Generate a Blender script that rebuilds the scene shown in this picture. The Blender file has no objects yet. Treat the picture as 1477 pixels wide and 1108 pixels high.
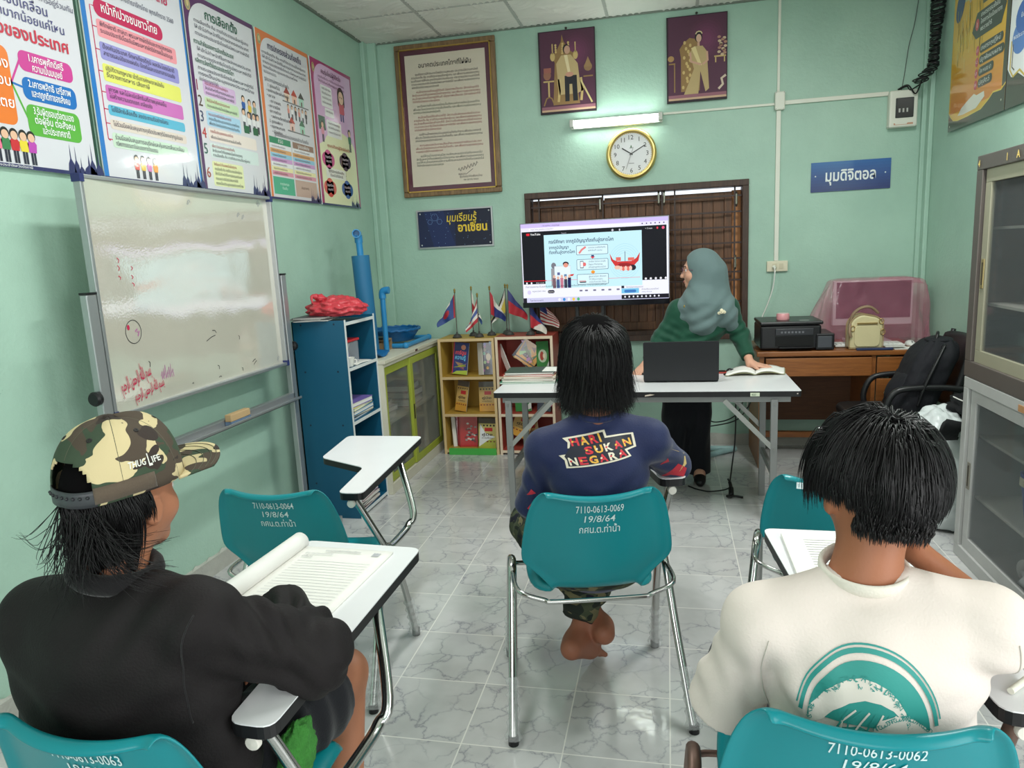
import bpy, math, random
import numpy as np
from mathutils import Vector, Matrix

random.seed(7)
SC = bpy.context.scene
COL = SC.collection

# ------------------------------------------------------------------ camera, world, lights, exposure
cam_d = bpy.data.cameras.new('camera')
cam_d.sensor_fit = 'HORIZONTAL'; cam_d.sensor_width = 36.0
cam_d.lens = 1036.8 * 36.0 / 1477.0
cam_d.clip_start = 0.05
cam = bpy.data.objects.new('camera', cam_d); COL.objects.link(cam)
_r, _u, _f = (0.977067, 0.207412, -0.048165), (0.009017, 0.185692, 0.982567), (-0.21274, 0.960468, -0.179564)
cam.matrix_world = Matrix(((_r[0], _u[0], -_f[0], 0), (_r[1], _u[1], -_f[1], 0), (_r[2], _u[2], -_f[2], 1.55), (0, 0, 0, 1)))
SC.camera = cam
SC.view_settings.view_transform = 'Standard'
SC.view_settings.look = 'None'
SC.view_settings.gamma = 1.0
SC.view_settings.use_curve_mapping = False
SC.view_settings.exposure = -0.12
wd = bpy.data.worlds.new('sky'); SC.world = wd; wd.use_nodes = True
_bg = wd.node_tree.nodes['Background']
_bg.inputs[0].default_value = (0.85, 0.93, 1.0, 1); _bg.inputs[1].default_value = 1.5

def area(name, loc, rot, sx, sy, power, col):
    l = bpy.data.lights.new(name, 'AREA'); l.shape = 'RECTANGLE'; l.size = sx; l.size_y = sy
    l.energy = power; l.color = col
    o = bpy.data.objects.new(name, l); COL.objects.link(o); o.location = loc; o.rotation_euler = rot
    return o
R90 = math.pi / 2
# daylight through the rear windows (behind the photographer) and through the open door on the right
area('daylight_rear_windows', (-0.35, -1.72, 1.75), (R90, 0, 0), 2.9, 1.5, 46, (1.0, 0.985, 0.96))
area('daylight_side_door', (1.70, 0.15, 1.35), (R90, 0, R90), 1.5, 2.1, 40, (1.0, 0.98, 0.95))
# added overhead lights above the frame, brightening the middle and back of the room
area('added_overhead_light_right', (1.05, 3.0, 3.12), (0, 0, 0), 0.16, 1.2, 62, (0.97, 1.0, 0.97))
area('added_overhead_light_left', (-0.9, 2.9, 3.12), (0, 0, 0), 0.16, 1.2, 42, (0.97, 1.0, 0.97))

# ------------------------------------------------------------------ materials
def lin(c):
    return tuple(((x / 255.0) / 12.92 if x / 255.0 <= 0.04045 else ((x / 255.0 + 0.055) / 1.055) ** 2.4) for x in c[:3])

MATS = {}
def mat(name, col=(200, 200, 200), rough=0.5, metal=0.0, spec=0.5, var=0.06, vs=8.0, bump=0.0, bs=60.0, coat=0.0,
        emit=0.0, trans=0.0, alpha=1.0, ior=1.45, sheen=0.0):
    """principled material whose colour wanders a little through a noise"""
    if name in MATS: return MATS[name]
    m = bpy.data.materials.new(name); m.use_nodes = True
    nt = m.node_tree; b = nt.nodes['Principled BSDF']
    c = lin(col)
    if var > 0:
        tc = nt.nodes.new('ShaderNodeTexCoord'); nz = nt.nodes.new('ShaderNodeTexNoise'); mx = nt.nodes.new('ShaderNodeMix')
        mx.data_type = 'RGBA'
        nz.inputs['Scale'].default_value = vs; nz.inputs['Detail'].default_value = 4
        nt.links.new(tc.outputs['Object'], nz.inputs['Vector'])
        mx.inputs[6].default_value = tuple(x * (1 - var) for x in c) + (1,)
        mx.inputs[7].default_value = tuple(min(1, x * (1 + var)) for x in c) + (1,)
        nt.links.new(nz.outputs['Fac'], mx.inputs[0]); nt.links.new(mx.outputs[2], b.inputs['Base Color'])
        if bump > 0:
            n2 = nt.nodes.new('ShaderNodeTexNoise'); n2.inputs['Scale'].default_value = bs; n2.inputs['Detail'].default_value = 3
            nt.links.new(tc.outputs['Object'], n2.inputs['Vector'])
            bp = nt.nodes.new('ShaderNodeBump'); bp.inputs['Strength'].default_value = bump; bp.inputs['Distance'].default_value = 0.01
            nt.links.new(n2.outputs['Fac'], bp.inputs['Height']); nt.links.new(bp.outputs['Normal'], b.inputs['Normal'])
    else:
        b.inputs['Base Color'].default_value = c + (1,)
    b.inputs['Roughness'].default_value = rough; b.inputs['Metallic'].default_value = metal
    b.inputs['Specular IOR Level'].default_value = spec; b.inputs['IOR'].default_value = ior
    b.inputs['Coat Weight'].default_value = coat; b.inputs['Coat Roughness'].default_value = 0.08
    b.inputs['Transmission Weight'].default_value = trans; b.inputs['Alpha'].default_value = alpha
    if sheen: b.inputs['Sheen Weight'].default_value = sheen
    if emit:
        b.inputs['Emission Color'].default_value = c + (1,); b.inputs['Emission Strength'].default_value = emit
    MATS[name] = m
    return m

def nodes(name):
    m = bpy.data.materials.new(name); m.use_nodes = True; MATS[name] = m
    return m, m.node_tree, m.node_tree.nodes['Principled BSDF']

def N(nt, typ, **kw):
    n = nt.nodes.new('ShaderNode' + typ)
    for k, v in kw.items():
        if k.startswith('i_'):
            key = k[2:].replace('_', ' '); n.inputs[key].default_value = v
        else: setattr(n, k, v)
    return n

def ramp(nt, stops, interp='LINEAR'):
    r = nt.nodes.new('ShaderNodeValToRGB'); cr = r.color_ramp; cr.interpolation = interp
    while len(cr.elements) > 1: cr.elements.remove(cr.elements[-1])
    cr.elements[0].position = stops[0][0]; cr.elements[0].color = lin(stops[0][1]) + (1,)
    for p, c in stops[1:]:
        e = cr.elements.new(p); e.color = lin(c) + (1,)
    return r

def print_mat(name, rough, coat, emit=0.0, wob=0.0):
    m, nt, b = nodes(name)
    a = N(nt, 'Attribute', attribute_name='Col')
    if emit: b.inputs['Base Color'].default_value = (.012, .012, .014, 1)
    else: nt.links.new(a.outputs['Color'], b.inputs['Base Color'])
    b.inputs['Roughness'].default_value = rough; b.inputs['Coat Weight'].default_value = coat; b.inputs['Coat Roughness'].default_value = 0.06
    if emit: b.inputs['Specular IOR Level'].default_value = .08
    if wob:
        tc = N(nt, 'TexCoord'); nz = N(nt, 'TexNoise', i_Scale=90.0, i_Detail=2.0)
        nt.links.new(tc.outputs['Object'], nz.inputs['Vector'])
        bp = N(nt, 'Bump', i_Strength=wob, i_Distance=0.0005)
        nt.links.new(nz.outputs['Fac'], bp.inputs['Height'])
        nt.links.new(bp.outputs['Normal'], b.inputs['Normal']); nt.links.new(bp.outputs['Normal'], b.inputs['Coat Normal'])
    if emit:
        nt.links.new(a.outputs['Color'], b.inputs['Emission Color']); b.inputs['Emission Strength'].default_value = emit
    return m
PRINT = print_mat('printed_gloss', 0.35, 1.0, wob=0.22)
PRINTM = print_mat('printed_matt', 0.6, 0.0)
SCREEN = print_mat('lit_screen', 0.45, 0.0, emit=1.2)

# ------------------------------------------------------------------ object helpers
def tag(o, label=None, cat=None, group=None, kind=None):
    if label: o['label'] = label
    if cat: o['category'] = cat
    if group: o['group'] = group
    if kind: o['kind'] = kind
    return o

def thing(name, label, cat, loc=(0, 0, 0), rz=0.0, group=None):
    o = bpy.data.objects.new(name, None); COL.objects.link(o)
    o.location = loc; o.rotation_euler = (0, 0, math.radians(rz)); o.empty_display_size = 0.1
    return tag(o, label, cat, group)

def basis(o):
    m = Matrix.LocRotScale(o.location, o.rotation_euler, o.scale)
    if o.parent: m = basis(o.parent) @ o.matrix_parent_inverse @ m
    return m

def link(name, me, parent=None, local=False):
    o = bpy.data.objects.new(name, me); COL.objects.link(o)
    if parent is not None:
        o.parent = parent
        if not local: o.matrix_parent_inverse = basis(parent).inverted()
    return o

class MB:
    """collects shapes, then links them as one mesh object"""
    def __init__(s): s.v = []; s.f = []; s.m = []; s.c = 0
    def add(s, vs, fs):
        o = len(s.v); s.v += [tuple(map(float, p)) for p in vs]
        s.f += [tuple(i + o for i in f) for f in fs]; s.m += [s.c] * len(fs)
        return s
    def box(s, x0, y0, z0, x1, y1, z1):
        x0, x1 = min(x0, x1), max(x0, x1); y0, y1 = min(y0, y1), max(y0, y1); z0, z1 = min(z0, z1), max(z0, z1)
        return s.add([(x0, y0, z0), (x1, y0, z0), (x1, y1, z0), (x0, y1, z0), (x0, y0, z1), (x1, y0, z1), (x1, y1, z1), (x0, y1, z1)],
                     [(0, 3, 2, 1), (4, 5, 6, 7), (0, 1, 5, 4), (1, 2, 6, 5), (2, 3, 7, 6), (3, 0, 4, 7)])
    def bar(s, a, b, w, t, up=(0, 0, 1)):
        """rectangular bar from a to b, w across, t along up"""
        a, b = Vector(a), Vector(b); d = (b - a).normalized(); up = Vector(up)
        if abs(d.dot(up)) > 0.98: up = Vector((0, 1, 0))
        x = d.cross(up).normalized(); u = x.cross(d)
        vs = [p + x * (i * w / 2) + u * (j * t / 2) for p in (a, b) for i, j in ((-1, -1), (1, -1), (1, 1), (-1, 1))]
        return s.add(vs, [(0, 1, 2, 3), (7, 6, 5, 4), (0, 4, 5, 1), (1, 5, 6, 2), (2, 6, 7, 3), (3, 7, 4, 0)])
    def tube(s, path, r, n=8, closed=False, cap=True, flat=1.0):
        P = [Vector(p) for p in path]; L = len(P)
        rs = r if isinstance(r, (list, tuple)) else [r] * L
        T = []
        for i in range(L):
            a = P[(i - 1) % L] if (closed or i > 0) else P[i]
            b = P[(i + 1) % L] if (closed or i < L - 1) else P[i]
            t = (b - a); T.append(t.normalized() if t.length > 1e-9 else Vector((0, 0, 1)))
        u = T[0].cross(Vector((0.13, 0.31, 0.94)))
        if u.length < 0.05: u = T[0].cross(Vector((1, 0, 0)))
        u.normalize(); vs = []
        for i in range(L):
            u = (u - T[i] * u.dot(T[i])).normalized(); w = T[i].cross(u)
            for k in range(n):
                a = 2 * math.pi * k / n
                vs.append(P[i] + (u * math.cos(a) + w * math.sin(a) * flat) * rs[i])
        fs = []
        for i in range(L if closed else L - 1):
            j = (i + 1) % L
            for k in range(n):
                q = (k + 1) % n
                fs.append((i * n + k, i * n + q, j * n + q, j * n + k))
        if cap and not closed:
            fs.append(tuple(reversed(range(n)))); fs.append(tuple((L - 1) * n + k for k in range(n)))
        return s.add(vs, fs)
    def cyl(s, a, b, r, r2=None, n=20):
        return s.tube([a, b], [r, r if r2 is None else r2], n)
    def lathe(s, prof, o, ax=(0, 0, 1), n=32, ux=None):
        """prof: list of (radius, height along ax)"""
        ax = Vector(ax).normalized(); u = Vector(ux) if ux else ax.orthogonal().normalized(); w = ax.cross(u); o = Vector(o)
        vs = []; L = len(prof)
        for r, h in prof:
            for k in range(n):
                a = 2 * math.pi * k / n
                vs.append(o + ax * h + (u * math.cos(a) + w * math.sin(a)) * max(r, 1e-5))
        fs = [(i * n + k, i * n + (k + 1) % n, (i + 1) * n + (k + 1) % n, (i + 1) * n + k) for i in range(L - 1) for k in range(n)]
        if prof[0][0] > 1e-4: fs.append(tuple(reversed(range(n))))
        if prof[-1][0] > 1e-4: fs.append(tuple((L - 1) * n + k for k in range(n)))
        return s.add(vs, fs)
    def ell(s, c, r, M=None, n=16, m=10):
        c = Vector(c); M = M or Matrix.Identity(3)
        if not isinstance(r, (tuple, list)): r = (r, r, r)
        vs = []
        for j in range(1, m):
            t = math.pi * j / m
            for k in range(n):
                a = 2 * math.pi * k / n
                vs.append(c + M @ Vector((r[0] * math.sin(t) * math.cos(a), r[1] * math.sin(t) * math.sin(a), r[2] * math.cos(t))))
        vs += [c + M @ Vector((0, 0, r[2])), c - M @ Vector((0, 0, r[2]))]
        T = len(vs)
        fs = [(j * n + k, (j + 1) * n + k, (j + 1) * n + (k + 1) % n, j * n + (k + 1) % n) for j in range(m - 2) for k in range(n)]
        fs += [(T - 2, k, (k + 1) % n) for k in range(n)] + [(T - 1, (m - 2) * n + (k + 1) % n, (m - 2) * n + k) for k in range(n)]
        return s.add(vs, fs)
    def prism(s, pts, O, U, V, h):
        """polygon in the plane O,U,V pushed out by h along U x V"""
        O, U, V = Vector(O), Vector(U), Vector(V); W = U.cross(V)
        n = len(pts)
        vs = [O + U * p[0] + V * p[1] for p in pts] + [O + U * p[0] + V * p[1] + W * h for p in pts]
        fs = [tuple(reversed(range(n))), tuple(range(n, 2 * n))] + [(i, (i + 1) % n, n + (i + 1) % n, n + i) for i in range(n)]
        return s.add(vs, fs)
    def grid(s, fn, nu, nv, wrap=False):
        vs = [fn(i / (nu if wrap else nu - 1), j / (nv - 1)) for j in range(nv) for i in range(nu)]
        fs = [(j * nu + i, j * nu + (i + 1) % nu, (j + 1) * nu + (i + 1) % nu, (j + 1) * nu + i) for j in range(nv - 1) for i in range(nu if wrap else nu - 1)]
        return s.add(vs, fs)
    def build(s, name, mats, parent=None, smooth=None, bevel=0.0, sub=0, solid=0.0, local=False, seg=2):
        me = bpy.data.meshes.new(name); vs = s.v; off = Vector((0, 0, 0))
        if parent is None and vs:
            A = np.array(vs); lo, hi = A.min(0), A.max(0)
            off = Vector(((lo[0] + hi[0]) / 2, (lo[1] + hi[1]) / 2, lo[2])); vs = (A - np.array(off)).tolist()
        me.from_pydata(vs, [], s.f)
        for m in (mats if isinstance(mats, (list, tuple)) else [mats]): me.materials.append(m)
        me.polygons.foreach_set('material_index', s.m)
        if smooth is not None:
            me.polygons.foreach_set('use_smooth', [True] * len(s.f))
            if smooth < 180: me.set_sharp_from_angle(angle=math.radians(smooth))
        me.update()
        o = link(name, me, parent, local)
        if parent is None: o.location = off
        if solid: q = o.modifiers.new('thick', 'SOLIDIFY'); q.thickness = solid; q.offset = 0
        if sub: q = o.modifiers.new('sub', 'SUBSURF'); q.levels = sub; q.render_levels = sub
        if bevel: q = o.modifiers.new('bevel', 'BEVEL'); q.width = bevel; q.segments = seg; q.limit_method = 'ANGLE'
        return o

def struct(o, label=None):
    return tag(o, label, None, None, 'structure')

def arc(cx, cy, r, a0, a1, n=8):
    return [(cx + r * math.cos(math.radians(a0 + (a1 - a0) * i / n)), cy + r * math.sin(math.radians(a0 + (a1 - a0) * i / n))) for i in range(n + 1)]
def rrect(x0, y0, x1, y1, r, n=5):
    return arc(x1 - r, y0 + r, r, -90, 0, n) + arc(x1 - r, y1 - r, r, 0, 90, n) + arc(x0 + r, y1 - r, r, 90, 180, n) + arc(x0 + r, y0 + r, r, 180, 270, n)
def bez(pts, n=8):
    """smooth path through points (Catmull-Rom)"""
    P = [Vector(p) for p in pts]; out = []
    for i in range(len(P) - 1):
        a, b, c, d = P[max(i - 1, 0)], P[i], P[i + 1], P[min(i + 2, len(P) - 1)]
        for k in range(n):
            t = k / n
            out.append(0.5 * ((2 * b) + (c - a) * t + (2 * a - 5 * b + 4 * c - d) * t * t + (3 * b - a - 3 * c + d) * t ** 3))
    return out + [P[-1]]

# ------------------------------------------------------------------ flat printing (ink on boards, screens, paper)
_TX = {}
def text_geo(body, bold=0.0, shear=0.0, res=2):
    k = (body, bold, shear, res)
    if k not in _TX:
        c = bpy.data.curves.new('t', 'FONT'); c.body = body; c.size = 1; c.shear = shear; c.offset = bold; c.resolution_u = res
        o = bpy.data.objects.new('t', c); me = o.to_mesh()
        v = np.array([tuple(q.co)[:2] for q in me.vertices] or [(0, 0)]); p = [tuple(q.vertices) for q in me.polygons]
        o.to_mesh_clear(); bpy.data.objects.remove(o); bpy.data.curves.remove(c)
        _TX[k] = (v, p)
    return _TX[k]

class Ink:
    """coloured shapes on a flat sheet, in metres (u right, v up); later layers lie on top"""
    def __init__(s): s.v = []; s.f = []; s.c = []; s.L = 1
    def _add(s, pts, fs, col, L):
        o = len(s.v); h = 0.00025 * (s.L if L is None else L)
        s.v += [(float(p[0]), float(p[1]), h) for p in pts]; s.f += [tuple(i + o for i in f) for f in fs]; s.c += [col] * len(fs)
        return s
    def poly(s, pts, col, L=None): return s._add(pts, [tuple(range(len(pts)))], col, L)
    def rect(s, x0, y0, x1, y1, col, r=0.0, L=None):
        x0, x1 = min(x0, x1), max(x0, x1); y0, y1 = min(y0, y1), max(y0, y1)
        return s.poly(rrect(x0, y0, x1, y1, r) if r > 0 else [(x0, y0), (x1, y0), (x1, y1), (x0, y1)], col, L)
    def ell(s, x, y, rx, ry, col, L=None, n=24, rot=0.0):
        c, q = math.cos(rot), math.sin(rot)
        return s.poly([(x + rx * math.cos(2 * math.pi * i / n) * c - ry * math.sin(2 * math.pi * i / n) * q,
                        y + rx * math.cos(2 * math.pi * i / n) * q + ry * math.sin(2 * math.pi * i / n) * c) for i in range(n)], col, L)
    def line(s, pts, w, col, L=None, closed=False):
        P = [Vector((p[0], p[1])) for p in pts]; n = len(P); vs = []
        for i in range(n):
            a = P[(i - 1) % n] if (closed or i > 0) else P[i]; b = P[(i + 1) % n] if (closed or i < n - 1) else P[i]
            d = (b - a); d = d.normalized() if d.length > 1e-9 else Vector((1, 0)); q = Vector((-d.y, d.x)) * (w / 2)
            vs += [P[i] + q, P[i] - q]
        fs = [(2 * i, 2 * i + 1, 2 * ((i + 1) % n) + 1, 2 * ((i + 1) % n)) for i in range(n if closed else n - 1)]
        return s._add(vs, fs, col, L)
    def text(s, body, x, y, h, col, w=None, al='L', bold=0.0, shear=0.0, rot=0.0, L=12, res=2):
        v, p = text_geo(body, bold, shear, res); x0, x1 = v[:, 0].min(), v[:, 0].max()
        sx = h if w is None else w / max(x1 - x0, 1e-6)
        q = np.stack([(v[:, 0] - x0) * sx, v[:, 1] * h], 1); W = (x1 - x0) * sx
        q[:, 0] -= {'L': 0, 'C': W / 2, 'R': W}[al]
        c, n = math.cos(rot), math.sin(rot)
        q = np.stack([q[:, 0] * c - q[:, 1] * n + x, q[:, 0] * n + q[:, 1] * c + y], 1)
        return s._add(q.tolist(), p, col, L)
    def para(s, lines, x, y, h, lead, col, w=None, L=12):
        for i, t in enumerate(lines):
            if t: s.text(t, x, y - i * lead, h, col, w=w if isinstance(w, (int, float)) else (w[i] if w else None), L=L)
        return s
    def build(s, name, O, U, V, mats, parent=None, board=None, curve=None, local=False):
        """board = (width, height, thickness, colour): a panel under the ink"""
        O, U, V = Vector(O), Vector(U).normalized(), Vector(V).normalized(); W = U.cross(V)
        vs = [O + U * a + V * b + W * h if curve is None else Vector(curve(a, b, h)) for a, b, h in s.v]
        fs = list(s.f); cs = list(s.c)
        if board:
            o = len(vs); bw, bh, bt, bc = board
            vs += [O + U * a + V * b - W * t for t in (0, bt) for a, b in ((0, 0), (bw, 0), (bw, bh), (0, bh))]
            bf = [(0, 1, 2, 3), (7, 6, 5, 4), (0, 4, 5, 1), (1, 5, 6, 2), (2, 6, 7, 3), (3, 7, 4, 0)]
            fs += [tuple(i + o for i in f) for f in bf]; cs += [bc] * 6
        off = Vector((0, 0, 0))
        if parent is None:
            A = np.array([tuple(v) for v in vs]); lo, hi = A.min(0), A.max(0); off = Vector(((lo[0] + hi[0]) / 2, (lo[1] + hi[1]) / 2, lo[2]))
        me = bpy.data.meshes.new(name); me.from_pydata([tuple(v - off) for v in vs], [], fs)
        at = me.color_attributes.new('Col', 'FLOAT_COLOR', 'CORNER')
        buf = []
        for f, c in zip(fs, cs): buf += list(lin(c) + (1.0,)) * len(f)
        at.data.foreach_set('color', buf)
        me.materials.append(mats); me.update()
        o = link(name, me, parent, local)
        if parent is None: o.location = off
        return o

# ================================================================== THE ROOM
XL, XR, YB, YR, ZC = -2.30, 1.76, 5.66, -1.80, 3.20

def wall_paint():
    m, nt, b = nodes('mint_wall_paint')
    g = N(nt, 'NewGeometry')
    n1 = N(nt, 'TexNoise', i_Scale=1.6, i_Detail=5.0, i_Roughness=0.6); nt.links.new(g.outputs['Position'], n1.inputs['Vector'])
    r = ramp(nt, [(0.3, (158, 190, 174)), (0.55, (168, 200, 183)), (0.75, (174, 206, 189))]); nt.links.new(n1.outputs['Fac'], r.inputs[0])
    n2 = N(nt, 'TexNoise', i_Scale=38.0, i_Detail=4.0, i_Roughness=0.7); nt.links.new(g.outputs['Position'], n2.inputs['Vector'])
    # a few scuffs and flecks
    n3 = N(nt, 'TexNoise', i_Scale=11.0, i_Detail=8.0, i_Roughness=0.85); nt.links.new(g.outputs['Position'], n3.inputs['Vector'])
    r3 = ramp(nt, [(0.0, (150, 160, 150)), (0.27, (150, 160, 150)), (0.32, (255, 255, 255))]); nt.links.new(n3.outputs['Fac'], r3.inputs[0])
    mx = N(nt, 'Mix', data_type='RGBA', blend_type='MULTIPLY'); mx.inputs[0].default_value = 0.6
    nt.links.new(r.outputs[0], mx.inputs[6]); nt.links.new(r3.outputs[0], mx.inputs[7]); nt.links.new(mx.outputs[2], b.inputs['Base Color'])
    bp = N(nt, 'Bump', i_Strength=0.25, i_Distance=0.01); nt.links.new(n2.outputs['Fac'], bp.inputs['Height']); nt.links.new(bp.outputs['Normal'], b.inputs['Normal'])
    b.inputs['Roughness'].default_value = 0.42; b.inputs['Specular IOR Level'].default_value = 0.4
    return m
WALL = wall_paint()

def marble_floor():
    m, nt, b = nodes('grey_marble_tile')
    g = N(nt, 'NewGeometry'); sp = N(nt, 'SeparateXYZ'); nt.links.new(g.outputs['Position'], sp.inputs[0])
    def M(op, a, v=None, w=None):
        n = N(nt, 'Math', operation=op)
        for i, q in enumerate((a, v, w)):
            if q is None: continue
            if isinstance(q, (int, float)): n.inputs[i].default_value = q
            else: nt.links.new(q, n.inputs[i])
        return n.outputs[0]
    X = M('ADD', sp.outputs[0], 0.005 + 33); Y = M('ADD', sp.outputs[1], -2.31 + 33)
    dx = M('PINGPONG', X, 0.165); dy = M('PINGPONG', Y, 0.165)
    d = M('MINIMUM', dx, dy)
    cell = N(nt, 'CombineXYZ')
    nt.links.new(M('FLOOR', M('DIVIDE', X, 0.33)), cell.inputs[0]); nt.links.new(M('FLOOR', M('DIVIDE', Y, 0.33)), cell.inputs[1])
    wn = N(nt, 'TexWhiteNoise'); nt.links.new(cell.outputs[0], wn.inputs['Vector'])
    add = N(nt, 'VectorMath', operation='MULTIPLY_ADD'); nt.links.new(wn.outputs['Color'], add.inputs[0]); add.inputs[1].default_value = (9, 9, 9); nt.links.new(g.outputs['Position'], add.inputs[2])
    nz = N(nt, 'TexNoise', i_Scale=7.0, i_Detail=6.0, i_Roughness=0.6); nt.links.new(add.outputs[0], nz.inputs['Vector'])
    mp = N(nt, 'VectorMath', operation='MULTIPLY_ADD'); nt.links.new(nz.outputs['Color'], mp.inputs[0]); mp.inputs[1].default_value = (0.16, 0.16, 0.1); nt.links.new(add.outputs[0], mp.inputs[2])
    vo = N(nt, 'TexVoronoi', feature='DISTANCE_TO_EDGE', i_Scale=8.5); nt.links.new(mp.outputs[0], vo.inputs['Vector'])
    vr = ramp(nt, [(0.0, (146, 147, 152)), (0.014, (177, 177, 179)), (0.06, (194, 194, 193)), (1.0, (198, 198, 197))]); nt.links.new(vo.outputs['Distance'], vr.inputs[0])
    n2 = N(nt, 'TexNoise', i_Scale=5.0, i_Detail=3.0); nt.links.new(add.outputs[0], n2.inputs['Vector'])
    r2 = ramp(nt, [(0.35, (236, 236, 236)), (0.6, (255, 255, 255))]); nt.links.new(n2.outputs['Fac'], r2.inputs[0])
    # veins fade in and out
    mx0 = N(nt, 'Mix', data_type='RGBA'); nt.links.new(r2.outputs[0], mx0.inputs[0]); nt.links.new(vr.outputs[0], mx0.inputs[6]); mx0.inputs[7].default_value = lin((193, 193, 192)) + (1,)
    f2 = N(nt, 'TexNoise', i_Scale=3.5, i_Detail=2.0); nt.links.new(add.outputs[0], f2.inputs['Vector'])
    fr = ramp(nt, [(0.42, (0, 0, 0)), (0.6, (255, 255, 255))]); nt.links.new(f2.outputs['Fac'], fr.inputs[0]); nt.links.new(fr.outputs[0], mx0.inputs[0])
    mx = N(nt, 'Mix', data_type='RGBA', blend_type='MULTIPLY'); mx.inputs[0].default_value = 1.0
    nt.links.new(mx0.outputs[2], mx.inputs[6]); nt.links.new(r2.outputs[0], mx.inputs[7])
    gm = M('LESS_THAN', d, 0.0022)
    mg = N(nt, 'Mix', data_type='RGBA'); nt.links.new(gm, mg.inputs[0]); nt.links.new(mx.outputs[2], mg.inputs[6]); mg.inputs[7].default_value = lin((222, 220, 214)) + (1,)
    nt.links.new(mg.outputs[2], b.inputs['Base Color'])
    b.inputs['Roughness'].default_value = 0.10; b.inputs['Specular IOR Level'].default_value = 0.55
    wv = N(nt, 'TexNoise', i_Scale=25.0, i_Detail=2.0); nt.links.new(g.outputs['Position'], wv.inputs['Vector'])
    bp = N(nt, 'Bump', i_Strength=0.05, i_Distance=0.01); nt.links.new(wv.outputs['Fac'], bp.inputs['Height']); nt.links.new(bp.outputs['Normal'], b.inputs['Normal'])
    return m

struct(MB().box(XL - .1, YR - .1, -.1, XR + .1, YB + .15, 0).build('floor', marble_floor()), 'grey veined marble tile floor with pale joints')

# walls: the back wall has the shuttered window, the rear wall and the right wall have openings for daylight
WX0, WX1, WZ0, WZ1 = -1.08, 0.585, 0.86, 1.995
b = MB()
b.box(XL - .1, YB, 0, WX0, YB + .14, ZC); b.box(WX1, YB, 0, XR + .1, YB + .14, ZC)
b.box(WX0, YB, 0, WX1, YB + .14, WZ0); b.box(WX0, YB, WZ1, WX1, YB + .14, ZC)
struct(b.build('wall_back', WALL))
struct(MB().box(XL - .1, YR, 0, XL, YB, ZC).build('wall_left', WALL))
b = MB(); b.box(XR, 1.0, 0, XR + .1, YB, ZC); b.box(XR, YR, 0, XR + .1, -.7, ZC); b.box(XR, -.7, 2.45, XR + .1, 1.0, ZC)
struct(b.build('wall_right', WALL))
b = MB(); b.box(XL - .1, YR - .1, 0, XR + .1, YR, .95); b.box(XL - .1, YR - .1, 2.55, XR + .1, YR, ZC); b.box(XL - .1, YR - .1, .95, -1.85, YR, 2.55); b.box(1.15, YR - .1, .95, XR + .1, YR, 2.55)
struct(b.build('wall_rear', WALL))
# corner columns showing a little proud of the walls
b = MB(); b.box(XL, YB - .05, 0, XL + .10, YB, ZC); b.box(XL, YB - .12, 0, XL + .035, YB, ZC)
struct(b.build('trim_1', WALL, bevel=.006))
b = MB(); b.box(XR - .055, YB - .035, 0, XR, YB, ZC); b.box(XR - .03, YB - .10, 0, XR, YB, ZC)
struct(b.build('trim_2', WALL, bevel=.006))
# cement skirting, rough on top
CEM = mat('cement_skirting', (176, 176, 168), .75, var=.16, vs=14, bump=.5, bs=40)
b = MB(); b.grid(lambda u, v: (XL + .1 + u * (XR - XL - .1), YB - .02 - (.0 if v > .5 else .0), 0.0 + v * (.085 + .012 * math.sin(u * 61) * math.sin(u * 23))), 120, 2)
b.box(XL + .1, YB - .016, 0, XR - .05, YB, .075)
struct(b.build('baseboard_back', CEM))
b = MB(); b.box(XL, YR, 0, XL + .022, YB - .1, .09)
for i in range(60):
    y = -1.2 + i * .11; b.add([(XL + .002, y, .08), (XL + .021, y, .088), (XL + .021, y + .11, .088), (XL + .002, y + .11, .08), (XL + .003, y + .055, .094 + .014 * random.random())], [(0, 1, 4), (1, 2, 4), (2, 3, 4)])
struct(b.build('baseboard_left', CEM))

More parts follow.
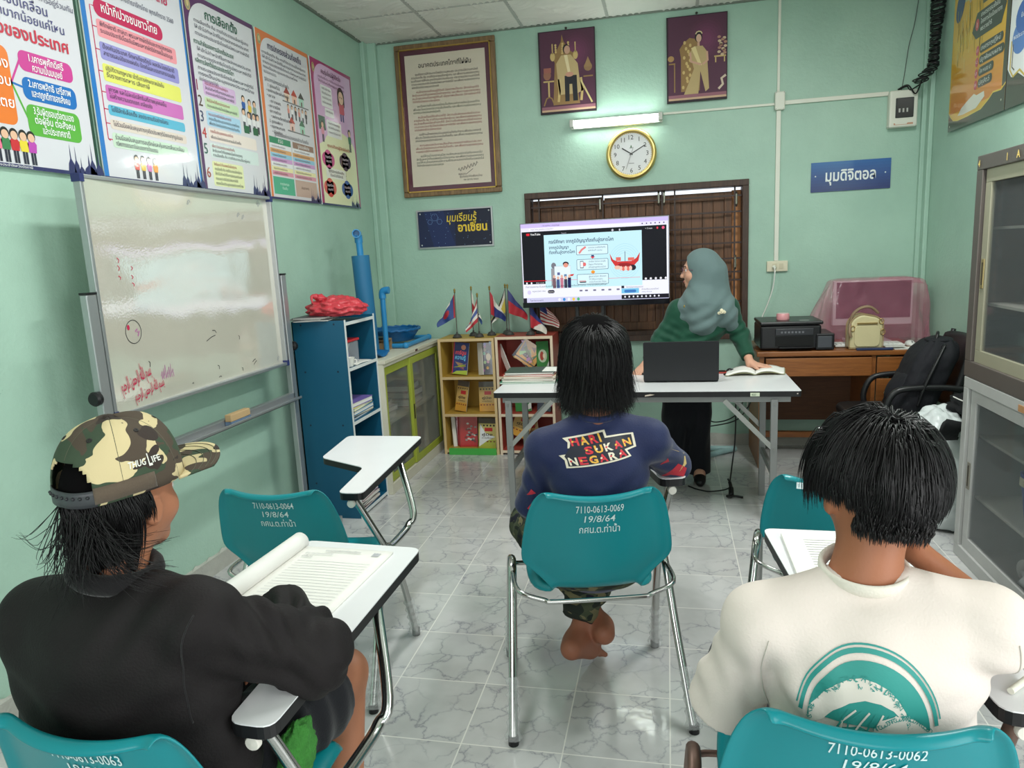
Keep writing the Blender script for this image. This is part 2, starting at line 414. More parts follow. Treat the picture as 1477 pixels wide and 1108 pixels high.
# ceiling: plaster tiles pressed with scrolls, set in thin grey strips
def ceiling():
    b = MB(); tx, ty, n = .63, .61, 44
    def relief(u, v):
        x, y = abs(u - .5) * 2, abs(v - .5) * 2
        r = math.hypot(u - .5, v - .5) * 2; a = math.atan2(v - .5, u - .5)
        z = 0.0
        fl = .42 + .10 * math.cos(5 * a) + .05 * math.cos(9 * a + 1)
        if r < fl: z -= .015 * (1 - r / fl) ** .5 * (0.55 + .45 * math.sin(18 * r + 4 * math.sin(5 * a)))
        q = math.hypot(1 - x, 1 - y)                                   # distance from the nearest corner: nested lobes
        if q < .80:
            z -= .008 * max(0, math.sin(q * 46 + .7 * math.sin(7 * a)))
        e = min(1 - x, 1 - y)
        if e < .09: z += .004 * (1 - e / .09)
        return z
    H = [[relief(i / n, j / n) for i in range(n + 1)] for j in range(n + 1)]
    for iy in range(3):
        for ix in range(7):
            x0, y1 = -2.3 + ix * tx, YB - .0 - iy * ty
            b.add([(x0 + i / n * tx, y1 - j / n * ty, ZC + H[j][i]) for j in range(n + 1) for i in range(n + 1)],
                  [(j * (n + 1) + i, j * (n + 1) + i + 1, (j + 1) * (n + 1) + i + 1, (j + 1) * (n + 1) + i) for j in range(n) for i in range(n)])
    b.add([(-2.4, YB - 3 * ty, ZC), (XR + .1, YB - 3 * ty, ZC), (XR + .1, YR - .1, ZC), (-2.4, YR - .1, ZC)], [(0, 1, 2, 3)])
    b.add([(-2.5, YR - .2, ZC + .05), (2.2, YR - .2, ZC + .05), (2.2, YB + .2, ZC + .05), (-2.5, YB + .2, ZC + .05)], [(0, 1, 2, 3)])
    struct(b.build('ceiling', mat('white_plaster_tile', (226, 224, 216), .6, var=.05), smooth=180))
    g = MB()
    for ix in range(7): g.box(-2.3 + ix * tx - .011, YR, ZC - .004, -2.3 + ix * tx + .011, YB, ZC + .004)
    for iy in range(1, 12): g.box(XL, YB - iy * ty - .006, ZC - .003, XR, YB - iy * ty + .006, ZC + .003)
    struct(g.build('trim_3', mat('grey_ceiling_strip', (176, 176, 170), .5)))
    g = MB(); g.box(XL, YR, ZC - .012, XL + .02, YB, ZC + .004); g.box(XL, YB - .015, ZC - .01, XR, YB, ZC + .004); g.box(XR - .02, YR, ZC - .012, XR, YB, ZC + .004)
    struct(g.build('trim_4', mat('grey_edge_trim', (120, 128, 118), .6)))  # darker grey strip along the ceiling edges
ceiling()

# window: dark wooden frame, plank shutters and a painted bar grille
def wood(name, c1, c2, rough=.55, axis=2, sc=4.0):
    m, nt, b = nodes(name)
    tc = N(nt, 'TexCoord'); mp = N(nt, 'Mapping'); s = [16.0, 16.0, 16.0]; s[axis] = 1.2; mp.inputs['Scale'].default_value = s
    nt.links.new(tc.outputs['Object'], mp.inputs[0])
    nz = N(nt, 'TexNoise', i_Scale=sc, i_Detail=6.0, i_Roughness=.65, i_Distortion=1.2); nt.links.new(mp.outputs[0], nz.inputs['Vector'])
    r = ramp(nt, [(.3, c1), (.7, c2)]); nt.links.new(nz.outputs['Fac'], r.inputs[0]); nt.links.new(r.outputs[0], b.inputs['Base Color'])
    b.inputs['Roughness'].default_value = rough
    return m
DKW = wood('dark_brown_wood', (52, 36, 29), (80, 56, 44))
SHW = wood('reddish_shutter_wood', (70, 44, 28), (124, 82, 52), sc=2.0)
def window():
    w = thing('window_1', None, None, ((WX0 + WX1) / 2, YB, WZ0)); tag(w, 'dark brown wooden window with plank shutters behind a bar grille', None, None, 'structure')
    b = MB(); f = .045
    for x0, x1, z0, z1 in ((WX0, WX1, WZ1 - f, WZ1), (WX0, WX1, WZ0, WZ0 + f), (WX0, WX0 + f, WZ0 + f, WZ1 - f), (WX1 - f, WX1, WZ0 + f, WZ1 - f)):
        b.box(x0, YB - .025, z0, x1, YB + .13, z1)
    b.box(WX0 - .02, YB - .05, WZ0 - .03, WX1 + .02, YB - .001, WZ0 + .012)
    b.build('window_frame', DKW, w, bevel=.004)
    xs = [WX0 + f, -.475, -.035, WX1 - f - .062]
    for i in range(3):
        b = MB(); x0, x1 = xs[i] + .004, xs[i + 1] - .004; top = WZ1 - f - (.012, .022, .03)[i]
        for x in (x0, x1 - .055): b.box(x, YB + .075, WZ0 + f, x + .055, YB + .11, top)
        for z in (WZ0 + f, WZ0 + .42, top - .06): b.box(x0 + .055, YB + .077, z, x1 - .055, YB + .0985, z + .06)
        n = 5; b.box(x0 + .05, YB + .1005, WZ0 + f, x1 - .05, YB + .106, top - .01)
        for k in range(n):
            a = x0 + .055 + (x1 - x0 - .11) * k / n; b.box(a + .0015, YB + .088, WZ0 + f + .06, a + (x1 - x0 - .11) / n - .0015, YB + .1, top - .06)
        b.build('shutter', SHW, w, bevel=.002)
    b = MB(); b.box(WX1 - f - .066, YB + .112, WZ0 + f, WX1 - f + .004, YB + .122, WZ1 - f - .02)
    for x in xs[1:3]: b.box(x - .02, YB + .112, WZ0 + f, x + .02, YB + .122, WZ1 - f - .035)
    b.build('shutter_edge', mat('painted_sunlit_wood', (206, 142, 92), .6, var=.15, vs=20), w)  # sunlight on the wood at the gaps is put into this orange colour
    b = MB()
    for z in (WZ0 + .25, WZ0 + .41, 1.33, 1.43, 1.545, 1.66, 1.77, 1.885): b.box(WX0 + .03, YB + .018, z - .006, WX1 - .03, YB + .03, z + .006)
    for x in (-.975, -.48, -.035, .058, .49): b.box(x - .006, YB + .022, WZ0 + .02, x + .006, YB + .038, WZ1 - .02)
    b.build('bar_grille', mat('brown_grille_paint', (58, 38, 32), .45), w)
    b = MB()
    for x, z in ((-.5, 1.88), (-.06, 1.9), (-.02, 1.9), (.5, 1.86), (.495, 1.40)):
        b.tube([(x, YB + .03, z - .05), (x, YB + .012, z - .035), (x, YB + .012, z + .035), (x, YB + .03, z + .05)], .008, 8)
    b.build('bolt', mat('worn_steel', (170, 165, 155), .35, .9), w)
window()

# ================================================================== THINGS ON THE WALLS
NAVY, MAR = (38, 38, 96), (150, 30, 75)
def spires(k, u0, W=.15, H=.12):
    for x, h, w in ((.0, 1.0, .13), (.2, .95, .1), (.36, .6, .1), (.52, .72, .22), (.74, 1.1, .12), (.92, .85, .16)):
        a = u0 + x * W; k.poly([(a, .01), (a + w * W * 2, .01), (a + w * W * 1.7, h * H * .35), (a + w * W * 1.1, h * H * .5), (a + w * W, h * H), (a + w * W * .8, h * H * .5), (a + w * W * .3, h * H * .35)], NAVY, 5)
def folk(k, x, y, s, shirt, hair=(25, 22, 25), skin=(235, 190, 160), legs=(40, 40, 60)):
    """little drawn person, s tall"""
    k.rect(x - .09 * s, y, x - .01 * s, y + .42 * s, legs, L=6); k.rect(x + .01 * s, y, x + .09 * s, y + .42 * s, legs, L=6)
    k.poly([(x - .13 * s, y + .36 * s), (x + .13 * s, y + .36 * s), (x + .17 * s, y + .62 * s), (x + .10 * s, y + .70 * s), (x - .10 * s, y + .70 * s), (x - .17 * s, y + .62 * s)], shirt, 7)
    k.ell(x, y + .84 * s, .15 * s, .17 * s, hair, 8, 14); k.ell(x, y + .80 * s, .12 * s, .13 * s, skin, 9, 14)
def crest(k, x, y, r):
    k.ell(x, y, r * .7, r, (196, 170, 110), 5); k.ell(x, y, r * .55, r * .8, (150, 150, 120), 6); k.ell(x, y + .1 * r, r * .3, r * .5, (214, 190, 130), 7)

LINES = ['การเลือกตั้ง คือ การที่ประชาชนเลือกผู้แทน', 'ให้เข้าไปทำหน้าที่ในการปกครองประเทศ', 'ตามระบอบประชาธิปไตยอันมีพระมหากษัตริย์', 'ทรงเป็นประมุขของประเทศไทย', 'เพื่อประโยชน์ของประชาชนในท้องถิ่น', 'สิทธิและหน้าที่ของพลเมืองไทยทุกคน']

def poster(name, y0, w, h, k, label, cat='poster', border=None):
    o = k.build(name, (XL + .016, y0, 1.935), (0, 1, 0), (0, 0, 1), PRINT, board=(w, h, .006, (245, 245, 245)))
    return tag(o, label, cat, 'civics posters along the left wall')

# 1: duties of the citizen, coloured pills (partly out of frame)
k = Ink(); W, H = .655, .95
k.rect(0, 0, W, H, (218, 217, 224), L=1); k.rect(W - .016, 0, W, H, (20, 66, 52), L=2); k.rect(0, 0, W - .0, .014, NAVY, L=4)
k.rect(.02, .15, .293, .42, (238, 126, 44), r=.03, L=3)
for t, y in (('พลเมือง', .345), ('ในระบอบ', .285), ('ประชาธิปไตย', .21)): k.text(t, .285, y, .05, (255, 255, 255), al='R', bold=.012)
for y0, y1, c, ts in ((.352, .424, (207, 62, 150), ['1.เคารพศักดิ์ศรี', 'ความเป็นมนุษย์']), (.252, .332, (24, 112, 190), ['2.เคารพสิทธิ เสรีภาพ', 'และกฎกติกาของสังคม']), (.126, .237, (92, 176, 62), ['3.รับผิดชอบต่อตนเอง', 'ต่อผู้อื่น ต่อสังคม', 'และประเทศชาติ'])):
    k.rect(.335, y0, .582, y1, c, r=.026, L=4); n = len(ts)
    k.line([(.29, .3), (.34, (y0 + y1) / 2)], .008, c, 3)
    for i, t in enumerate(ts): k.text(t, .458, y1 - .033 - i * .033, .036, (255, 255, 255), al='C', bold=.012, w=len(t) * .0098)
k.text('ของเราจะขับเคลื่อน', .50, .575, .048, (52, 52, 120), al='R'); k.text('ก้าวหน้ามากน้อยแค่ไหน', .57, .528, .045, (52, 52, 120), al='R'); k.text('พลเมืองของประเทศ', .58, .462, .062, (206, 34, 66), al='R', bold=.02)
k.text('ความสามัคคี การอยู่ร่วมกัน', .63, .625, .03, (80, 80, 110), al='R'); k.text('และรับผิดชอบ', .60, .665, .03, (80, 80, 110), al='R')
for x, c in ((.19, (240, 120, 150)), (.225, (60, 130, 80)), (.262, (206, 40, 50)), (.30, (236, 214, 60)), (.335, (190, 70, 180))): folk(k, x, .018, .12, c)
k.text('สำนักงานการเลือกตั้งประจำจังหวัดปัตตานี', .06, .003, .012, (255, 255, 255), w=.26)
spires(k, .49)
poster('wall_poster', 2.005, W, H, k, 'citizenship poster with pink, blue and green numbered pills, leftmost on the left wall')

# 2: duties of the Thai people
k = Ink(); W = .658
k.rect(0, 0, W, H, (218, 217, 224), L=1); k.rect(0, 0, .026, H, (34, 120, 196), L=2); k.rect(W - .012, 0, W, H, (34, 120, 196), L=2); k.rect(0, 0, W, .012, NAVY, L=4)
k.rect(.07, .655, .49, .725, (196, 26, 86), r=.034, L=4); k.text('หน้าที่ปวงชนชาวไทย', .28, .678, .052, (255, 255, 255), w=.34, al='C', bold=.012)
k.text('รัฐธรรมนูญแห่งราชอาณาจักรไทย พุทธศักราช 2560', .33, .76, .03, (70, 70, 100), w=.5, al='C'); k.text('หน้าที่ของชนชาวไทย', .33, .83, .06, (196, 26, 86), w=.44, al='C', bold=.015)
k.line([(.07, .69), (.05, .69), (.05, .165), (.062, .16)], .005, (196, 26, 86), 3)
for y0, y1, c, t in ((.575, .645, (240, 154, 164), ['พิทักษ์ชาติ ศาสนา พระมหากษัตริย์และการปกครอง', 'ระบอบประชาธิปไตยอันมีพระมหากษัตริย์ทรงเป็นประมุข']), (.487, .557, (154, 150, 212), ['ป้องกันประเทศ รักษาเกียรติภูมิ ผลประโยชน์ชาติ', 'สาธารณสมบัติของแผ่นดิน ป้องกันและบรรเทาสาธารณภัย']), (.402, .472, (232, 232, 112), ['ปฏิบัติตามกฎหมาย เข้ารับการศึกษาภาคบังคับ', 'รับราชการทหาร เสียภาษี']), (.322, .388, (208, 114, 190), ['เคารพ และไม่ละเมิดสิทธิเสรีภาพบุคคลอื่น', 'ไม่สร้างความแตกแยก เกลียดชัง']), (.266, .308, (94, 182, 212), ['ไปใช้สิทธิเลือกตั้ง ลงประชามติอย่างอิสระ']), (.21, .25, (226, 212, 200), ['ไม่ร่วมมือสนับสนุนการทุจริตประพฤติมิชอบทุกรูปแบบ']), (.135, .196, (204, 226, 204), ['ร่วมมือสนับสนุนการอนุรักษ์และคุ้มครองสิ่งแวดล้อม', 'ทรัพยากรธรรมชาติและมรดกทางวัฒนธรรม'])):
    k.rect(.074, y0, .572, y1, c, r=.012, L=4)
    for i, q in enumerate(t): k.text(q, .09, y1 - .026 - i * .026, .026, (84, 70, 92), w=(.45 if len(q) > 42 else .36 if len(q) > 34 else .26))
    k.line([(.05, (y0 + y1) / 2), (.076, (y0 + y1) / 2)], .004, (196, 26, 86), 3)
for x, c in ((.2, (220, 90, 80)), (.24, (230, 190, 80)), (.28, (200, 110, 180)), (.32, (230, 150, 70))): folk(k, x, .018, .1, c)
spires(k, .50)
poster('wall_poster', 2.683, W, H, k, 'poster of seven pastel bars under a crimson title, above the left half of the whiteboard')

# 3: the election, purple border
k = Ink(); W = .62
k.rect(0, 0, W, H, (84, 34, 92), L=1); k.poly([(.025, .012), (W - .012, .012), (W - .012, .925)] + arc(.17, .78, .145, 90, 180, 10), (218, 217, 222), 2); k.rect(0, 0, W, .012, NAVY, L=4); crest(k, .035, .89, .03)
k.text('การเลือกตั้ง', .31, .855, .062, (40, 96, 76), al='C', bold=.02)
for i, t in enumerate(LINES[:3]): k.text(t, .07, .82 - i * .03, .024, (70, 70, 90), w=.48)
k.text('ความสำคัญของการเลือกตั้งประเทศ', .05, .715, .032, (40, 96, 76), w=.34, bold=.01)
for i, t in enumerate(LINES[1:3]): k.text(t, .07, .685 - i * .03, .024, (70, 70, 90), w=.48)
k.text('หลักการเลือกตั้งในระบอบประชาธิปไตย', .045, .625, .032, (40, 96, 76), w=.33, bold=.01)
for i, t in enumerate(LINES[2:5]): k.text(t, .06, .595 - i * .027, .024, (70, 70, 90), w=(.5, .5, .16)[i])
for i, (y0, y1, c, x1, nc) in enumerate(((.477, .55, (222, 186, 226), .37, (150, 40, 90)), (.412, .468, (204, 228, 186), .385, (90, 70, 60)), (.328, .402, (176, 214, 238), .39, (60, 70, 110)), (.255, .318, (240, 226, 216), .53, (196, 60, 60)), (.172, .245, (216, 230, 226), .535, (50, 100, 90)), (.03, .155, (230, 234, 180), .365, (170, 70, 40)))):
    k.rect(.085, y0, x1, y1, c, r=.012, L=4); k.text(str(i + 1), .03, (y0 + y1) / 2 - .024, .075, nc)
    n = max(2, int((y1 - y0) / .024)); n = min(n, 5)
    for j in range(n): k.text(LINES[(i + j) % 6], .10, y1 - .022 - j * (y1 - y0 - .006) / n, .02, (170, 50, 60) if j == 0 else (80, 76, 90), w=min(x1 - .12, .2 + .07 * ((i * 3 + j) % 3)))
for x, y, c in ((.44, .43, (40, 90, 170)), (.50, .42, (226, 190, 60)), (.55, .42, (140, 160, 150)), (.43, .36, (236, 236, 236)), (.48, .35, (236, 236, 236)), (.53, .35, (236, 236, 236)), (.57, .35, (236, 236, 236))): folk(k, x, y, .11, c)
k.rect(.42, .34, .47, .38, (36, 100, 66), L=10); k.rect(.51, .34, .56, .38, (36, 100, 66), L=10)
spires(k, .445)
poster('wall_poster', 3.357, W, H, k, 'purple bordered poster with numbers 1 to 6, above the right half of the whiteboard')

# 4: local government, orange border
k = Ink(); W = .625
k.rect(0, 0, W, H, (226, 122, 62), L=1); k.poly([(.022, .012), (W - .014, .012), (W - .014, .925)] + arc(.15, .81, .115, 90, 180, 10), (218, 217, 222), 2); k.rect(0, 0, W, .012, NAVY, L=4); crest(k, .035, .895, .03)
k.text('การปกครองส่วนท้องถิ่น', .32, .862, .05, (60, 50, 90), w=.40, al='C', bold=.015)
for i, t in enumerate(LINES[:5]): k.text(t, .05, .825 - i * .027, .022, (80, 76, 96), w=(.52, .52, .52, .4, .14)[i])
k.text('รูปแบบการปกครองส่วนท้องถิ่น', .05, .675, .03, (60, 60, 80), w=.28)
for i, t in enumerate(['1. รูปแบบทั่วไป', '• องค์การบริหารส่วนจังหวัด', '• เทศบาล', '- เทศบาลนคร', '- เทศบาลเมือง', '- เทศบาลตำบล', '• องค์การบริหารส่วนตำบล', '2. รูปแบบพิเศษ', '• กรุงเทพมหานคร', '• เมืองพัทยา']): k.text(t, .06 + .02 * (i % 3 == 0), .645 - i * .029, .024, (70, 66, 84), bold=.006)
for x, y, c, rc in ((.30, .60, (240, 214, 190), (160, 60, 50)), (.39, .60, (236, 190, 170), (190, 70, 60)), (.48, .60, (170, 214, 196), (60, 60, 60)), (.33, .43, (240, 200, 190), (190, 80, 70)), (.46, .43, (170, 220, 196), (60, 120, 90))):
    k.rect(x - .03, y, x + .03, y + .045, c, L=4); k.poly([(x - .04, y + .045), (x + .04, y + .045), (x, y + .085)], rc, 5); k.rect(x - .008, y, x + .008, y + .025, (110, 80, 70), L=6)
k.line([(.24, .595), (.57, .595)], .008, (120, 120, 124), 4); k.line([(.27, .425), (.55, .425)], .008, (120, 120, 124), 4)
for i in range(6): folk(k, .30 + i * .045, .50, .085, ((230, 150, 140), (240, 240, 240), (60, 60, 70))[i % 3])
k.text('รูปแบบองค์กรปกครองส่วนท้องถิ่น', .31, .372, .03, (60, 60, 80), w=.42, al='C')
k.rect(.035, .325, .285, .362, (28, 140, 100), L=4); k.text('ทั่วไป', .16, .333, .03, (255, 255, 255), al='C'); k.rect(.31, .325, .585, .362, (150, 116, 100), L=4); k.text('รูปแบบพิเศษ', .447, .333, .03, (255, 255, 255), al='C')
for i, c in enumerate(((238, 238, 240), (226, 170, 110), (150, 206, 232), (214, 160, 214), (238, 238, 240), (244, 236, 180), (226, 150, 170))):
    y = .298 - i * .026; k.rect(.035, y, .285, y + .024, c, L=4); k.rect(.30, y, .585, y + .024, c, L=4); k.text(LINES[i % 6], .05, y + .006, .016, (90, 70, 90), w=.16); k.text(LINES[(i + 2) % 6], .32, y + .006, .016, (90, 70, 90), w=.2)
k.rect(.035, .03, .285, .132, (60, 172, 136), L=4); k.text('การปกครอง', .16, .085, .022, (220, 255, 240), al='C'); k.text('ท้องถิ่น', .16, .06, .022, (220, 255, 240), al='C'); k.rect(.30, .03, .585, .132, (196, 164, 150), L=4); k.text('ส่วนราชการ', .42, .08, .022, (90, 60, 50), al='C')
spires(k, .49, .12, .1)
poster('wall_poster', 4.0, W, H, k, 'orange bordered poster with rows of little houses, second from the far corner')

# 5: magenta poster with a cartoon girl
k = Ink(); W = .635
k.rect(0, 0, W, H, (170, 40, 110), L=1); k.poly([(.035, .012), (W - .022, .012), (W - .022, .925)] + arc(.17, .80, .135, 90, 180, 10), (222, 180, 220), 2); k.rect(0, 0, W, .012, NAVY, L=4); crest(k, .04, .89, .03)
k.poly([(.035, .012), (W - .022, .012), (W - .022, .40)] + [(.36 + .25 * math.cos(a), .40 + .12 * math.sin(a)) for a in [i * math.pi / 12 for i in range(1, 12)]] + [(.035, .40)], (238, 238, 196), 3)
k.text('คนรุ่นใหม่ผู้มีจิตใจ', .30, .875, .04, (90, 30, 80), w=.3, al='C', bold=.012)
for i in range(2): k.text(LINES[i], .30, .84 - i * .028, .022, (120, 60, 110), w=.4, al='C')
for x0, y0, x1, y1 in ((.12, .66, .29, .80), (.16, .60, .30, .655), (.17, .47, .40, .58)):
    k.rect(x0, y0, x1, y1, (240, 240, 240), r=.012, L=4)
    for i in range(int((y1 - y0) / .03)): k.text(LINES[i], (x0 + x1) / 2, y1 - .028 - i * .03, .02, (90, 60, 90), w=(x1 - x0) * .8, al='C')
k.rect(.405, .60, .425, .66, (60, 70, 130), L=6); k.rect(.44, .60, .46, .66, (60, 70, 130), L=6); k.rect(.395, .65, .475, .73, (206, 90, 110), r=.01, L=7); k.ell(.435, .775, .055, .06, (26, 22, 26), 8); k.rect(.38, .70, .49, .78, (26, 22, 26), r=.02, L=6); k.ell(.435, .762, .04, .045, (240, 200, 176), 9); k.ell(.42, .765, .005, .007, (30, 20, 20), 10); k.ell(.45, .765, .005, .007, (30, 20, 20), 10)
k.rect(.05, .50, .15, .59, (40, 96, 76), L=5); folk(k, .10, .42, .14, (230, 150, 170)); folk(k, .53, .40, .16, (50, 110, 80))
k.text('คุณสมบัติของผู้มีสิทธิเลือกตั้ง', .33, .395, .03, (180, 80, 60), w=.36, al='C', bold=.01)
for x, y, c in ((.15, .31, (214, 60, 140)), (.42, .32, (66, 40, 76)), (.14, .12, (220, 70, 60)), (.42, .125, (40, 96, 170))):
    for dx, dy in ((-.04, 0), (.04, .0), (0, .02), (0, -.02)): k.ell(x + dx, y + dy, .055, .045, c, 5)
    k.text('สัญชาติไทย', x, y + .008, .022, (255, 235, 245), al='C', w=.10); k.text('อายุ 18 ปี', x, y - .02, .022, (255, 235, 245), al='C', w=.08)
    k.line([(x, y), (x, .22), (.28, .22)], .004, (120, 130, 120), 4)
k.rect(.10, .185, .41, .255, (240, 240, 230), r=.012, L=5); k.text('ผู้ที่มีสิทธิเลือกตั้ง', .255, .225, .024, (80, 60, 80), al='C', w=.24); k.text('ต้องไปใช้สิทธิ', .255, .198, .024, (80, 60, 80), al='C', w=.2)
spires(k, .47, .12, .1)
poster('wall_poster', 4.65, W, H, k, 'magenta bordered poster with a cartoon girl, nearest the far left corner')

# posters on the right wall
def rposter(y1, w, h, k, label):
    o = k.build('wall_poster', (XR - .016, y1, 2.165), (0, -1, 0), (0, 0, 1), PRINT, board=(w, h, .006, (60, 60, 60)))
    return tag(o, label, 'poster', 'posters on the right wall')
k = Ink(); W, H = .79, .98
k.rect(0, 0, W, H, (232, 178, 42), L=1)
for i in range(12): k.rect(.02, .10 + i * .035, W - .05, .10 + (i + 1) * .035, (222 + i, 132 + i * 5, 42), L=2)
k.poly([(0, 0), (W, 0), (W, .14), (W - .05, .115), (W - .15, .12), (W - .20, .095), (W - .3, .06), (.15, .05), (.08, .06), (.03, .09), (.0, .12)], (62, 52, 48), 3)
k.line([(.0, .12), (.03, .09), (.08, .06), (.15, .05), (.30, .052), (W - .3, .06), (W - .20, .095), (W - .15, .12), (W - .05, .115), (W, .14)], .008, (226, 196, 70), 4)
k.poly([(.15, .075), (.24, .07), (.42, .075), (.53, .12), (.52, .15), (.42, .145), (.38, .16), (.28, .135), (.2, .11)], (236, 232, 222), 5)
k.rect(.745, .13, .79, H, (62, 52, 48), L=3)
k.poly([(.05, .99), (.32, .99), (.42, .82), (.36, .7), (.12, .72), (.03, .8)], (188, 190, 140), 3); k.ell(.10, .72, .06, .10, (40, 56, 120), 4, rot=-.4); k.ell(.14, .92, .05, .05, (214, 60, 60), 5); k.ell(.24, .82, .05, .13, (226, 204, 172), 5, rot=.1)
for i in range(46):
    x = .07 + .4 * random.random(); y = .30 + .36 * random.random(); l = .08 + .08 * random.random(); k.line([(x, y), (x + .02 * random.uniform(-1, 1), y + l)], .005, random.choice([(212, 190, 96), (176, 150, 60), (236, 222, 150), (150, 130, 60)]), 5)
k.poly([(.30, .51), (.36, .60), (.70, .60), (.74, .55), (.69, .46), (.36, .46)], (58, 50, 48), 6); k.ell(.37, .535, .025, .032, (206, 60, 70), 7); k.text('1', .37, .52, .04, (255, 255, 255), al='C')
for i, t in enumerate(['เกษตรกรรมยั่งยืน', 'โครงการอันเนื่องมาจาก', 'พระราชดำริ']): k.text(t, .42, .565 - i * .038, .034, (244, 244, 240), w=(.24, .27, .15)[i])
k.rect(.42, .63, .76, .80, (74, 70, 60), r=.02, L=4); k.text('การเรียนรู้', .45, .69, .06, (240, 240, 230), w=.26)
for i, (t, w) in enumerate((('เกษตรทฤษฎีใหม่', .30), ('ปลูกพืชผสมผสาน', .32), ('โคก หนอง นา', .20), ('ปศุสัตว์', .19))):
    y = .372 - i * .062; k.rect(.425, y - .005, .425 + w, y + .043, (58, 50, 48), r=.022, L=6); k.text(t, .445, y + .008, .034, (244, 244, 240), w=w - .05); k.ell(.395, y + .018, .022, .026, (206, 60, 90), 6); k.text('1.%d' % (i + 1), .395, y + .01, .024, (255, 255, 255), al='C')
for x, y in ((.03, .03), (W - .04, .06)): k.ell(x, y, .006, .006, (210, 205, 190), 8)
rposter(5.245, W, H, k, 'orange and yellow farming poster on the right wall beside the black coiled cable')
k = Ink(); W = .80
k.rect(0, 0, W, H, (236, 236, 238), L=1); k.poly([(0, 0), (W, 0), (W, .16), (.2, .12), (.12, .16), (.05, .15), (.0, .2)], (62, 52, 48), 2); k.line([(.03, .33), (.03, .19), (.07, .15), (.14, .17), (.2, .13), (W, .17)], .012, (206, 176, 70), 4); k.line([(.05, .31), (.05, .2), (.08, .18)], .008, (96, 76, 60), 4)
k.rect(.06, .53, .4, .62, (196, 40, 80), L=3); k.text('หลักการ', .1, .55, .06, (255, 255, 255)); k.ell(.16, .42, .10, .085, (60, 96, 176), 4); k.ell(.12, .33, .085, .08, (86, 124, 196), 3); k.ell(.28, .40, .1, .09, (40, 60, 140), 3); k.text('พอประมาณ', .12, .33, .03, (255, 255, 255), al='C'); k.text('มีเหตุผล', .17, .42, .03, (255, 255, 255), al='C')
rposter(4.445, W, H, k, 'white poster with overlapping blue circles, nearer the camera on the right wall')

# framed document
FRW = wood('gilded_frame_wood', (92, 68, 48), (150, 120, 82), .4, sc=3.0)
t = thing('framed_document', 'tall framed Thai document in a gilded brown frame, high on the back wall', 'picture frame', (-1.65, YB, 2.02))
x0, x1, z0, z1 = -2.053, -1.252, 2.02, 3.16
b = MB(); f = .042
for a in ((x0, z0, x1, z0 + f), (x0, z1 - f, x1, z1), (x0, z0 + f, x0 + f, z1 - f), (x1 - f, z0 + f, x1, z1 - f)): b.box(a[0], YB - .04, a[1], a[2], YB - .005, a[3])
b.build('frame', FRW, t, bevel=.008, seg=3)
b = MB(); g = f - .006; s_ = .009
for a in ((x0 + g, z0 + g, x1 - g, z0 + g + s_), (x0 + g, z1 - g - s_, x1 - g, z1 - g), (x0 + g, z0 + g, x0 + g + s_, z1 - g), (x1 - g - s_, z0 + g, x1 - g, z1 - g)): b.box(a[0], YB - .045, a[1], a[2], YB - .03, a[3])
b.build('gold_fillet', mat('gold_fillet', (190, 156, 84), .3, .8, var=.15, vs=40), t)
k = Ink(); k.rect(0, 0, .80, 1.14, (84, 30, 52), L=1); k.rect(.08, .08, .72, 1.06, (214, 202, 184), L=2)
k.text('อนาคตประเทศไทยที่ใฝ่ฝัน', .40, .965, .048, (40, 34, 36), w=.42, al='C', bold=.01)
doc = [('ผมต้องการให้ประเทศไทยมีความสงบสุข ประชาชนมีความสามัคคี', 5, (60, 54, 56)), ('คนไทยทุกคนต้องอยู่ดีกินดี มีสุขภาพแข็งแรง มีการศึกษาที่ดี', 4, (150, 62, 66)), ('ผมต้องการเห็นประเทศไทยเป็นสังคมแห่งการเรียนรู้ตลอดชีวิต', 3, (70, 84, 66)), ('คนไทยต้องมีจิตสำนึกที่ดี มีความรับผิดชอบต่อส่วนรวม', 5, (150, 62, 66)), ('ขอให้คนไทยทุกคนร่วมแรงร่วมใจกันทำงานเพื่อประเทศชาติ', 3, (60, 54, 56)), ('ความสุขของประชาชนคือเป้าหมายของการพัฒนาประเทศ', 3, (150, 62, 66)), ('ขอให้คนไทยทุกคนมีความรักและเมตตาต่อกันตลอดไป', 4, (60, 80, 70))]
y = .91
for s_, n, c in doc:
    for i in range(n):
        last = i == n - 1; k.text(s_ if i % 2 == 0 else LINES[(i + n) % 6] + ' และเพื่อความสุขของทุกคน', .16 if i == 0 else .125, y, .022, c, w=.50 if i == 0 else (.22 if last else .545)); y -= .0235
    y -= .011
k.line([(.46 + .16 * i / 24, .185 + .016 * math.sin(i * 1.7) + .0018 * i) for i in range(25)], .004, (50, 44, 50), 12); k.line([(.52, .15), (.58, .19)], .003, (50, 44, 50), 12)
k.text('พลเอกสุรยุทธ์'.replace('สุรยุทธ์', ''), .46, .148, .022, (70, 40, 46)); k.text('ผู้มอบแนวคิดเพื่อคนไทย', .56, .128, .022, (70, 60, 60), w=.18, al='C'); k.text('๑๒ ตุลาคม ๒๕๔๙', .56, .105, .02, (70, 60, 60), w=.12, al='C')
k.build('document_sheet', (x0 + .0, YB - .028, z0), (1, 0, 0), (0, 0, 1), PRINT, t, board=(.80, 1.14, .004, (84, 30, 52)))

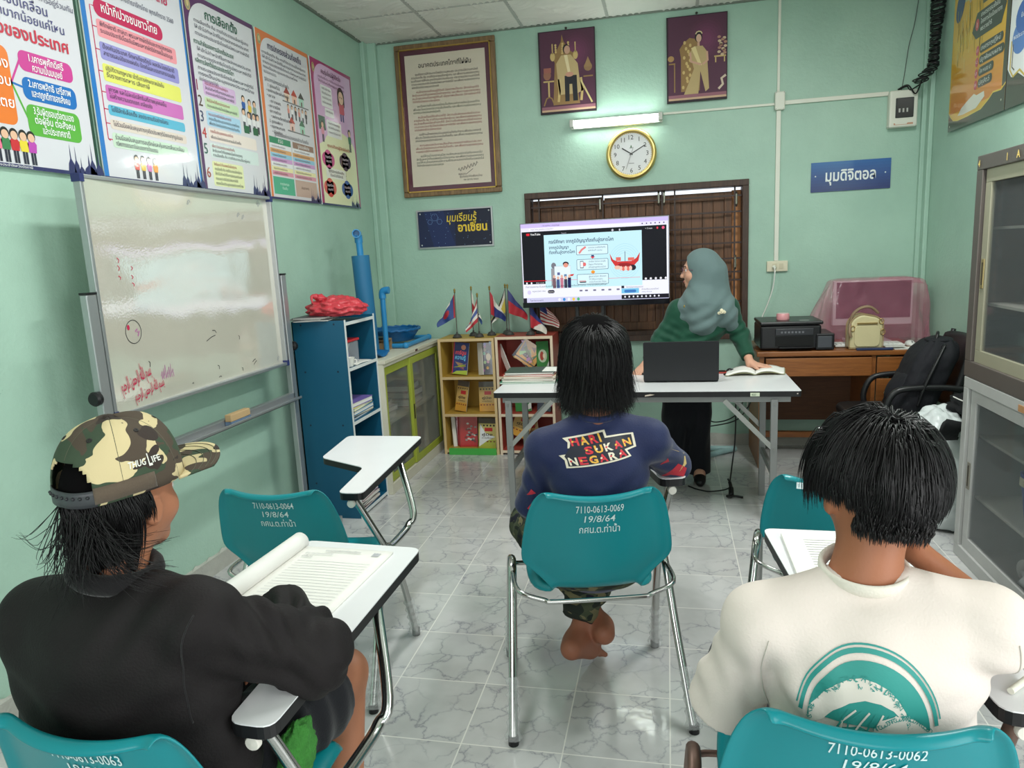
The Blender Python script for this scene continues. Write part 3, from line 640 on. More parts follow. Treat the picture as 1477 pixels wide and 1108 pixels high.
# two portraits: generic seated figures on gilt chairs
def portrait(x0, z0, w, h, kind, label):
    k = Ink(); G, G2, DP = (206, 176, 116), (150, 116, 70), (92, 44, 70)
    k.rect(0, 0, w, h, (40, 24, 36), L=1); k.rect(.012, .014, w - .006, h - .006, (84, 42, 66), L=2)
    for i in range(6): k.ell(w * .66, h * .72, .125 - i * .018, .14 - i * .02, (88 + 5 * i, 43 + 2 * i, 68 + 4 * i), 2.5 + .2 * i)
    k.rect(.012, .014, w - .006, .05, (150, 96, 110), L=4); k.rect(.012, .014, w - .006, .028, (206, 170, 140), L=5)
    if kind == 0:
        k.poly([(.10, .06), (.12, .36), (.09, .40), (.13, .43), (.17, .50), (.178, .55), (.19, .50), (.24, .43), (.28, .40), (.26, .36), (.30, .06)], G2, 6); 
        for x in (.105, .275): k.ell(x, .40, .018, .03, G, 7); k.rect(x - .004, .42, x + .004, .49, G, L=7)
        for i in range(14): k.ell(.178 + .055 * math.sin(i * 2.1), .42 + .075 * (i / 14), .008, .008, G, 8)
        k.poly([(.13, .35), (.17, .405), (.24, .405), (.29, .34), (.30, .24), (.33, .15), (.28, .13), (.15, .13), (.14, .2)], (196, 170, 122), 9)
        k.poly([(.19, .26), (.28, .26), (.285, .08), (.25, .08), (.245, .2), (.225, .2), (.222, .08), (.19, .08)], (26, 24, 32), 10)
        k.poly([(.19, .405), (.215, .405), (.235, .28), (.215, .28)], (232, 214, 170), 10); k.ell(.227, .268, .03, .017, (206, 150, 126), 12)
        k.ell(.208, .447, .026, .032, (32, 26, 28), 10); k.ell(.214, .44, .022, .029, (206, 160, 136), 11)
        for x, y in ((.14, .08), (.31, .08)): k.line([(x, y + .16), (x + .01, y + .08), (x, y)], .018, G, 9)
        k.rect(.03, .225, .11, .235, G, L=8); k.line([(.07, .23), (.07, .12)], .012, G, 8); k.line([(.03, .06), (.05, .11), (.07, .12), (.09, .11), (.11, .06)], .010, G2, 8); k.ell(.06, .275, .028, .035, (150, 100, 80), 8); k.rect(.035, .29, .09, .325, (160, 96, 84), L=9)
        k.ell(.365, .31, .03, .03, (150, 116, 80), 8); k.poly([(.335, .31), (.395, .31), (.366, .38)], (160, 126, 86), 9); k.rect(.33, .24, .40, .25, G2, L=8); k.line([(.31, .22), (.39, .06)], .012, (220, 200, 140), 11)
    else:
        k.poly([(.10, .07), (.10, .30), (.09, .36), (.12, .40), (.16, .43), (.20, .42), (.24, .36), (.23, .07)], G2, 6)
        for i in range(16): k.ell(.115 + .05 * abs(math.sin(i * 1.9)), .10 + i * .02, .009, .012, G, 7)
        k.poly([(.16, .33), (.19, .37), (.25, .37), (.28, .33), (.285, .24), (.295, .08), (.27, .06), (.235, .2), (.22, .05), (.12, .05), (.15, .12), (.19, .22)], (190, 164, 116), 9)
        k.poly([(.17, .36), (.20, .37), (.245, .24), (.225, .24)], (226, 206, 150), 10); k.line([(.165, .33), (.17, .27), (.24, .245)], .014, (206, 160, 136), 11); k.line([(.28, .33), (.285, .27), (.25, .245)], .014, (206, 160, 136), 11)
        k.ell(.222, .43, .026, .034, (30, 24, 26), 10); k.ell(.224, .422, .018, .027, (214, 172, 150), 11); k.line([(.202, .45), (.21, .463), (.225, .468), (.24, .463), (.247, .45)], .007, (226, 206, 160), 12); k.line([(.222, .395), (.222, .37)], .016, (206, 160, 136), 10)
        k.rect(.33, .285, .41, .295, G, L=8); k.line([(.34, .29), (.34, .25)], .008, G, 8); k.line([(.40, .29), (.40, .25)], .008, G, 8)
        for i in range(14): k.ell(.385 + .022 * math.sin(i * 2.3), .30 + i * .009, .012, .009, ((206, 180, 150), (176, 130, 110))[i % 2], 9)
        k.ell(.03, .30, .022, .02, (180, 140, 90), 8); k.rect(.015, .26, .06, .27, G2, L=8); k.line([(.055, .26), (.055, .07)], .008, G2, 8); k.line([(.36, .07), (.39, .1), (.38, .14), (.41, .16)], .016, (210, 190, 170), 8)
    t = thing('portrait_print', label, 'portrait', (x0 + w / 2, YB, z0), group='portraits high on the back wall')
    k.build('printed_canvas', (x0, YB - .03, z0), (1, 0, 0), (0, 0, 1), PRINTM, t, board=(w, h, .022, (38, 28, 30)))
    b = MB(); b.cyl((x0 + w * .5, YB - .022, z0 + h + .012), (x0 + w * .5, YB, z0 + h + .016), .006); b.ell((x0 + w * .5, YB - .024, z0 + h + .012), .009)
    b.build('nail', mat('dark_nail', (70, 66, 62), .4, .8), t)
portrait(-.923, 2.56, .42, .58, 0, 'dark portrait print of a seated man in a gold robe on a gilt chair')
portrait(.008, 2.56, .42, .58, 1, 'dark portrait print of a seated woman in a golden dress on a gilt chair')

# clock
t = thing('wall_clock', 'round gold rimmed wall clock with a white face below the fluorescent lamp', 'clock', (-.255, YB, 2.045))
C_ = (-.255, YB - .045, 2.228)
MB().lathe([(.148, -.02), (.150, .0), (.158, .012), (.170, .014), (.181, .006), (.186, -.012), (.186, -.04), (.17, -.045)], C_, (0, -1, 0), 64).build('rim', mat('brushed_gold', (216, 190, 120), .28, .9, var=.05), t, smooth=50)
k = Ink(); k.ell(0, 0, .155, .155, (226, 226, 228), 1, 64)
for i in range(12):
    a = math.radians(90 - 30 * (i + 1)); s_ = str(i + 1); k.text(s_, .118 * math.cos(a), .118 * math.sin(a) - .016, .046, (40, 38, 38), al='C', L=3)
for i in range(60):
    a = math.radians(6 * i); k.line([(.143 * math.cos(a), .143 * math.sin(a)), (.149 * math.cos(a), .149 * math.sin(a))], .002, (90, 90, 90), 2)
k.poly([(-.008, .045), (0, .065), (.008, .045)], (90, 120, 90), 2); k.rect(-.012, .04, .012, .044, (120, 120, 120), L=2); k.rect(-.02, -.07, .02, -.065, (150, 150, 150), L=2)
k.build('dial', (C_[0], C_[1] + .008, C_[2]), (1, 0, 0), (0, 0, 1), PRINTM, t)
for nm, a, l, tl, w, dy, c in (('hour_hand', 147, .08, .012, .008, .004, (40, 40, 42)), ('minute_hand', 29, .115, .014, .006, .002, (40, 40, 42)), ('second_hand', 250, .115, .05, .0018, .0, (80, 70, 60))):
    a = math.radians(a); d = Vector((math.cos(a), 0, math.sin(a))); p = Vector((C_[0], C_[1] + dy, C_[2]))
    MB().bar(p - d * tl, p + d * l, w, .001, (0, 1, 0)).build(nm, mat(nm + '_paint', c, .4), t)

# fluorescent lamp
t = thing('fluorescent_lamp', 'white fluorescent tube lamp glowing on the back wall above the clock', 'lamp', (-.36, YB, 2.42))
MB().box(-.70, YB - .045, 2.435, -.025, YB, 2.50).build('batten', mat('white_enamel', (226, 226, 220), .4), t, bevel=.006)
MB().cyl((-.665, YB - .07, 2.468), (-.055, YB - .07, 2.468), .021, n=24).build('tube', mat('lit_tube', (246, 255, 250), .3, var=0, emit=22.0), t, smooth=40)
for x in (-.70, -.055):
    MB().box(x, YB - .10, 2.442, x + .03, YB - .04, 2.496).build('lamp_holder', mat('clear_grey_plastic', (200, 200, 192), .35), t, bevel=.004)

# trunking, junction box, breaker box, socket
PVC = mat('white_pvc', (226, 226, 214), .45, var=.04)
tag(MB().box(-.02, YB - .014, 2.487, .755, YB, 2.503).build('cable_duct', PVC, bevel=.002), 'thin white duct from the lamp to the junction box', 'cable duct', 'white cable ducts on the back wall')
tag(MB().box(.818, YB - .018, 2.485, 1.495, YB, 2.513).build('cable_duct', PVC, bevel=.002), 'white duct from the junction box to the breaker box', 'cable duct', 'white cable ducts on the back wall')
tag(MB().box(.768, YB - .014, 2.575, .786, YB, ZC - .01).build('cable_duct', PVC, bevel=.002), 'thin white duct rising from the junction box to the ceiling', 'cable duct', 'white cable ducts on the back wall')
tag(MB().box(.766, YB - .018, 1.398, .796, YB, 2.449).build('cable_duct', PVC, bevel=.002), 'long white duct dropping from the junction box to the socket', 'cable duct', 'white cable ducts on the back wall')
t = thing('junction_box', 'small white junction box where the four ducts meet', 'junction box', (.785, YB, 2.45))
MB().box(.752, YB - .04, 2.45, .82, YB, 2.574).build('box', PVC, t, bevel=.008)
for x in (.76, .812):
    for z in (2.458, 2.566): MB().cyl((x, YB - .042, z), (x, YB - .036, z), .003).build('screw', mat('screw_steel', (150, 150, 145), .4, .9), t)
t = thing('breaker_box', 'white breaker box with a smoked window, high in the right corner', 'breaker box', (1.58, YB, 2.265))
MB().box(1.49, YB - .07, 2.265, 1.668, YB, 2.507).build('case', PVC, t, bevel=.012, seg=3)
MB().box(1.527, YB - .078, 2.325, 1.64, YB - .066, 2.455).build('window', mat('smoked_plastic', (52, 56, 58), .15), t, bevel=.005)
b = MB(); 
for i in range(3): b.box(1.545 + i * .024, YB - .082, 2.36, 1.555 + i * .024, YB - .077, 2.385)
b.build('breaker_switch', mat('pale_switch', (190, 190, 186), .4), t)
k = Ink(); k.poly([(.02, .015), (.14, .015), (.14, .027), (.105, .027), (.10, .018), (.03, .018), (.028, .027), (.018, .027)], (200, 150, 124), 1)
k.build('maker_mark', (1.50, YB - .0705, 2.265), (1, 0, 0), (0, 0, 1), PRINTM, t)
t = thing('wall_socket', 'cream double wall socket with a white plug in it, right of the window', 'socket', (.789, YB, 1.32))
MB().box(.716, YB - .026, 1.32, .862, YB, 1.397).build('plate', mat('cream_plastic', (222, 214, 190), .4), t, bevel=.005)
b = MB()
for x in (.755, .80): b.box(x, YB - .031, 1.34, x + .03, YB - .025, 1.378)
b.build('outlet', mat('cream_outlet', (206, 198, 172), .4), t)
t = thing('power_cord', 'white power cord hanging from the wall socket behind the printer', 'cord', (.76, YB - .03, .8))
MB().tube(bez([(.765, YB - .06, 1.352), (.765, YB - .075, 1.30), (.755, YB - .06, 1.2), (.72, YB - .05, 1.08), (.67, YB - .05, .95), (.63, YB - .06, .80), (.60, YB - .07, .6), (.585, YB - .06, .3)]), .0045, 8).build('cable', mat('white_cable', (230, 230, 224), .4), t, smooth=180)
MB().lathe([(.008, 0), (.014, .004), (.014, .02), (.007, .035)], (.765, YB - .03, 1.355), (0, -1, -.15), 16).build('plug', PVC, t, smooth=40)
tag(MB().tube(bez([(1.665, YB - .01, 3.19), (1.64, YB - .012, 2.95), (1.61, YB - .01, 2.8), (1.59, YB - .012, 2.62), (1.575, YB - .012, 2.51)]), .0025, 6).build('thin_wire', mat('grey_wire', (92, 100, 96), .5), smooth=180), 'thin grey wire dropping from the ceiling to the breaker box', 'wire')
P = []
for i in range(1100):
    q = i / 1100; z = 3.18 - .66 * q; rr = .045 + .022 * math.sin(q * 7) * .4; a = q * 2 * math.pi * 58
    cx = 1.722 - .02 * q - (.08 * max(0, q - .86) / .14)
    P.append((cx + rr * .7 * math.cos(a), 5.46 + rr * 1.3 * math.sin(a), z + .012 * math.sin(a * .37)))
P += [tuple(p) for p in bez([P[-1], (1.615, 5.58, 2.50), (1.60, 5.62, 2.53), (1.555, 5.63, 2.515)])]
t = thing('coiled_cable', 'bundle of black coiled cable hanging in the right corner', 'cable', (1.7, 5.55, 2.5))
BLK = mat('black_rubber', (24, 24, 25), .5, var=.1)
MB().tube(P, .0045, 6).build('coil', BLK, t, smooth=180)
MB().tube(bez([(1.66, 5.50, 2.56), (1.64, 5.56, 2.47), (1.60, 5.60, 2.535), (1.545, 5.625, 2.515)]), .005, 6).build('loose_end', BLK, t, smooth=180)

# signs
k = Ink(); W, H = .524, .205
for i in range(10): k.rect(0, H * i / 10, W, H * (i + 1) / 10, (26 + i, 40 + 6 * i, 110 + 6 * i), L=1)
k.text('มุมดิจิตอล', W / 2, .072, .105, (236, 238, 240), w=.33, al='C', bold=.022)
for x in (.03, W - .035): k.ell(x, .11, .005, .005, (220, 225, 230), 3)
tag(k.build('wall_sign', (1.008, YB - .008, 1.869), (1, 0, 0), (0, 0, 1), PRINT, board=(W, H, .006, (40, 50, 100))), 'blue sign reading มุมดิจิตอล on the back wall to the right', 'sign')
t = thing('wall_sign', 'dark starry sign with gold Thai lettering in a silver frame, below the framed document', 'sign', (-1.655, YB, 1.612))
x0, x1, z0, z1 = -1.97, -1.341, 1.612, 1.918; b = MB(); f = .012
for a in ((x0, z0, x1, z0 + f), (x0, z1 - f, x1, z1), (x0, z0 + f, x0 + f, z1 - f), (x1 - f, z0 + f, x1, z1 - f)): b.box(a[0], YB - .016, a[1], a[2], YB - .002, a[3])
b.build('frame', mat('silver_frame', (176, 178, 180), .35, .8), t)
k = Ink(); W, H = x1 - x0 - .02, z1 - z0 - .02; k.rect(0, 0, W, H, (22, 28, 52), L=1); k.rect(0, 0, W * .5, H, (24, 36, 74), L=2); k.poly([(W * .2, 0), (W * .5, 0), (W * .35, H), (.05, H)], (26, 42, 90), 3)
for cx, cy, r in ((.14, .235, .03), (.18, .20, .022), (.10, .20, .02)):
    k.line([(cx + r * math.cos(math.radians(60 * i)), cy + r * math.sin(math.radians(60 * i))) for i in range(6)], .0025, (110, 140, 190), 5, True)
for i in range(40): k.ell(W * random.random(), H * random.random(), .002, .002, (140, 170, 220), 5)
k.text('มุมเรียนรู้', .24, .195, .085, (226, 196, 66), w=.25, shear=.15, bold=.012); k.text('อาเซียน', .33, .115, .09, (236, 200, 60), w=.24, bold=.03)
for x, y in ((.02, .02), (W - .02, .02), (.02, H - .02), (W - .02, H - .02)): k.ell(x, y, .006, .006, (190, 190, 190), 6)
k.build('sign_face', (x0 + .01, YB - .008, z0 + .01), (1, 0, 0), (0, 0, 1), PRINTM, t, board=(W, H, .004, (22, 28, 52)))

# ================================================================== FURNITURE AND SMALL THINGS
ALU = mat('brushed_aluminium', (176, 178, 180), .38, .75, var=.06)
STEEL = mat('grey_painted_steel', (140, 141, 140), .45, .4, var=.1)
CHROME = mat('chrome_tube', (196, 196, 194), .16, 1.0, var=.05)
WHITE_LAM = mat('white_laminate', (226, 226, 228), .22, var=.025)
BLACK_PL = mat('black_plastic', (22, 22, 24), .4, var=.1)
PAPER = mat('white_paper', (232, 230, 224), .7, var=.02)

# whiteboard on its stand
def whiteboard():
    m, nt, b = nodes('whiteboard_enamel')
    g = N(nt, 'NewGeometry'); n1 = N(nt, 'TexNoise', i_Scale=2.2, i_Detail=3.0); nt.links.new(g.outputs['Position'], n1.inputs['Vector'])
    r = ramp(nt, [(.3, (200, 196, 182)), (.7, (208, 204, 190))]); nt.links.new(n1.outputs['Fac'], r.inputs[0]); nt.links.new(r.outputs[0], b.inputs['Base Color'])
    w = N(nt, 'TexNoise', i_Scale=5.0, i_Detail=0.0); nt.links.new(g.outputs['Position'], w.inputs['Vector'])
    bp = N(nt, 'Bump', i_Strength=1.0, i_Distance=.0035); nt.links.new(w.outputs['Fac'], bp.inputs['Height'])
    w2 = N(nt, 'TexNoise', i_Scale=120.0, i_Detail=1.0); nt.links.new(g.outputs['Position'], w2.inputs['Vector'])
    bp2 = N(nt, 'Bump', i_Strength=.3, i_Distance=.0006); nt.links.new(w2.outputs['Fac'], bp2.inputs['Height']); nt.links.new(bp.outputs['Normal'], bp2.inputs['Normal']); nt.links.new(bp2.outputs['Normal'], b.inputs['Normal'])
    b.inputs['Roughness'].default_value = .045; b.inputs['IOR'].default_value = 3.6; b.inputs['Specular IOR Level'].default_value = .5
    X, y0, y1, z0, z1 = -2.1, 2.35, 3.645, 1.005, 1.895
    t = thing('whiteboard', 'white marker board on a grey wheeled stand with red handwriting low on it', 'whiteboard', (X, 3.0, 0))
    sag = lambda y: X - .018 + .0282 * (y - 3.32) ** 2 - .006
    b = MB(); b.grid(lambda u, v: (sag(y0 + u * (y1 - y0)), y0 + u * (y1 - y0), z0 + v * (z1 - z0)), 40, 4); b.grid(lambda u, v: (X - .027, y1 - u * (y1 - y0), z0 + v * (z1 - z0)), 2, 2)
    b.build('writing_surface', m, t, smooth=30)
    b = MB(); f = .016
    for a in ((y0 - f, z0 - f, y1 + f, z0), (y0 - f, z1, y1 + f, z1 + f), (y0 - f, z0, y0, z1), (y1, z0, y1 + f, z1)): b.box(X - .028, a[0], a[1], X + .005, a[2], a[3])
    b.build('board_frame', ALU, t, bevel=.003)
    b = MB()
    for y in (y0 - f - .004, y1 + f - .018):
        for z in (z0 - f - .003, z1 - .012): b.box(X - .03, y, z, X + .008, y + .022, z + .03)
    b.build('corner_cap', mat('navy_plastic', (44, 52, 104), .4), t)
    for y, zt in ((2.298, 1.472), (3.69, 1.49)):
        MB().box(X - .02, y - .024, .06, X + .012, y + .024, zt).build('post', ALU, t, bevel=.004)
        MB().box(X - .02, y - .025, zt, X + .014, y + .025, zt + .008).build('post_cap', BLACK_PL, t)
        b = MB(); b.box(X - .17, y - .02, .04, X + .22, y + .02, .08)
        ft = b.build('foot', ALU, t, bevel=.004)
        for x in (-.14, .19): MB().lathe([(.006, -.012), (.02, -.01), (.02, .01), (.006, .012)], (X + x, y, .02), (0, 1, 0), 16).build('castor', BLACK_PL, ft)
    for y, s_ in ((2.27, -1), (3.722, 1)):
        MB().lathe([(.012, -.02), (.012, .0), (.026, .003), (.028, .02), (.022, .028)], (X + .0, y, 1.085), (0, s_, 0), 20).build('knob', BLACK_PL, t, smooth=40)
    b = MB(); b.box(X - .02, 2.31, .79, X + .012, 3.68, .825); b.box(X + .012, 2.31, .79, X + .055, 3.68, .796); b.box(X + .05, 2.31, .79, X + .055, 3.68, .806)
    b.build('pen_tray', ALU, t, bevel=.002)
    k = Ink(); RD, PU, BK = (186, 28, 74), (170, 90, 150), (40, 38, 44)
    k.line([(.155 + .046 * math.cos(i * .21), .305 + .047 * math.sin(i * .21)) for i in range(30)], .003, BK, 2, True)
    bl = lambda k, n: k.build(n, (X, y0, z0), (0, 1, 0), (0, 0, 1), PRINTM, t, curve=lambda a, b_, h_: (sag(y0 + a) + h_ + .0004, y0 + a, z0 + b_))
    k.ell(.128, .325, .008, .011, RD, 2); k.line([(.165, .305), (.18, .315), (.175, .30), (.19, .305), (.178, .285)], .006, PU, 2)
    bl(k, 'marker_sketch'); k = Ink()
    ar = 'ﻢﻴﺣﺮﻟﺍ ﻦﻤﺣﺮﻟﺍ ﷲ ﻢﺴﺑ'
    k.text(ar, .04, .078, .07, RD, w=.19, rot=.22, bold=.015); k.text(ar, .11, .03, .055, RD, w=.19, rot=.16, bold=.012)
    for i in range(7): k.line([(.285 + i * .012, .10 - .01 * (i % 2)), (.295 + i * .012, .12 + .012 * (i % 3)), (.292 + i * .013, .085)], .003, PU, 2)
    bl(k, 'marker_writing'); k = Ink()
    for i, (a, c) in enumerate((((.12, .60), (.125, .58)), ((.118, .57), (.12, .55)), ((.115, .53), (.122, .515)), ((.195, .565), (.195, .55)), ((.19, .53), (.192, .515)), ((.188, .50), (.196, .485)))): k.line([a, ((a[0] + c[0]) / 2 + .008, (a[1] + c[1]) / 2), c], .004, RD, 2)
    for a, c in (((.69, .25), (.72, .235)), ((.90, .20), (.905, .18)), ((.635, .205), (.71, .225)), ((.70, .08), (.71, .06)), ((.22, .175), (.225, .15)), ((.49, .03), (.50, .026)), ((.70, .022), (.72, .019)), ((.9, .035), (.905, .02)), ((1.0, .05), (1.03, .06)), ((1.01, .035), (1.04, .05))): k.line([a, ((a[0] + c[0]) / 2 + .006, (a[1] + c[1]) / 2 + .005), c], .0035, BK, 2)
    for x, y in ((1.21, .87), (1.22, .86), (1.06, .79), (.63, .84), (1.02, .8), (1.25, .03)): k.line([(x + .012 * math.cos(i), y + .012 * math.sin(i * 1.3)) for i in range(6)], .0025, (120, 130, 140), 2)
    bl(k, 'stray_mark')
    t = thing('board_eraser', 'small wooden board eraser on the tray of the whiteboard', 'eraser', (X + .03, 3.08, .797))
    MB().box(X + .015, 3.0, .815, X + .05, 3.165, .85).build('wooden_back', mat('pale_wood', (186, 156, 116), .6), t, bevel=.004)
    MB().box(X + .014, 3.0, .797, X + .05, 3.165, .815).build('felt_pad', mat('blue_grey_felt', (96, 116, 140), .9), t)
whiteboard()

# blue open shelf unit
BLUE = mat('blue_board', (14, 84, 114), .45, var=.08, vs=3); BEDGE = mat('white_edging', (214, 218, 218), .5, var=.04)
t = thing('shelf_unit', 'tall blue open shelf unit with white edges behind the whiteboard', 'shelf', (-2.0, 4.08, 0))
x0, x1, y0, y1 = -2.17, -1.835, 3.865, 4.30
for y in (y0, y1 - .018): MB().box(x0, y, 0, x1, y + .018, 1.21).build('side_panel', BLUE, t)
MB().box(x0, y0, 0, x0 + .006, y1, 1.21).build('back_panel', BLUE, t)
for z in (.03, .235, .60, .925, 1.196): MB().box(x0, y0 + .018, z - .016, x1, y1 - .018, z).build('shelf_board', BLUE, t)
b = MB()
for z in (.03, .235, .60, .925, 1.197): b.box(x1, y0 + .016, z - .018, x1 + .003, y1 - .015, z + .001)
for y in (y0 - .001, y1 - .015): b.box(x1, y, 0, x1 + .003, y + .017, 1.213)
b.build('edge_strip', BEDGE, t)
b = MB()
for x in (-2.11, -1.90):
    for z in (.22, .585, .91, 1.19): b.cyl((x, y0 - .001, z), (x, y0 + .002, z), .006, n=10)
b.build('screw_cap', mat('dark_screw', (16, 40, 60), .5), t)

def stack(name, cat, items, x, y, z, group, yaw0=0):
    """flat stack; items: (w, d, h, colour, yaw, label)"""
    for w, d, h, c, yaw, lab in items:
        k = MB(); k.box(-w / 2, -d / 2, 0, w / 2, d / 2, h * .12); k.box(-w / 2, -d / 2, h * .88, w / 2, d / 2, h); k.box(-w / 2, -d / 2, h * .1, -w / 2 + .003, d / 2, h * .9)
        o = thing(name, lab, cat, (x, y, z), yaw0 + yaw, group)
        k.build('cover', mat('cover_%d_%d_%d' % c, c, .4), o, local=True)
        MB().box(-w / 2 + .003, -d / 2 + .003, h * .12, w / 2 - .003, d / 2 - .003, h * .88).build('pages', PAPER, o, local=True)
        z += h + .0004
stack('folder', 'folder', [(.22, .30, .012, (58, 96, 136), 2, 'blue folder at the bottom of the stack in the middle of the blue shelf'), (.22, .29, .014, (146, 140, 104), -3, 'khaki folder second from the bottom in the blue shelf stack'), (.23, .30, .024, (40, 120, 176), 1, 'bright blue folder in the middle of the blue shelf stack'), (.22, .31, .018, (214, 206, 110), 3, 'yellow folder under the purple one in the blue shelf'), (.22, .27, .03, (122, 104, 176), -4, 'purple folder on top of the stack in the blue shelf')], -1.97, 4.09, .6005, 'folders stacked in the blue shelf')
stack('magazine', 'magazine', [(.24, .27, .014, (90, 52, 66), 2, 'maroon magazine at the bottom of the pile low in the blue shelf'), (.24, .26, .012, (196, 186, 180), -3, 'cream magazine second from the bottom low in the blue shelf'), (.23, .27, .014, (60, 60, 70), 4, 'charcoal magazine third from the bottom low in the blue shelf'), (.24, .26, .012, (206, 200, 196), -2, 'off white magazine under the top two low in the blue shelf'), (.23, .26, .014, (126, 60, 90), 3, 'plum magazine second from the top low in the blue shelf'), (.22, .25, .016, (150, 130, 166), -6, 'lilac magazine on top of the pile low in the blue shelf')], -1.965, 4.06, .031, 'magazines at the bottom of the blue shelf')
t = thing('pencil_box', 'clear red lidded box of pens in the top of the blue shelf', 'pen box', (-1.93, 4.07, .926))
MB().box(-2.0, 3.97, .93, -1.88, 4.14, 1.065).build('clear_box', mat('clear_box_plastic', (200, 206, 214), .1, alpha=.32, var=0), t, bevel=.01)
MB().box(-2.005, 3.965, 1.065, -1.875, 4.145, 1.08).build('lid', mat('red_lid', (196, 44, 52), .4), t, bevel=.004)
b = MB()
for i in range(9): b.c = i % 3; b.cyl((-1.985 + .02 * (i % 4), 3.985 + .017 * i, .932), (-1.975 + .02 * (i % 3), 3.99 + .016 * i, 1.05), .007, n=8)
b.build('pens', [mat('pen_red', (196, 40, 60), .4), mat('pen_blue', (50, 60, 150), .4), mat('pen_white', (220, 220, 220), .4)], t)
t = thing('cup', 'small white cup lying in front of the pen box in the blue shelf', 'cup', (-1.87, 3.96, .926))
MB().lathe([(.018, 0), (.024, .002), (.034, .05), (.036, .055), (.032, .05), (.022, .006), (.0, .006)], (-1.865, 3.95, .926), (0, 0, 1), 24).build('bowl', mat('white_glaze', (230, 228, 222), .2), t, smooth=50)
MB().tube(bez([(-1.848, 3.978, .965), (-1.838, 3.995, .96), (-1.838, 3.99, .94), (-1.85, 3.972, .94)]), .004, 8).build('handle', MATS['white_glaze'], t, smooth=180)
tag(MB().grid(lambda u, v: (-1.99 + .15 * u, 4.0 + .24 * v, .9275 + .012 * max(0, u - .75) * math.sin(v * 5)), 8, 10).build('paper', PAPER, smooth=180, solid=.002), 'loose white sheet under the cup in the blue shelf', 'paper')

# things on the blue shelf
stack('booklet', 'booklet', [(.21, .29, .008, (70, 70, 76), 12, 'grey booklet at the bottom of the pile on the blue shelf'), (.21, .28, .007, (112, 108, 108), -6, 'pale grey booklet in the pile under the red bag'), (.20, .28, .008, (64, 60, 66), 7, 'dark booklet on top of the pile under the red bag')], -2.06, 3.98, 1.2105, 'booklets on top of the blue shelf')
def vnoise(p, s=1.0, seed=0):
    """cheap smooth noise from sines, array-friendly"""
    x, y, z = p[..., 0] * s, p[..., 1] * s, p[..., 2] * s; q = seed * 1.7
    return (np.sin(x * 1.7 + 1.3 * np.sin(y * 1.1 + q) + q) + np.sin(y * 2.1 + 1.1 * np.sin(z * 1.3 + q) + 2 * q) + np.sin(z * 1.9 + 1.2 * np.sin(x * 1.5 + q) + 3 * q)) / 3
def blob(c, r, amp, s, seed, n=48, m=32, flat=True, pw=1.0):
    b = MB(); b.ell((0, 0, 0), (1, 1, 1), n=n, m=m); A = np.array(b.v)
    d = 1 + amp * vnoise(A, s, seed) + amp * .6 * np.abs(vnoise(A, s * 2.3, seed + 3))
    A = np.sign(A) * np.abs(A) ** pw * d[:, None] * np.array(r)
    if flat: A[:, 2] = np.maximum(A[:, 2], -r[2] * .55)
    b.v = [tuple(v) for v in (A + np.array(c))]; return b
REDP = mat('red_plastic_bag', (214, 66, 78), .3, alpha=.82, var=.2, vs=22, bump=.8, bs=30)
t = thing('plastic_bag', 'red plastic bag lying on booklets on top of the blue shelf', 'bag', (-1.97, 4.05, 1.235))
blob((-1.97, 4.07, 1.268), (.17, .15, .072), .13, 8, 1, 80, 50).build('bag_body', REDP, t, smooth=180)
b = blob((-2.03, 3.99, 1.335), (.03, .03, .022), .3, 4, 5, 20, 12, False); b.tube(bez([(-2.04, 3.99, 1.34), (-2.07, 3.96, 1.35), (-2.06, 3.94, 1.31)]), [.012, .016, .02, .02, .02, .016, .014, .012, .01, .01, .008, .008, .007, .006, .005, .004, .003], 8)
b.build('knot', REDP, t, smooth=180)

# low cabinet with green sliding doors
CREAM = mat('cream_board', (206, 202, 184), .5, var=.06); GREEN = mat('lime_green_door', (158, 168, 62), .45, var=.08); PANE = mat('cabinet_glass', (120, 128, 126), .06, alpha=.34, var=0, spec=.7)
t = thing('low_cabinet', 'low cream cabinet with green sliding glass doors along the left wall', 'cabinet', (-2.0, 4.88, 0))
x0, x1, y0, y1 = -2.25, -1.80, 4.305, 5.46; b = MB()
b.box(x0, y0, .07, x1, y0 + .018, .88); b.box(x0, y1 - .018, .07, x1, y1, .88); b.box(x0, y0, 0, x1 - .0, y1, .07); b.box(x0, y0, .07, x0 + .01, y1, .88); b.box(x0, y0 + .018, .855, x1, y1 - .018, .88)
b.build('carcass', CREAM, t, bevel=.002)
MB().box(x0, y0 - .004, .88, x1 + .014, y1, .905).build('cabinet_top', CREAM, t, bevel=.003)
MB().box(x0 + .01, y0 + .02, .44, x1 - .05, y1 - .02, .455).build('shelf_board', CREAM, t)
for ya, yb, xo in ((4.325, 4.84, -.012), (4.80, 5.44, .0)):
    b = MB(); f = .05; X = x1 + xo
    for a in ((ya, .075, yb, .075 + f), (ya, .85 - f, yb, .85), (ya, .075 + f, ya + f, .85 - f), (yb - f, .075 + f, yb, .85 - f)): b.box(X - .016, a[0], a[1], X, a[2], a[3])
    d = b.build('sliding_door', GREEN, t, bevel=.002)
    MB().box(X - .010, ya + f, .075 + f, X - .006, yb - f, .85 - f).build('pane', PANE, d)
    if xo == 0: 
        MB().box(X, ya + .012, .40, X + .004, ya + .03, .51).build('handle', BLACK_PL, d, bevel=.002)
MB().box(x1 + .0145, 4.89, .884, x1 + .018, 4.93, .897).build('lock_mark', mat('dark_brown_mark', (70, 40, 34), .5), t)
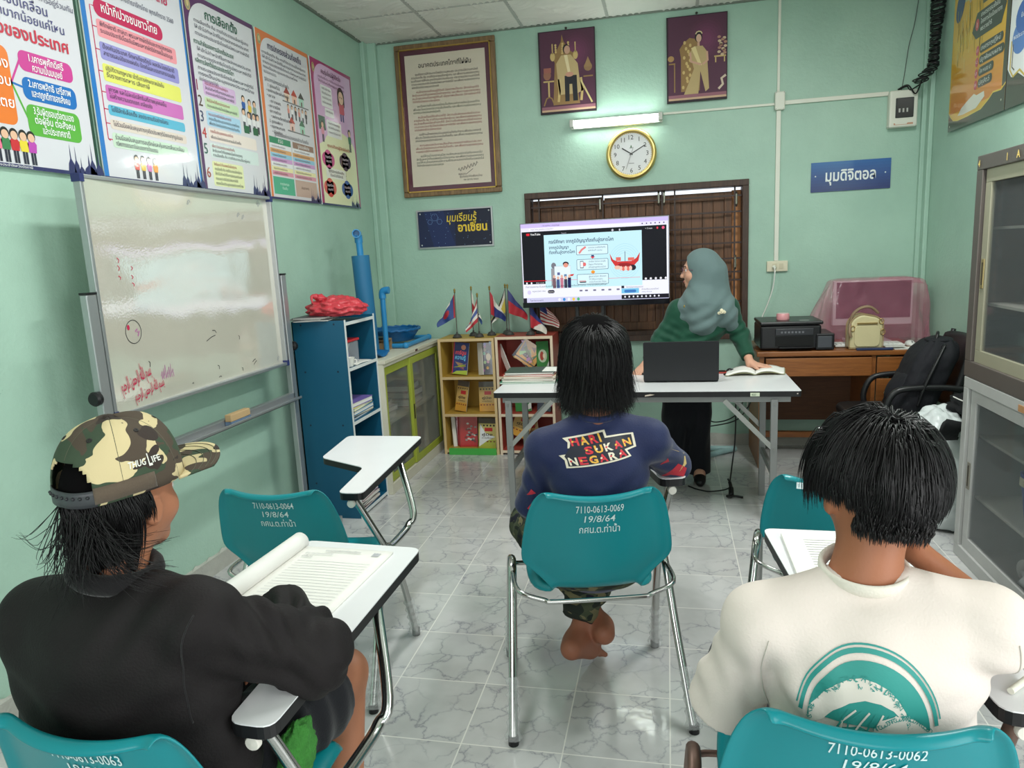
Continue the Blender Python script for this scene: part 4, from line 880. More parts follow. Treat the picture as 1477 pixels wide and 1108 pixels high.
stack('paper_stack', 'paper', [(.22, .30, .05, (206, 204, 196), 4, 'pale paper stack behind the nearer green door, lowest'), (.21, .29, .035, (190, 190, 192), -7, 'grey paper stack behind the nearer green door, second'), (.20, .28, .03, (212, 210, 206), 12, 'white paper stack on top behind the nearer green door')], -1.99, 4.55, .4555, 'papers in the low cabinet')
stack('paper_stack', 'paper', [(.22, .30, .06, (180, 150, 150), 3, 'pinkish paper stack behind the farther green door, lowest'), (.21, .28, .05, (150, 146, 150), -5, 'grey paper stack behind the farther green door'), (.2, .28, .05, (170, 140, 148), 6, 'dusty pink paper stack on top behind the farther green door')], -1.99, 5.1, .4555, 'papers in the low cabinet')
tag(MB().box(-2.15, 4.5, .071, -1.87, 4.75, .24).build('storage_box', mat('purple_box', (96, 76, 100), .6), bevel=.004), 'dark purple box at the bottom behind the nearer green door', 'box')

# on the low cabinet: basket, pipe frame, dustpan tray, pipes
BASK = mat('blue_basket_plastic', (16, 94, 150), .4, var=.15, vs=30); PIPE = mat('blue_pvc_pipe', (44, 132, 186), .35, var=.05)
t = thing('basket', 'round blue woven plastic basket on the low cabinet', 'basket', (-2.03, 5.15, .93))
b = MB(); n = 48
b.grid(lambda u, v: ((lambda a, r: (-2.03 + r * math.cos(a), 5.17 + r * 1.1 * math.sin(a), .935 + .085 * v))(2 * math.pi * u, (.115 + .06 * v) * (1 + .022 * math.sin(u * 2 * math.pi * 44) * math.cos(v * 18)))), 132, 12, True)
b.grid(lambda u, v: ((lambda a, r: (-2.03 + r * math.cos(a), 5.17 + r * 1.1 * math.sin(a), .938))(2 * math.pi * u, .002 + .113 * v)), 40, 3, True)
b.build('basket_body', BASK, t, smooth=180, solid=.004)
MB().tube([(-2.03 + .176 * math.cos(a), 5.17 + .194 * math.sin(a), 1.02 + .004 * math.sin(20 * a)) for a in [2 * math.pi * i / 60 for i in range(60)]], .010, 8, True).build('rim', BASK, t, smooth=180)
t = thing('pipe_square', 'light blue square frame of pipe lying under the basket', 'pipe', (-2.0, 5.15, .905))
q = [(-1.86, 4.90), (-1.86, 5.42), (-2.19, 5.42), (-2.19, 4.90)]; z = .925
for i in range(4): MB().cyl((*q[i], z), (*q[(i + 1) % 4], z), .017, n=16).build('pipe', PIPE, t, smooth=40)
for p in q: MB().ell((*p, z), .024, n=16, m=10).build('elbow', PIPE, t, smooth=180)
t = thing('wooden_tray', 'small wooden tray box left of the blue basket', 'tray', (-1.99, 4.72, .905))
b = MB(); b.box(-2.2, 4.78, .906, -1.96, 4.793, .96); b.box(-2.2, 4.88, .906, -1.96, 4.893, .975); b.box(-2.2, 4.793, .906, -1.96, 4.88, .915); b.box(-2.2, 4.78, .975, -1.96, 4.893, .985)
b.build('tray_body', mat('tan_board', (150, 122, 90), .6), t)
tag(MB().box(-2.18, 4.77, .9855, -1.98, 4.885, 1.0).build('tablet_case', BLACK_PL, bevel=.004), 'flat black case on top of the small wooden tray', 'case')
b = MB(); b.grid(lambda u, v: (-2.02 + .16 * u, 4.40 + .18 * v, .907 + .03 * abs(2 * v - 1) ** 2 + .012 * (1 - u)), 8, 12)
tag(b.build('dustpan', BASK, smooth=180, solid=.004), 'small blue plastic scoop on the near end of the low cabinet', 'dustpan')
t = thing('pipe', 'fat blue pipe with a thin tee pipe on top, standing on the low cabinet', 'pipe', (-2.01, 4.62, .906), group='blue pipes on the low cabinet')
MB().cyl((-2.01, 4.62, .906), (-2.03, 4.62, 1.58), .06, n=32).build('wide_pipe', mat('dull_blue_pipe', (38, 108, 150), .5, var=.08), t, smooth=40)
MB().cyl((-2.026, 4.62, 1.5), (-2.032, 4.62, 1.69), .022, n=20).build('thin_pipe', PIPE, t, smooth=40)
b = MB(); b.cyl((-2.032, 4.62, 1.665), (-2.033, 4.62, 1.715), .027, n=20); b.lathe([(.022, -.02), (.029, -.04), (.029, .04), (.022, .04), (.022, .0)], (-2.033, 4.60, 1.725), (.35, -1, 0), 24)
b.build('tee_joint', PIPE, t, smooth=40)
t = thing('pipe', 'thin blue pipe with an elbow on top, standing on the low cabinet', 'pipe', (-1.935, 4.72, .906), group='blue pipes on the low cabinet')
MB().cyl((-1.935, 4.72, .908), (-1.935, 4.72, 1.30), .0185, n=20).build('thin_pipe', PIPE, t, smooth=40)
MB().tube(bez([(-1.935, 4.72, 1.28), (-1.935, 4.72, 1.31), (-1.927, 4.72, 1.33), (-1.905, 4.72, 1.336), (-1.885, 4.72, 1.336)]), .025, 16).build('elbow', PIPE, t, smooth=60)

# two small bookcases below the flags
def bookcase(x0, x1, H, body, back, edge, label, y0=5.285, y1=5.60):
    t = thing('bookcase', label, 'bookcase', ((x0 + x1) / 2, 5.44, 0), group='small bookcases on the back wall')
    for x in (x0, x1 - .018): MB().box(x, y0, 0, x + .018, y1, H).build('side_panel', body, t)
    MB().box(x0, y1 - .008, 0, x1, y1, H).build('back_panel', back, t)
    for z in (.035, .325, .62, H): MB().box(x0 + .018, y0, z - .018, x1 - .018, y1 - .008, z).build('shelf_board', body if z < H else back, t)
    b = MB()
    for z in (.035, .325, .62, H): b.box(x0 + .019, y0 - .003, z - .02, x1 - .019, y0, z + .001)
    for x in (x0, x1 - .018): b.box(x - .001, y0 - .003, 0, x + .019, y0, H + .001)
    b.build('edge_strip', edge, t)
YEL = mat('ochre_board', (182, 146, 62), .5, var=.08); TANE = mat('tan_edging', (206, 178, 132), .5); RED = mat('brick_red_board', (158, 66, 54), .5, var=.1); PALE = mat('pale_edging', (218, 196, 172), .5)
bookcase(-1.742, -1.297, .918, YEL, YEL, TANE, 'ochre yellow small bookcase on the back wall')
bookcase(-1.287, -.845, .925, RED, RED, PALE, 'brick red small bookcase on the back wall')
tag(MB().box(-1.70, 5.262, .001, -1.318, 5.281, .052).build('plank', mat('green_plank', (72, 170, 74), .45)), 'bright green plank at the foot of the yellow bookcase', 'plank')

def mag(label, x, z, w, h, kind, tilt=0, yaw=0, y=5.37, t_=.012, bend=0.0, grp='magazines in the small bookcases', lean=8):
    """a magazine standing on a shelf, cover towards the room; x is the left foot"""
    k = Ink(); base = {'comic': (44, 58, 120), 'tan': (196, 160, 96), 'red': (186, 36, 44), 'green': (60, 130, 66), 'dark': (58, 60, 76), 'foil': (206, 190, 120), 'white': (224, 220, 212), 'gold': (196, 140, 60)}[kind]
    k.rect(0, 0, w, h, base, L=1)
    rnd = random.Random(label); rc = lambda: (rnd.randint(60, 230), rnd.randint(50, 200), rnd.randint(40, 190))
    if kind == 'comic':
        k.rect(0, 0, .008, h, (200, 60, 90), L=2); k.text('การ์ตูน', w * .5, h * .63, h * .16, (240, 90, 100), w=w * .7, al='C', bold=.03); k.text('ความรู้', w * .5, h * .47, h * .16, (120, 200, 240), w=w * .7, al='C', bold=.03); k.ell(w * .65, h * .85, .02, .02, (226, 150, 120), 3); k.poly([(0, 0), (w, 0), (w, h * .14), (w * .3, h * .1)], (176, 196, 70), 4)
        for i in range(8): k.poly([(w * rnd.random(), h * .1 + h * .3 * rnd.random()) for _ in range(3)], rc(), 3)
    elif kind in ('tan', 'foil'):
        k.rect(0, h * .82, w, h, (96, 84, 76), L=2); k.rect(0, 0, w, h * .28, (206, 150, 60) if kind == 'tan' else (176, 180, 70), L=2); k.rect(w * .35, h * .56, w * .8, h * .68, (190, 40, 44), L=3)
        for i in range(5): k.ell(w * (.12 + .19 * i), h * .75, w * .05, w * .05, (40, 36, 36), 3); k.rect(w * (.08 + .19 * i), h * .2, w * (.18 + .19 * i), h * .24, (120, 40, 40), L=3)
        k.text('คู่มือ', w * .5, h * .42, h * .1, (70, 50, 40), w=w * .6, al='C', bold=.02); k.text('การเรียน', w * .5, h * .32, h * .07, (70, 50, 40), w=w * .6, al='C')
        if kind == 'foil': k.poly([(w * .03, h * .05), (w * .1, h * .8), (w * .4, h * .5), (w * .95, h * .38), (w * .5, h * .25)], (232, 232, 236), 5)  # white patch is glare painted onto the cover
    elif kind == 'red':
        for i in range(26): k.ell(w * (.35 + .6 * rnd.random()), h * (.15 + .6 * rnd.random()), w * .07, w * .05, rnd.choice([(60, 56, 62), (150, 146, 146), (206, 200, 196), (120, 40, 44)]), 2 + i % 3)
        k.rect(0, 0, .01, h, (150, 24, 34), L=3)
    elif kind == 'green':
        k.ell(w * .5, h * .55, w * .36, h * .2, (196, 206, 180), 2); k.ell(w * .45, h * .55, w * .16, h * .14, (176, 70, 60), 3); k.ell(w * .62, h * .55, w * .1, h * .08, (236, 220, 190), 4); k.poly([(w * .5, 0), (w, h * .1), (w, h * .4)], (206, 206, 200), 5)
    elif kind == 'dark':
        for i in range(14): k.ell(w * rnd.random(), h * rnd.random(), w * .12, h * .05, rc(), 2 + i % 3)
        k.ell(w * .5, h * .55, w * .22, h * .12, (206, 190, 160), 6)
    elif kind == 'gold':
        for i in range(10): k.poly([(w * rnd.random(), h * rnd.random()) for _ in range(3)], rc(), 2 + i % 3)
        k.text('ตัว', w * .3, h * .3, h * .25, (60, 40, 30), bold=.03); k.rect(0, h * .1, w, h * .16, (60, 50, 40), L=3)
    ca, sa = math.cos(math.radians(tilt)), math.sin(math.radians(tilt)); cl, sl = math.cos(math.radians(lean)), math.sin(math.radians(lean)); cy, sy = math.cos(math.radians(yaw)), math.sin(math.radians(yaw))
    U = Vector((ca, 0, sa)); V = Vector((-sa, 0, ca)); V = Vector((V.x, V.z * sl, V.z * cl)); U = Vector((U.x * cy, U.x * sy, U.z)); V = (V - U * V.dot(U)).normalized()
    o = thing('magazine', label, 'magazine', (x + w / 2, y, z), group=grp)
    off = Vector((x, y, z)) - V * min(0, sa * 0) + Vector((0, 0, max(0, -U.z * w)))
    W = U.cross(V)
    def cv(a, b_, h_):
        # pages sag sideways towards the outer lower corner
        s_ = bend * (a / w)
        return off + U * a + V * b_ + W * (h_ + s_)
    k2 = MB(); m_ = 7
    k2.grid(lambda u, v: cv(u * w, v * h, 0), m_, m_); k2.grid(lambda u, v: cv(u * w, v * h, -t_), m_, m_)
    for i in range(m_ - 1):
        for (a, c) in ((i, i + 1), ((m_ - 1) * m_ + i, (m_ - 1) * m_ + i + 1), (i * m_, i * m_ + m_), (i * m_ + m_ - 1, i * m_ + 2 * m_ - 1)): k2.f.append((a, c, c + m_ * m_, a + m_ * m_)); k2.m.append(0)
    k2.build('pages', PAPER, o)
    k.build('cover', (0, 0, 0), (1, 0, 0), (0, 0, 1), PRINT, o, curve=lambda a, b_, h_: cv(a, b_, h_ + .0006))
mag('blue comic magazine leaning in the top of the yellow bookcase', -1.672, .622, .13, .25, 'comic', -6, 0, bend=.025)
mag('curled white magazine in the top of the yellow bookcase', -1.452, .622, .055, .25, 'white', 4, -20, bend=.02)
mag('dark picture magazine on the right in the top of the yellow bookcase', -1.412, .622, .085, .25, 'dark', 0, 10)
mag('tan manual leaning on the left in the middle of the yellow bookcase', -1.665, .327, .10, .24, 'tan', -8, 0, bend=.03)
mag('tan manual upright on the right in the middle of the yellow bookcase', -1.462, .327, .125, .235, 'tan', 1, 0)
mag('white backed book at the far left of the bottom of the yellow bookcase', -1.692, .037, .03, .25, 'white', 0, 35)
mag('thin red magazine behind its neighbour at the bottom of the yellow bookcase', -1.668, .037, .06, .25, 'red', 0, 25, y=5.40)
mag('red magazine with a photo cover at the bottom of the yellow bookcase', -1.645, .037, .15, .25, 'red', 0, 5)
mag('shiny foil covered manual at the bottom right of the yellow bookcase', -1.478, .037, .145, .24, 'foil', 0, -4, y=5.34)
mag('curled white backed magazine in the top left of the red bookcase', -1.215, .622, .045, .24, 'white', 22, -15, bend=.02)
mag('gold covered magazine slumped in the top of the red bookcase', -1.165, .66, .17, .17, 'gold', -35, 0, y=5.38)
mag('dark magazine slumped behind in the top of the red bookcase', -1.19, .67, .15, .16, 'dark', -40, 0, y=5.42)
mag('open gold magazine slumped at the centre in the top of the red bookcase', -1.08, .63, .12, .19, 'gold', 18, 0, y=5.44)
mag('green magazine bent over in the top right of the red bookcase', -.985, .622, .10, .25, 'green', 2, 0, bend=.03)
mag('green magazine on the left in the middle of the red bookcase', -1.17, .327, .13, .2, 'green', 3, 0, bend=.02)
mag('dark picture magazine on the right in the middle of the red bookcase', -1.0, .327, .11, .2, 'dark', -3, 0, bend=.02)
mag('tan manual slumped at the bottom of the red bookcase', -1.23, .10, .15, .22, 'tan', -22, 0, bend=.03)
mag('tan manual upright behind at the bottom of the red bookcase', -1.12, .037, .12, .23, 'tan', 6, 0, y=5.44)

# little table flags on the bookcases
def flag(x, y, z, hgt, colf, dirx, label, hoist=.18, fly=.25, droop=.8, pole=True):
    t = thing('table_flag', label, 'flag', (x, y, z), group='small table flags on the bookcases')
    MB().lathe([(.036, 0), (.037, .006), (.030, .012), (.028, .02), (.018, .028), (.008, .032), (.006, .045)], (x, y, z), (0, 0, 1), 20).build('stand', mat('dark_flag_stand', (62, 60, 58), .45), t, smooth=40)
    MB().cyl((x, y, z + .03), (x, y, z + hgt), .0035, n=8).build('pole', mat('grey_pole', (90, 86, 80), .5), t)
    MB().lathe([(.004, 0), (.008, .006), (.005, .012), (.009, .020), (.006, .03), (.0, .036)], (x, y, z + hgt - .004), (0, 0, 1), 12).build('finial', mat('old_gold', (150, 130, 66), .4, .7), t, smooth=60)
    nu, nv = 26, 22; k = Ink()
    def P(u, v):
        # u along the hoist (0 top), v along the fly: the cloth hangs down in folds
        a = v * fly; fold = .018 * math.sin(v * 9 + u * 2.5) * v ** .6
        hx = a * (1 - droop) * .9 + .02 * v * math.sin(u * 3); hz = a * droop
        return Vector((x + dirx * (hx + .03 * v * u) + .004 * dirx, y - .004 + fold - .012 * v, z + hgt - .012 - u * hoist * (1 - .25 * v) - hz * (1 - .35 * u)))
    g = [[P(i / nu, j / nv) for j in range(nv + 1)] for i in range(nu + 1)]
    for i in range(nu):
        for j in range(nv):
            o = len(k.v); k.v += [(0, 0, 0)] * 4; k.f.append((o, o + 1, o + 2, o + 3)); k.c.append(colf((i + .5) / nu, (j + .5) / nv))
            k.v[o:o + 4] = [tuple(g[i][j]), tuple(g[i + 1][j]), tuple(g[i + 1][j + 1]), tuple(g[i][j + 1])]
    ob = k.build('cloth', (0, 0, 0), (1, 0, 0), (0, 0, 1), PRINTM, t, curve=lambda a, b_, h_: (a, b_, h_))
RD, WH, BL, YE, BK = (178, 40, 52), (222, 216, 206), (36, 48, 112), (206, 184, 70), (30, 28, 34)
BC = .9195
def asean(u, v): return (178, 40, 52) if v < .10 or (u - .55) ** 2 + ((v - .5) * 1.2) ** 2 < .045 else ((222, 214, 200) if u < .16 and v > .3 else (44, 70, 130))
flag(-1.605, 5.36, BC, .35, asean, -1, 'blue table flag with a red emblem, leftmost on the yellow bookcase', droop=.60, fly=.30)
flag(-1.50, 5.46, BC, .36, lambda u, v: WH if u < .5 else (RD if v < .6 else (60, 90, 150)), 1, 'white and red table flag, second from the left', droop=.8, fly=.24)
flag(-1.43, 5.37, BC, .31, lambda u, v: (RD, WH, (70, 90, 150), WH, RD)[min(4, int(u * 5))], -1, 'red, white and blue striped table flag, third from the left', droop=.75)
flag(-1.355, 5.47, BC, .355, lambda u, v: RD if v < .22 else (WH if u < .5 else BL), 1, 'white and navy table flag with a red hoist, rightmost on the yellow bookcase', droop=.62)
flag(-1.235, 5.49, .926, .36, lambda u, v: YE if abs(u - v) > .35 else (WH if u > v else BK), -1, 'yellow table flag with a black and white band on the red bookcase', droop=.7, fly=.28)
flag(-1.198, 5.41, .926, .36, lambda u, v: (60, 64, 120) if u < .45 else RD, 1, 'blue and red table flag on the red bookcase beside the yellow one', droop=.55, fly=.28)
flag(-1.025, 5.37, .926, .25, lambda u, v: BL if u < .45 else (RD if (u + v) < 1.15 else WH), 1, 'navy and red table flag under the left end of the television', droop=.6)
flag(-.965, 5.47, .926, .27, lambda u, v: BL if (u < .45 and v < .4) else (RD if int(u * 12) % 2 == 0 else WH), 1, 'red and white pinstriped table flag, rightmost under the television', droop=.5)

# television on its stand
t = thing('television', 'flat television on a pole stand showing a browser video page', 'television', (-.52, 5.30, 0))
x0, x1, z0, z1, Y = -1.058, .014, 1.138, 1.755, 5.30
MB().box(x0, Y, z0, x1, Y + .035, z1).build('housing', mat('tv_black', (30, 30, 33), .3, var=.05), t, bevel=.005)
b = MB(); b.box(x0 + .2, Y + .035, z0 + .1, x1 - .2, Y + .07, z1 - .15); b.build('back_box', BLACK_PL, t, bevel=.01)
b = MB(); f = .006
for a in ((x0, z1 - f, x1, z1), (x0, z0 + .04, x0 + f, z1 - f), (x1 - f, z0 + .04, x1, z1 - f)): b.box(a[0], Y - .004, a[1], a[2], Y + .002, a[3])
b.build('bezel', mat('tv_silver_edge', (130, 130, 136), .3, .6), t)
MB().box(x0, Y - .005, z0, x1, Y + .002, z0 + .038).build('lower_bezel', mat('tv_gloss_black', (20, 19, 24), .12, var=.05), t)
k = Ink(); W, H = x1 - x0 - .012, z1 - z0 - .044; CY = (196, 236, 244)
k.rect(0, 0, W, H, (238, 240, 252), L=1); k.rect(0, H - .028, W, H, (206, 190, 246), L=2); k.rect(0, H - .052, W, H - .028, (232, 228, 252), L=2); k.rect(.06, H - .048, W - .2, H - .033, (244, 244, 255), r=.007, L=3)
k.text('( 9) กรณีศึกษา: จากภูมิปัญญา', .16, H - .022, .014, (50, 40, 70), w=.13); k.text('https://www.youtube.com/watch?v=', .075, H - .045, .013, (70, 60, 90), w=.17)
for i in range(6): k.ell(W - .18 + i * .03, H - .04, .005, .005, (90, 70, 110), 3)
k.rect(.006, .135, W - .012, H - .056, (8, 9, 18), L=2); k.rect(.04, H - .084, .065, H - .068, (230, 30, 50), r=.004, L=4); k.text('YouTube', .07, H - .083, .02, (245, 245, 245), bold=.02)
k.text('Search', .30, H - .082, .014, (180, 180, 190)); k.ell(.67, H - .075, .008, .008, (200, 200, 210), 4); k.ell(.72, H - .075, .005, .008, (200, 200, 210), 4); k.text('+ Create', .90, H - .08, .014, (230, 230, 235), w=.05); k.ell(W - .075, H - .075, .006, .008, (230, 60, 80), 4); k.ell(W - .035, H - .075, .010, .010, (236, 90, 130), 4)
sx0, sx1, sz0, sz1 = .17, .875, .10, H - .085
k.rect(sx0, sz0, sx1, sz1, CY, L=4)
k.text('กรณีศึกษา: จากภูมิปัญญาท้องถิ่นสู่ตลาดโลก', .205, .425, .034, (40, 48, 96), w=.47, bold=.018, L=7); k.text('จากภูมิปัญญา', .205, .385, .03, (40, 48, 96), w=.145, bold=.014, L=7); k.text('ท้องถิ่นสู่ตลาดโลก', .205, .35, .03, (40, 48, 96), w=.19, bold=.014, L=7)
bx = [(.405, .333, .635, .402), (.405, .225, .635, .302), (.405, .12, .635, .195)]
for a in bx: k.rect(*a, (70, 90, 120), r=.008, L=5); k.rect(a[0] + .003, a[1] + .003, a[2] - .003, a[3] - .003, (214, 242, 248), r=.006, L=6)
for i, tt in enumerate((['อยากขาย งานฝีมือท้องถิ่น', 'ผลิตสินค้า ชุมชน'], ['เล่าเรื่อง โปรโมท ผ่านสื่อ', 'Digital Marketing', 'สร้างฐานลูกค้าออนไลน์'], ['สู่ตลาดโลก ส่งออก', 'ได้ ได้รับมาตรฐาน', 'ขายสินค้าออนไลน์ ทั่วโลก'])):
    for j, q in enumerate(tt): k.text(q, .492, bx[i][3] - .024 - j * .02, .016, (60, 60, 96), w=.125 if j != 1 else .10, L=8)
k.line([(.425, .345), (.445, .37), (.475, .39)], .014, (226, 130, 130), 8); k.rect(.43, .238, .455, .29, (60, 70, 90), L=8); k.rect(.433, .243, .452, .285, (236, 240, 244), L=9); k.ell(.462, .265, .012, .014, (226, 110, 110), 9); k.poly([(.42, .14), (.475, .14), (.468, .132), (.428, .132)], (60, 70, 80), 8); k.rect(.422, .142, .47, .147, (200, 60, 60), L=9)
k.rect(.513, .318, .533, .330, (50, 60, 110), L=8); k.poly([(.505, .318), (.541, .318), (.523, .303)], (220, 60, 70), 8); k.ell(.523, .208, .014, .012, (236, 160, 50), 8); k.poly([(.508, .205), (.538, .205), (.523, .196)], (236, 130, 50), 9)
for i in range(5): k.line([(.752 + (.055 + .014 * i) * math.cos(a), .275 + (.06 + .016 * i) * math.sin(a)) for a in [2 * math.pi * j / 40 for j in range(40)]], .0016, (156, 206, 220), 5, True)
k.poly([(.645, .335), (.668, .29), (.70, .275), (.80, .275), (.835, .295), (.862, .335), (.85, .275), (.81, .235), (.77, .218), (.72, .22), (.685, .24), (.655, .285)], (206, 52, 50), 7); k.poly([(.685, .24), (.73, .222), (.79, .225), (.81, .25), (.77, .262), (.72, .262)], (150, 30, 34), 8)
k.line([(.755, .345), (.755, .275)], .004, (90, 90, 110), 8); k.rect(.69, .278, .725, .305, (226, 110, 100), L=8); k.rect(.775, .278, .82, .30, (226, 110, 100), L=8); k.ell(.70, .232, .022, .014, (236, 190, 170), 9)
for i in range(5): k.ell(.725 + i * .017, .225 - .003 * (i % 2), .011, .016, (226, 110, 96) if i % 2 else (240, 200, 186), 10)
k.ell(.81, .228, .022, .02, (30, 30, 44), 9)
k.rect(.215, .12, .25, .245, (150, 150, 156), L=5); k.ell(.235, .265, .018, .022, (120, 120, 130), 6); k.rect(.24, .15, .36, .26, (226, 240, 246), L=7); k.line([(.24, .15), (.36, .15), (.36, .26), (.24, .26)], .002, (150, 160, 176), 8, True); k.ell(.325, .275, .022, .016, (40, 34, 50), 8); k.ell(.325, .265, .018, .016, (226, 150, 130), 9)
for i, c in enumerate(((120, 90, 100), (70, 90, 140), (196, 120, 140), (60, 60, 80), (30, 36, 76))): k.rect(.225 + i * .028, .10, .248 + i * .028, .175 - .01 * (i % 2), c, L=9); k.ell(.237 + i * .028, .185 - .01 * (i % 2), .009, .012, (226, 180, 160), 10)
k.rect(.26, .195, .28, .215, (90, 100, 150), L=9); k.rect(.31, .18, .33, .2, (90, 130, 170), L=9); k.poly([(.345, .195), (.385, .20), (.375, .185), (.35, .185)], (206, 50, 50), 9); k.rect(.335, .105, .36, .16, (26, 36, 90), L=11)
k.rect(.012, .156, .18, .162, (206, 16, 40), L=5); k.rect(.18, .156, .86, .159, (230, 130, 150), L=5)
for x in (.03, .065): k.ell(x, .143, .006, .008, (240, 240, 244), 5)
k.text('39:54 / 1:31:27', .10, .138, .014, (240, 240, 244), w=.06)
for i in range(5): k.ell(W - .16 + i * .035, .145, .008, .008, (230, 230, 236), 5)
k.text('กิจกรรมยกระดับผลสัมฤทธิ์ทางการเรียน สื่อการเรียนการสอน รายวิชาสังคมศึกษา', .02, .11, .018, (30, 30, 50), w=.6); k.ell(.045, .075, .014, .016, (214, 206, 240), 3); k.text('ครูออนไลน์ กศน.', .07, .078, .015, (60, 60, 80), w=.1); k.rect(.185, .064, .235, .088, (30, 26, 40), r=.011, L=4); k.text('ติดตาม', .21, .07, .014, (240, 240, 240), al='C')
for x in (.42, .46, .52, .58, .63, .69): k.rect(x, .07, x + .022, .082, (120, 116, 140), r=.004, L=4)
k.rect(.725, .082, .745, .10, (30, 30, 50), L=4); k.text('สื่อการเรียนการสอนออนไลน์', .76, .084, .015, (60, 60, 90), w=.12); k.rect(.725, .045, .85, .08, (120, 196, 232), L=4); k.rect(.745, .05, .83, .07, (60, 120, 190), r=.01, L=5); k.text('ห้องเรียนออนไลน์', .87, .066, .014, (60, 60, 80), w=.12); k.text('กศน.ตำบล', .87, .048, .013, (90, 90, 110), w=.07)
k.rect(0, 0, W, .034, (206, 206, 236), L=3); k.rect(0, 0, .025, .034, (30, 26, 40), L=4); k.text('Type here to search', .05, .01, .018, (80, 80, 110), w=.10)
for i, c in enumerate(((236, 236, 240), (60, 140, 210), (236, 240, 240), (236, 200, 80), (80, 180, 120))): k.ell(.27 + i * .035, .016, .010, .012, c, 5)
k.rect(.725, .004, W, .034, (20, 18, 30), L=4)
for i in range(9): k.ell(.75 + i * .03, .02, .006, .007, (230, 230, 240), 5)
k.build('screen', (x0 + .006, Y - .0015, z0 + .038), (1, 0, 0), (0, 0, 1), SCREEN, t, board=(W, H, .002, (10, 10, 16)))
for x in (-.66, -.47): MB().box(x - .013, 5.34, .13, x + .013, 5.375, 1.5).build('pole', BLACK_PL, t, bevel=.003)
MB().box(-.72, 5.335, 1.3, -.40, 5.34, 1.6).build('mount_plate', BLACK_PL, t)
BASET = mat('dark_stand_base', (40, 42, 44), .45)
for x in (-.66, -.47): MB().box(x - .02, 5.12, .03, x + .02, 5.60, .13).build('foot', BASET, t, bevel=.005)
MB().box(-.66, 5.34, .06, -.47, 5.375, .12).build('crossbar', BASET, t)

# pale teal folding stand on the floor behind the teacher
TEAL = mat('pale_teal_tube', (150, 184, 184), .4, var=.08)
t = thing('folding_stand', 'pale teal tube stand on the floor under the window', 'stand', (.3, 5.35, 0))
for a, c in (((.17, 5.44, .025), (.485, 5.44, .025)), ((.13, 5.12, .025), (.485, 5.44, .025)), ((.10, 5.40, .42), (.20, 5.40, .03))): MB().tube([a, c], .02, 12).build('leg', TEAL, t, smooth=40)
MB().box(.08, 5.38, .40, .13, 5.42, .44).build('hinge', BLACK_PL, t)

# folding table
t = thing('folding_table', 'long white folding table with black edge and grey steel legs in front of the teacher', 'table', (-.16, 4.28, 0))
x0, x1, y0, y1, ZT = -.995, .690, 3.975, 4.60, .757
MB().prism(rrect(x0, y0, x1, y1, .012, 4), (0, 0, ZT - .003), (1, 0, 0), (0, 1, 0), .003).build('tabletop', WHITE_LAM, t)
MB().prism(rrect(x0, y0, x1, y1, .012, 4), (0, 0, ZT - .033), (1, 0, 0), (0, 1, 0), .030).build('edge_band', mat('black_edging', (26, 25, 27), .45, var=.1), t)
b = MB()
for y in (y0 + .015, y1 - .045): b.box(x0 + .05, y, ZT - .065, x1 - .05, y + .03, ZT - .033)
for x in (x0 + .06, x1 - .09): b.box(x, y0 + .03, ZT - .06, x + .03, y1 - .03, ZT - .033)
b.build('apron_frame', STEEL, t, bevel=.002)
for x in (-.912, .556):
    for y in (3.992, 4.47): 
        l = MB().box(x - .018, y - .012, .0, x + .018, y + .018, ZT - .05).build('leg', STEEL, t, bevel=.002)
    MB().box(x - .010, 4.0, .27, x + .010, 4.47, .31).build('stretcher', STEEL, t)
    s_ = 1 if x < 0 else -1
    for y in (3.985, 4.49): MB().bar((x + s_ * .01, y, .44), (x + s_ * .26, y, ZT - .055), .008, .026, (0, 0, 1)).build('brace', mat('zinc_brace', (170, 170, 166), .4, .7), t)
b = MB()
for x in (-.912, .556):
    for z in (.685, .43): b.cyl((x, 3.978, z), (x, 3.974, z), .006, n=10)
b.build('bolt', mat('screw_steel', (150, 150, 145), .4, .9), t)
k = Ink(); k.rect(0, 0, .048, .02, (206, 214, 190), L=1); k.text('400', .006, .004, .016, (90, 110, 90)); 
k.build('sticker', (.43, y0 - .001, ZT - .03), (1, 0, 0), (0, 0, 1), PRINTM, t)
k = Ink(); k.poly([(0, 0), (.03, .004), (.055, .01), (.03, .013), (.003, .008)], (206, 190, 176), 1); k.ell(.8, .012, .004, .003, (200, 190, 180), 1)
k.build('chipped_edge', (-.13, y0 - .001, ZT - .028), (1, 0, 0), (0, 0, 1), PRINTM, t)

# stack of magazines and folder on the table
stack('magazine', 'magazine', [(.37, .25, .010, (40, 128, 96), 4, 'green folder at the bottom of the pile on the folding table'), (.33, .24, .010, (222, 216, 206), 2, 'white magazine on the green folder on the table'), (.33, .23, .011, (150, 130, 110), -3, 'beige magazine in the middle of the pile on the table'), (.32, .23, .010, (206, 186, 160), 3, 'cream magazine above the beige one on the table'), (.31, .22, .011, (196, 70, 60), -2, 'red magazine second from the top of the table pile'), (.30, .22, .012, (56, 76, 66), 2, 'dark green magazine on top of the pile on the table')], -.84, 4.37, ZT + .0005, 'magazines piled on the folding table')
tag(MB().box(-.76, 4.30, .8235, -.66, 4.46, .8255).build('paper_slip', PAPER), 'white slip of paper on the right end of the magazine pile', 'paper')
tag(MB().tube(bez([(-.63, 4.5, ZT + .012), (-.6, 4.55, ZT + .016), (-.57, 4.52, ZT + .012), (-.62, 4.53, ZT + .02), (-.55, 4.56, ZT + .012)]), .010, 8).build('coiled_lead', BLACK_PL, smooth=180), 'short black coiled lead on the table beside the magazine pile', 'cable')
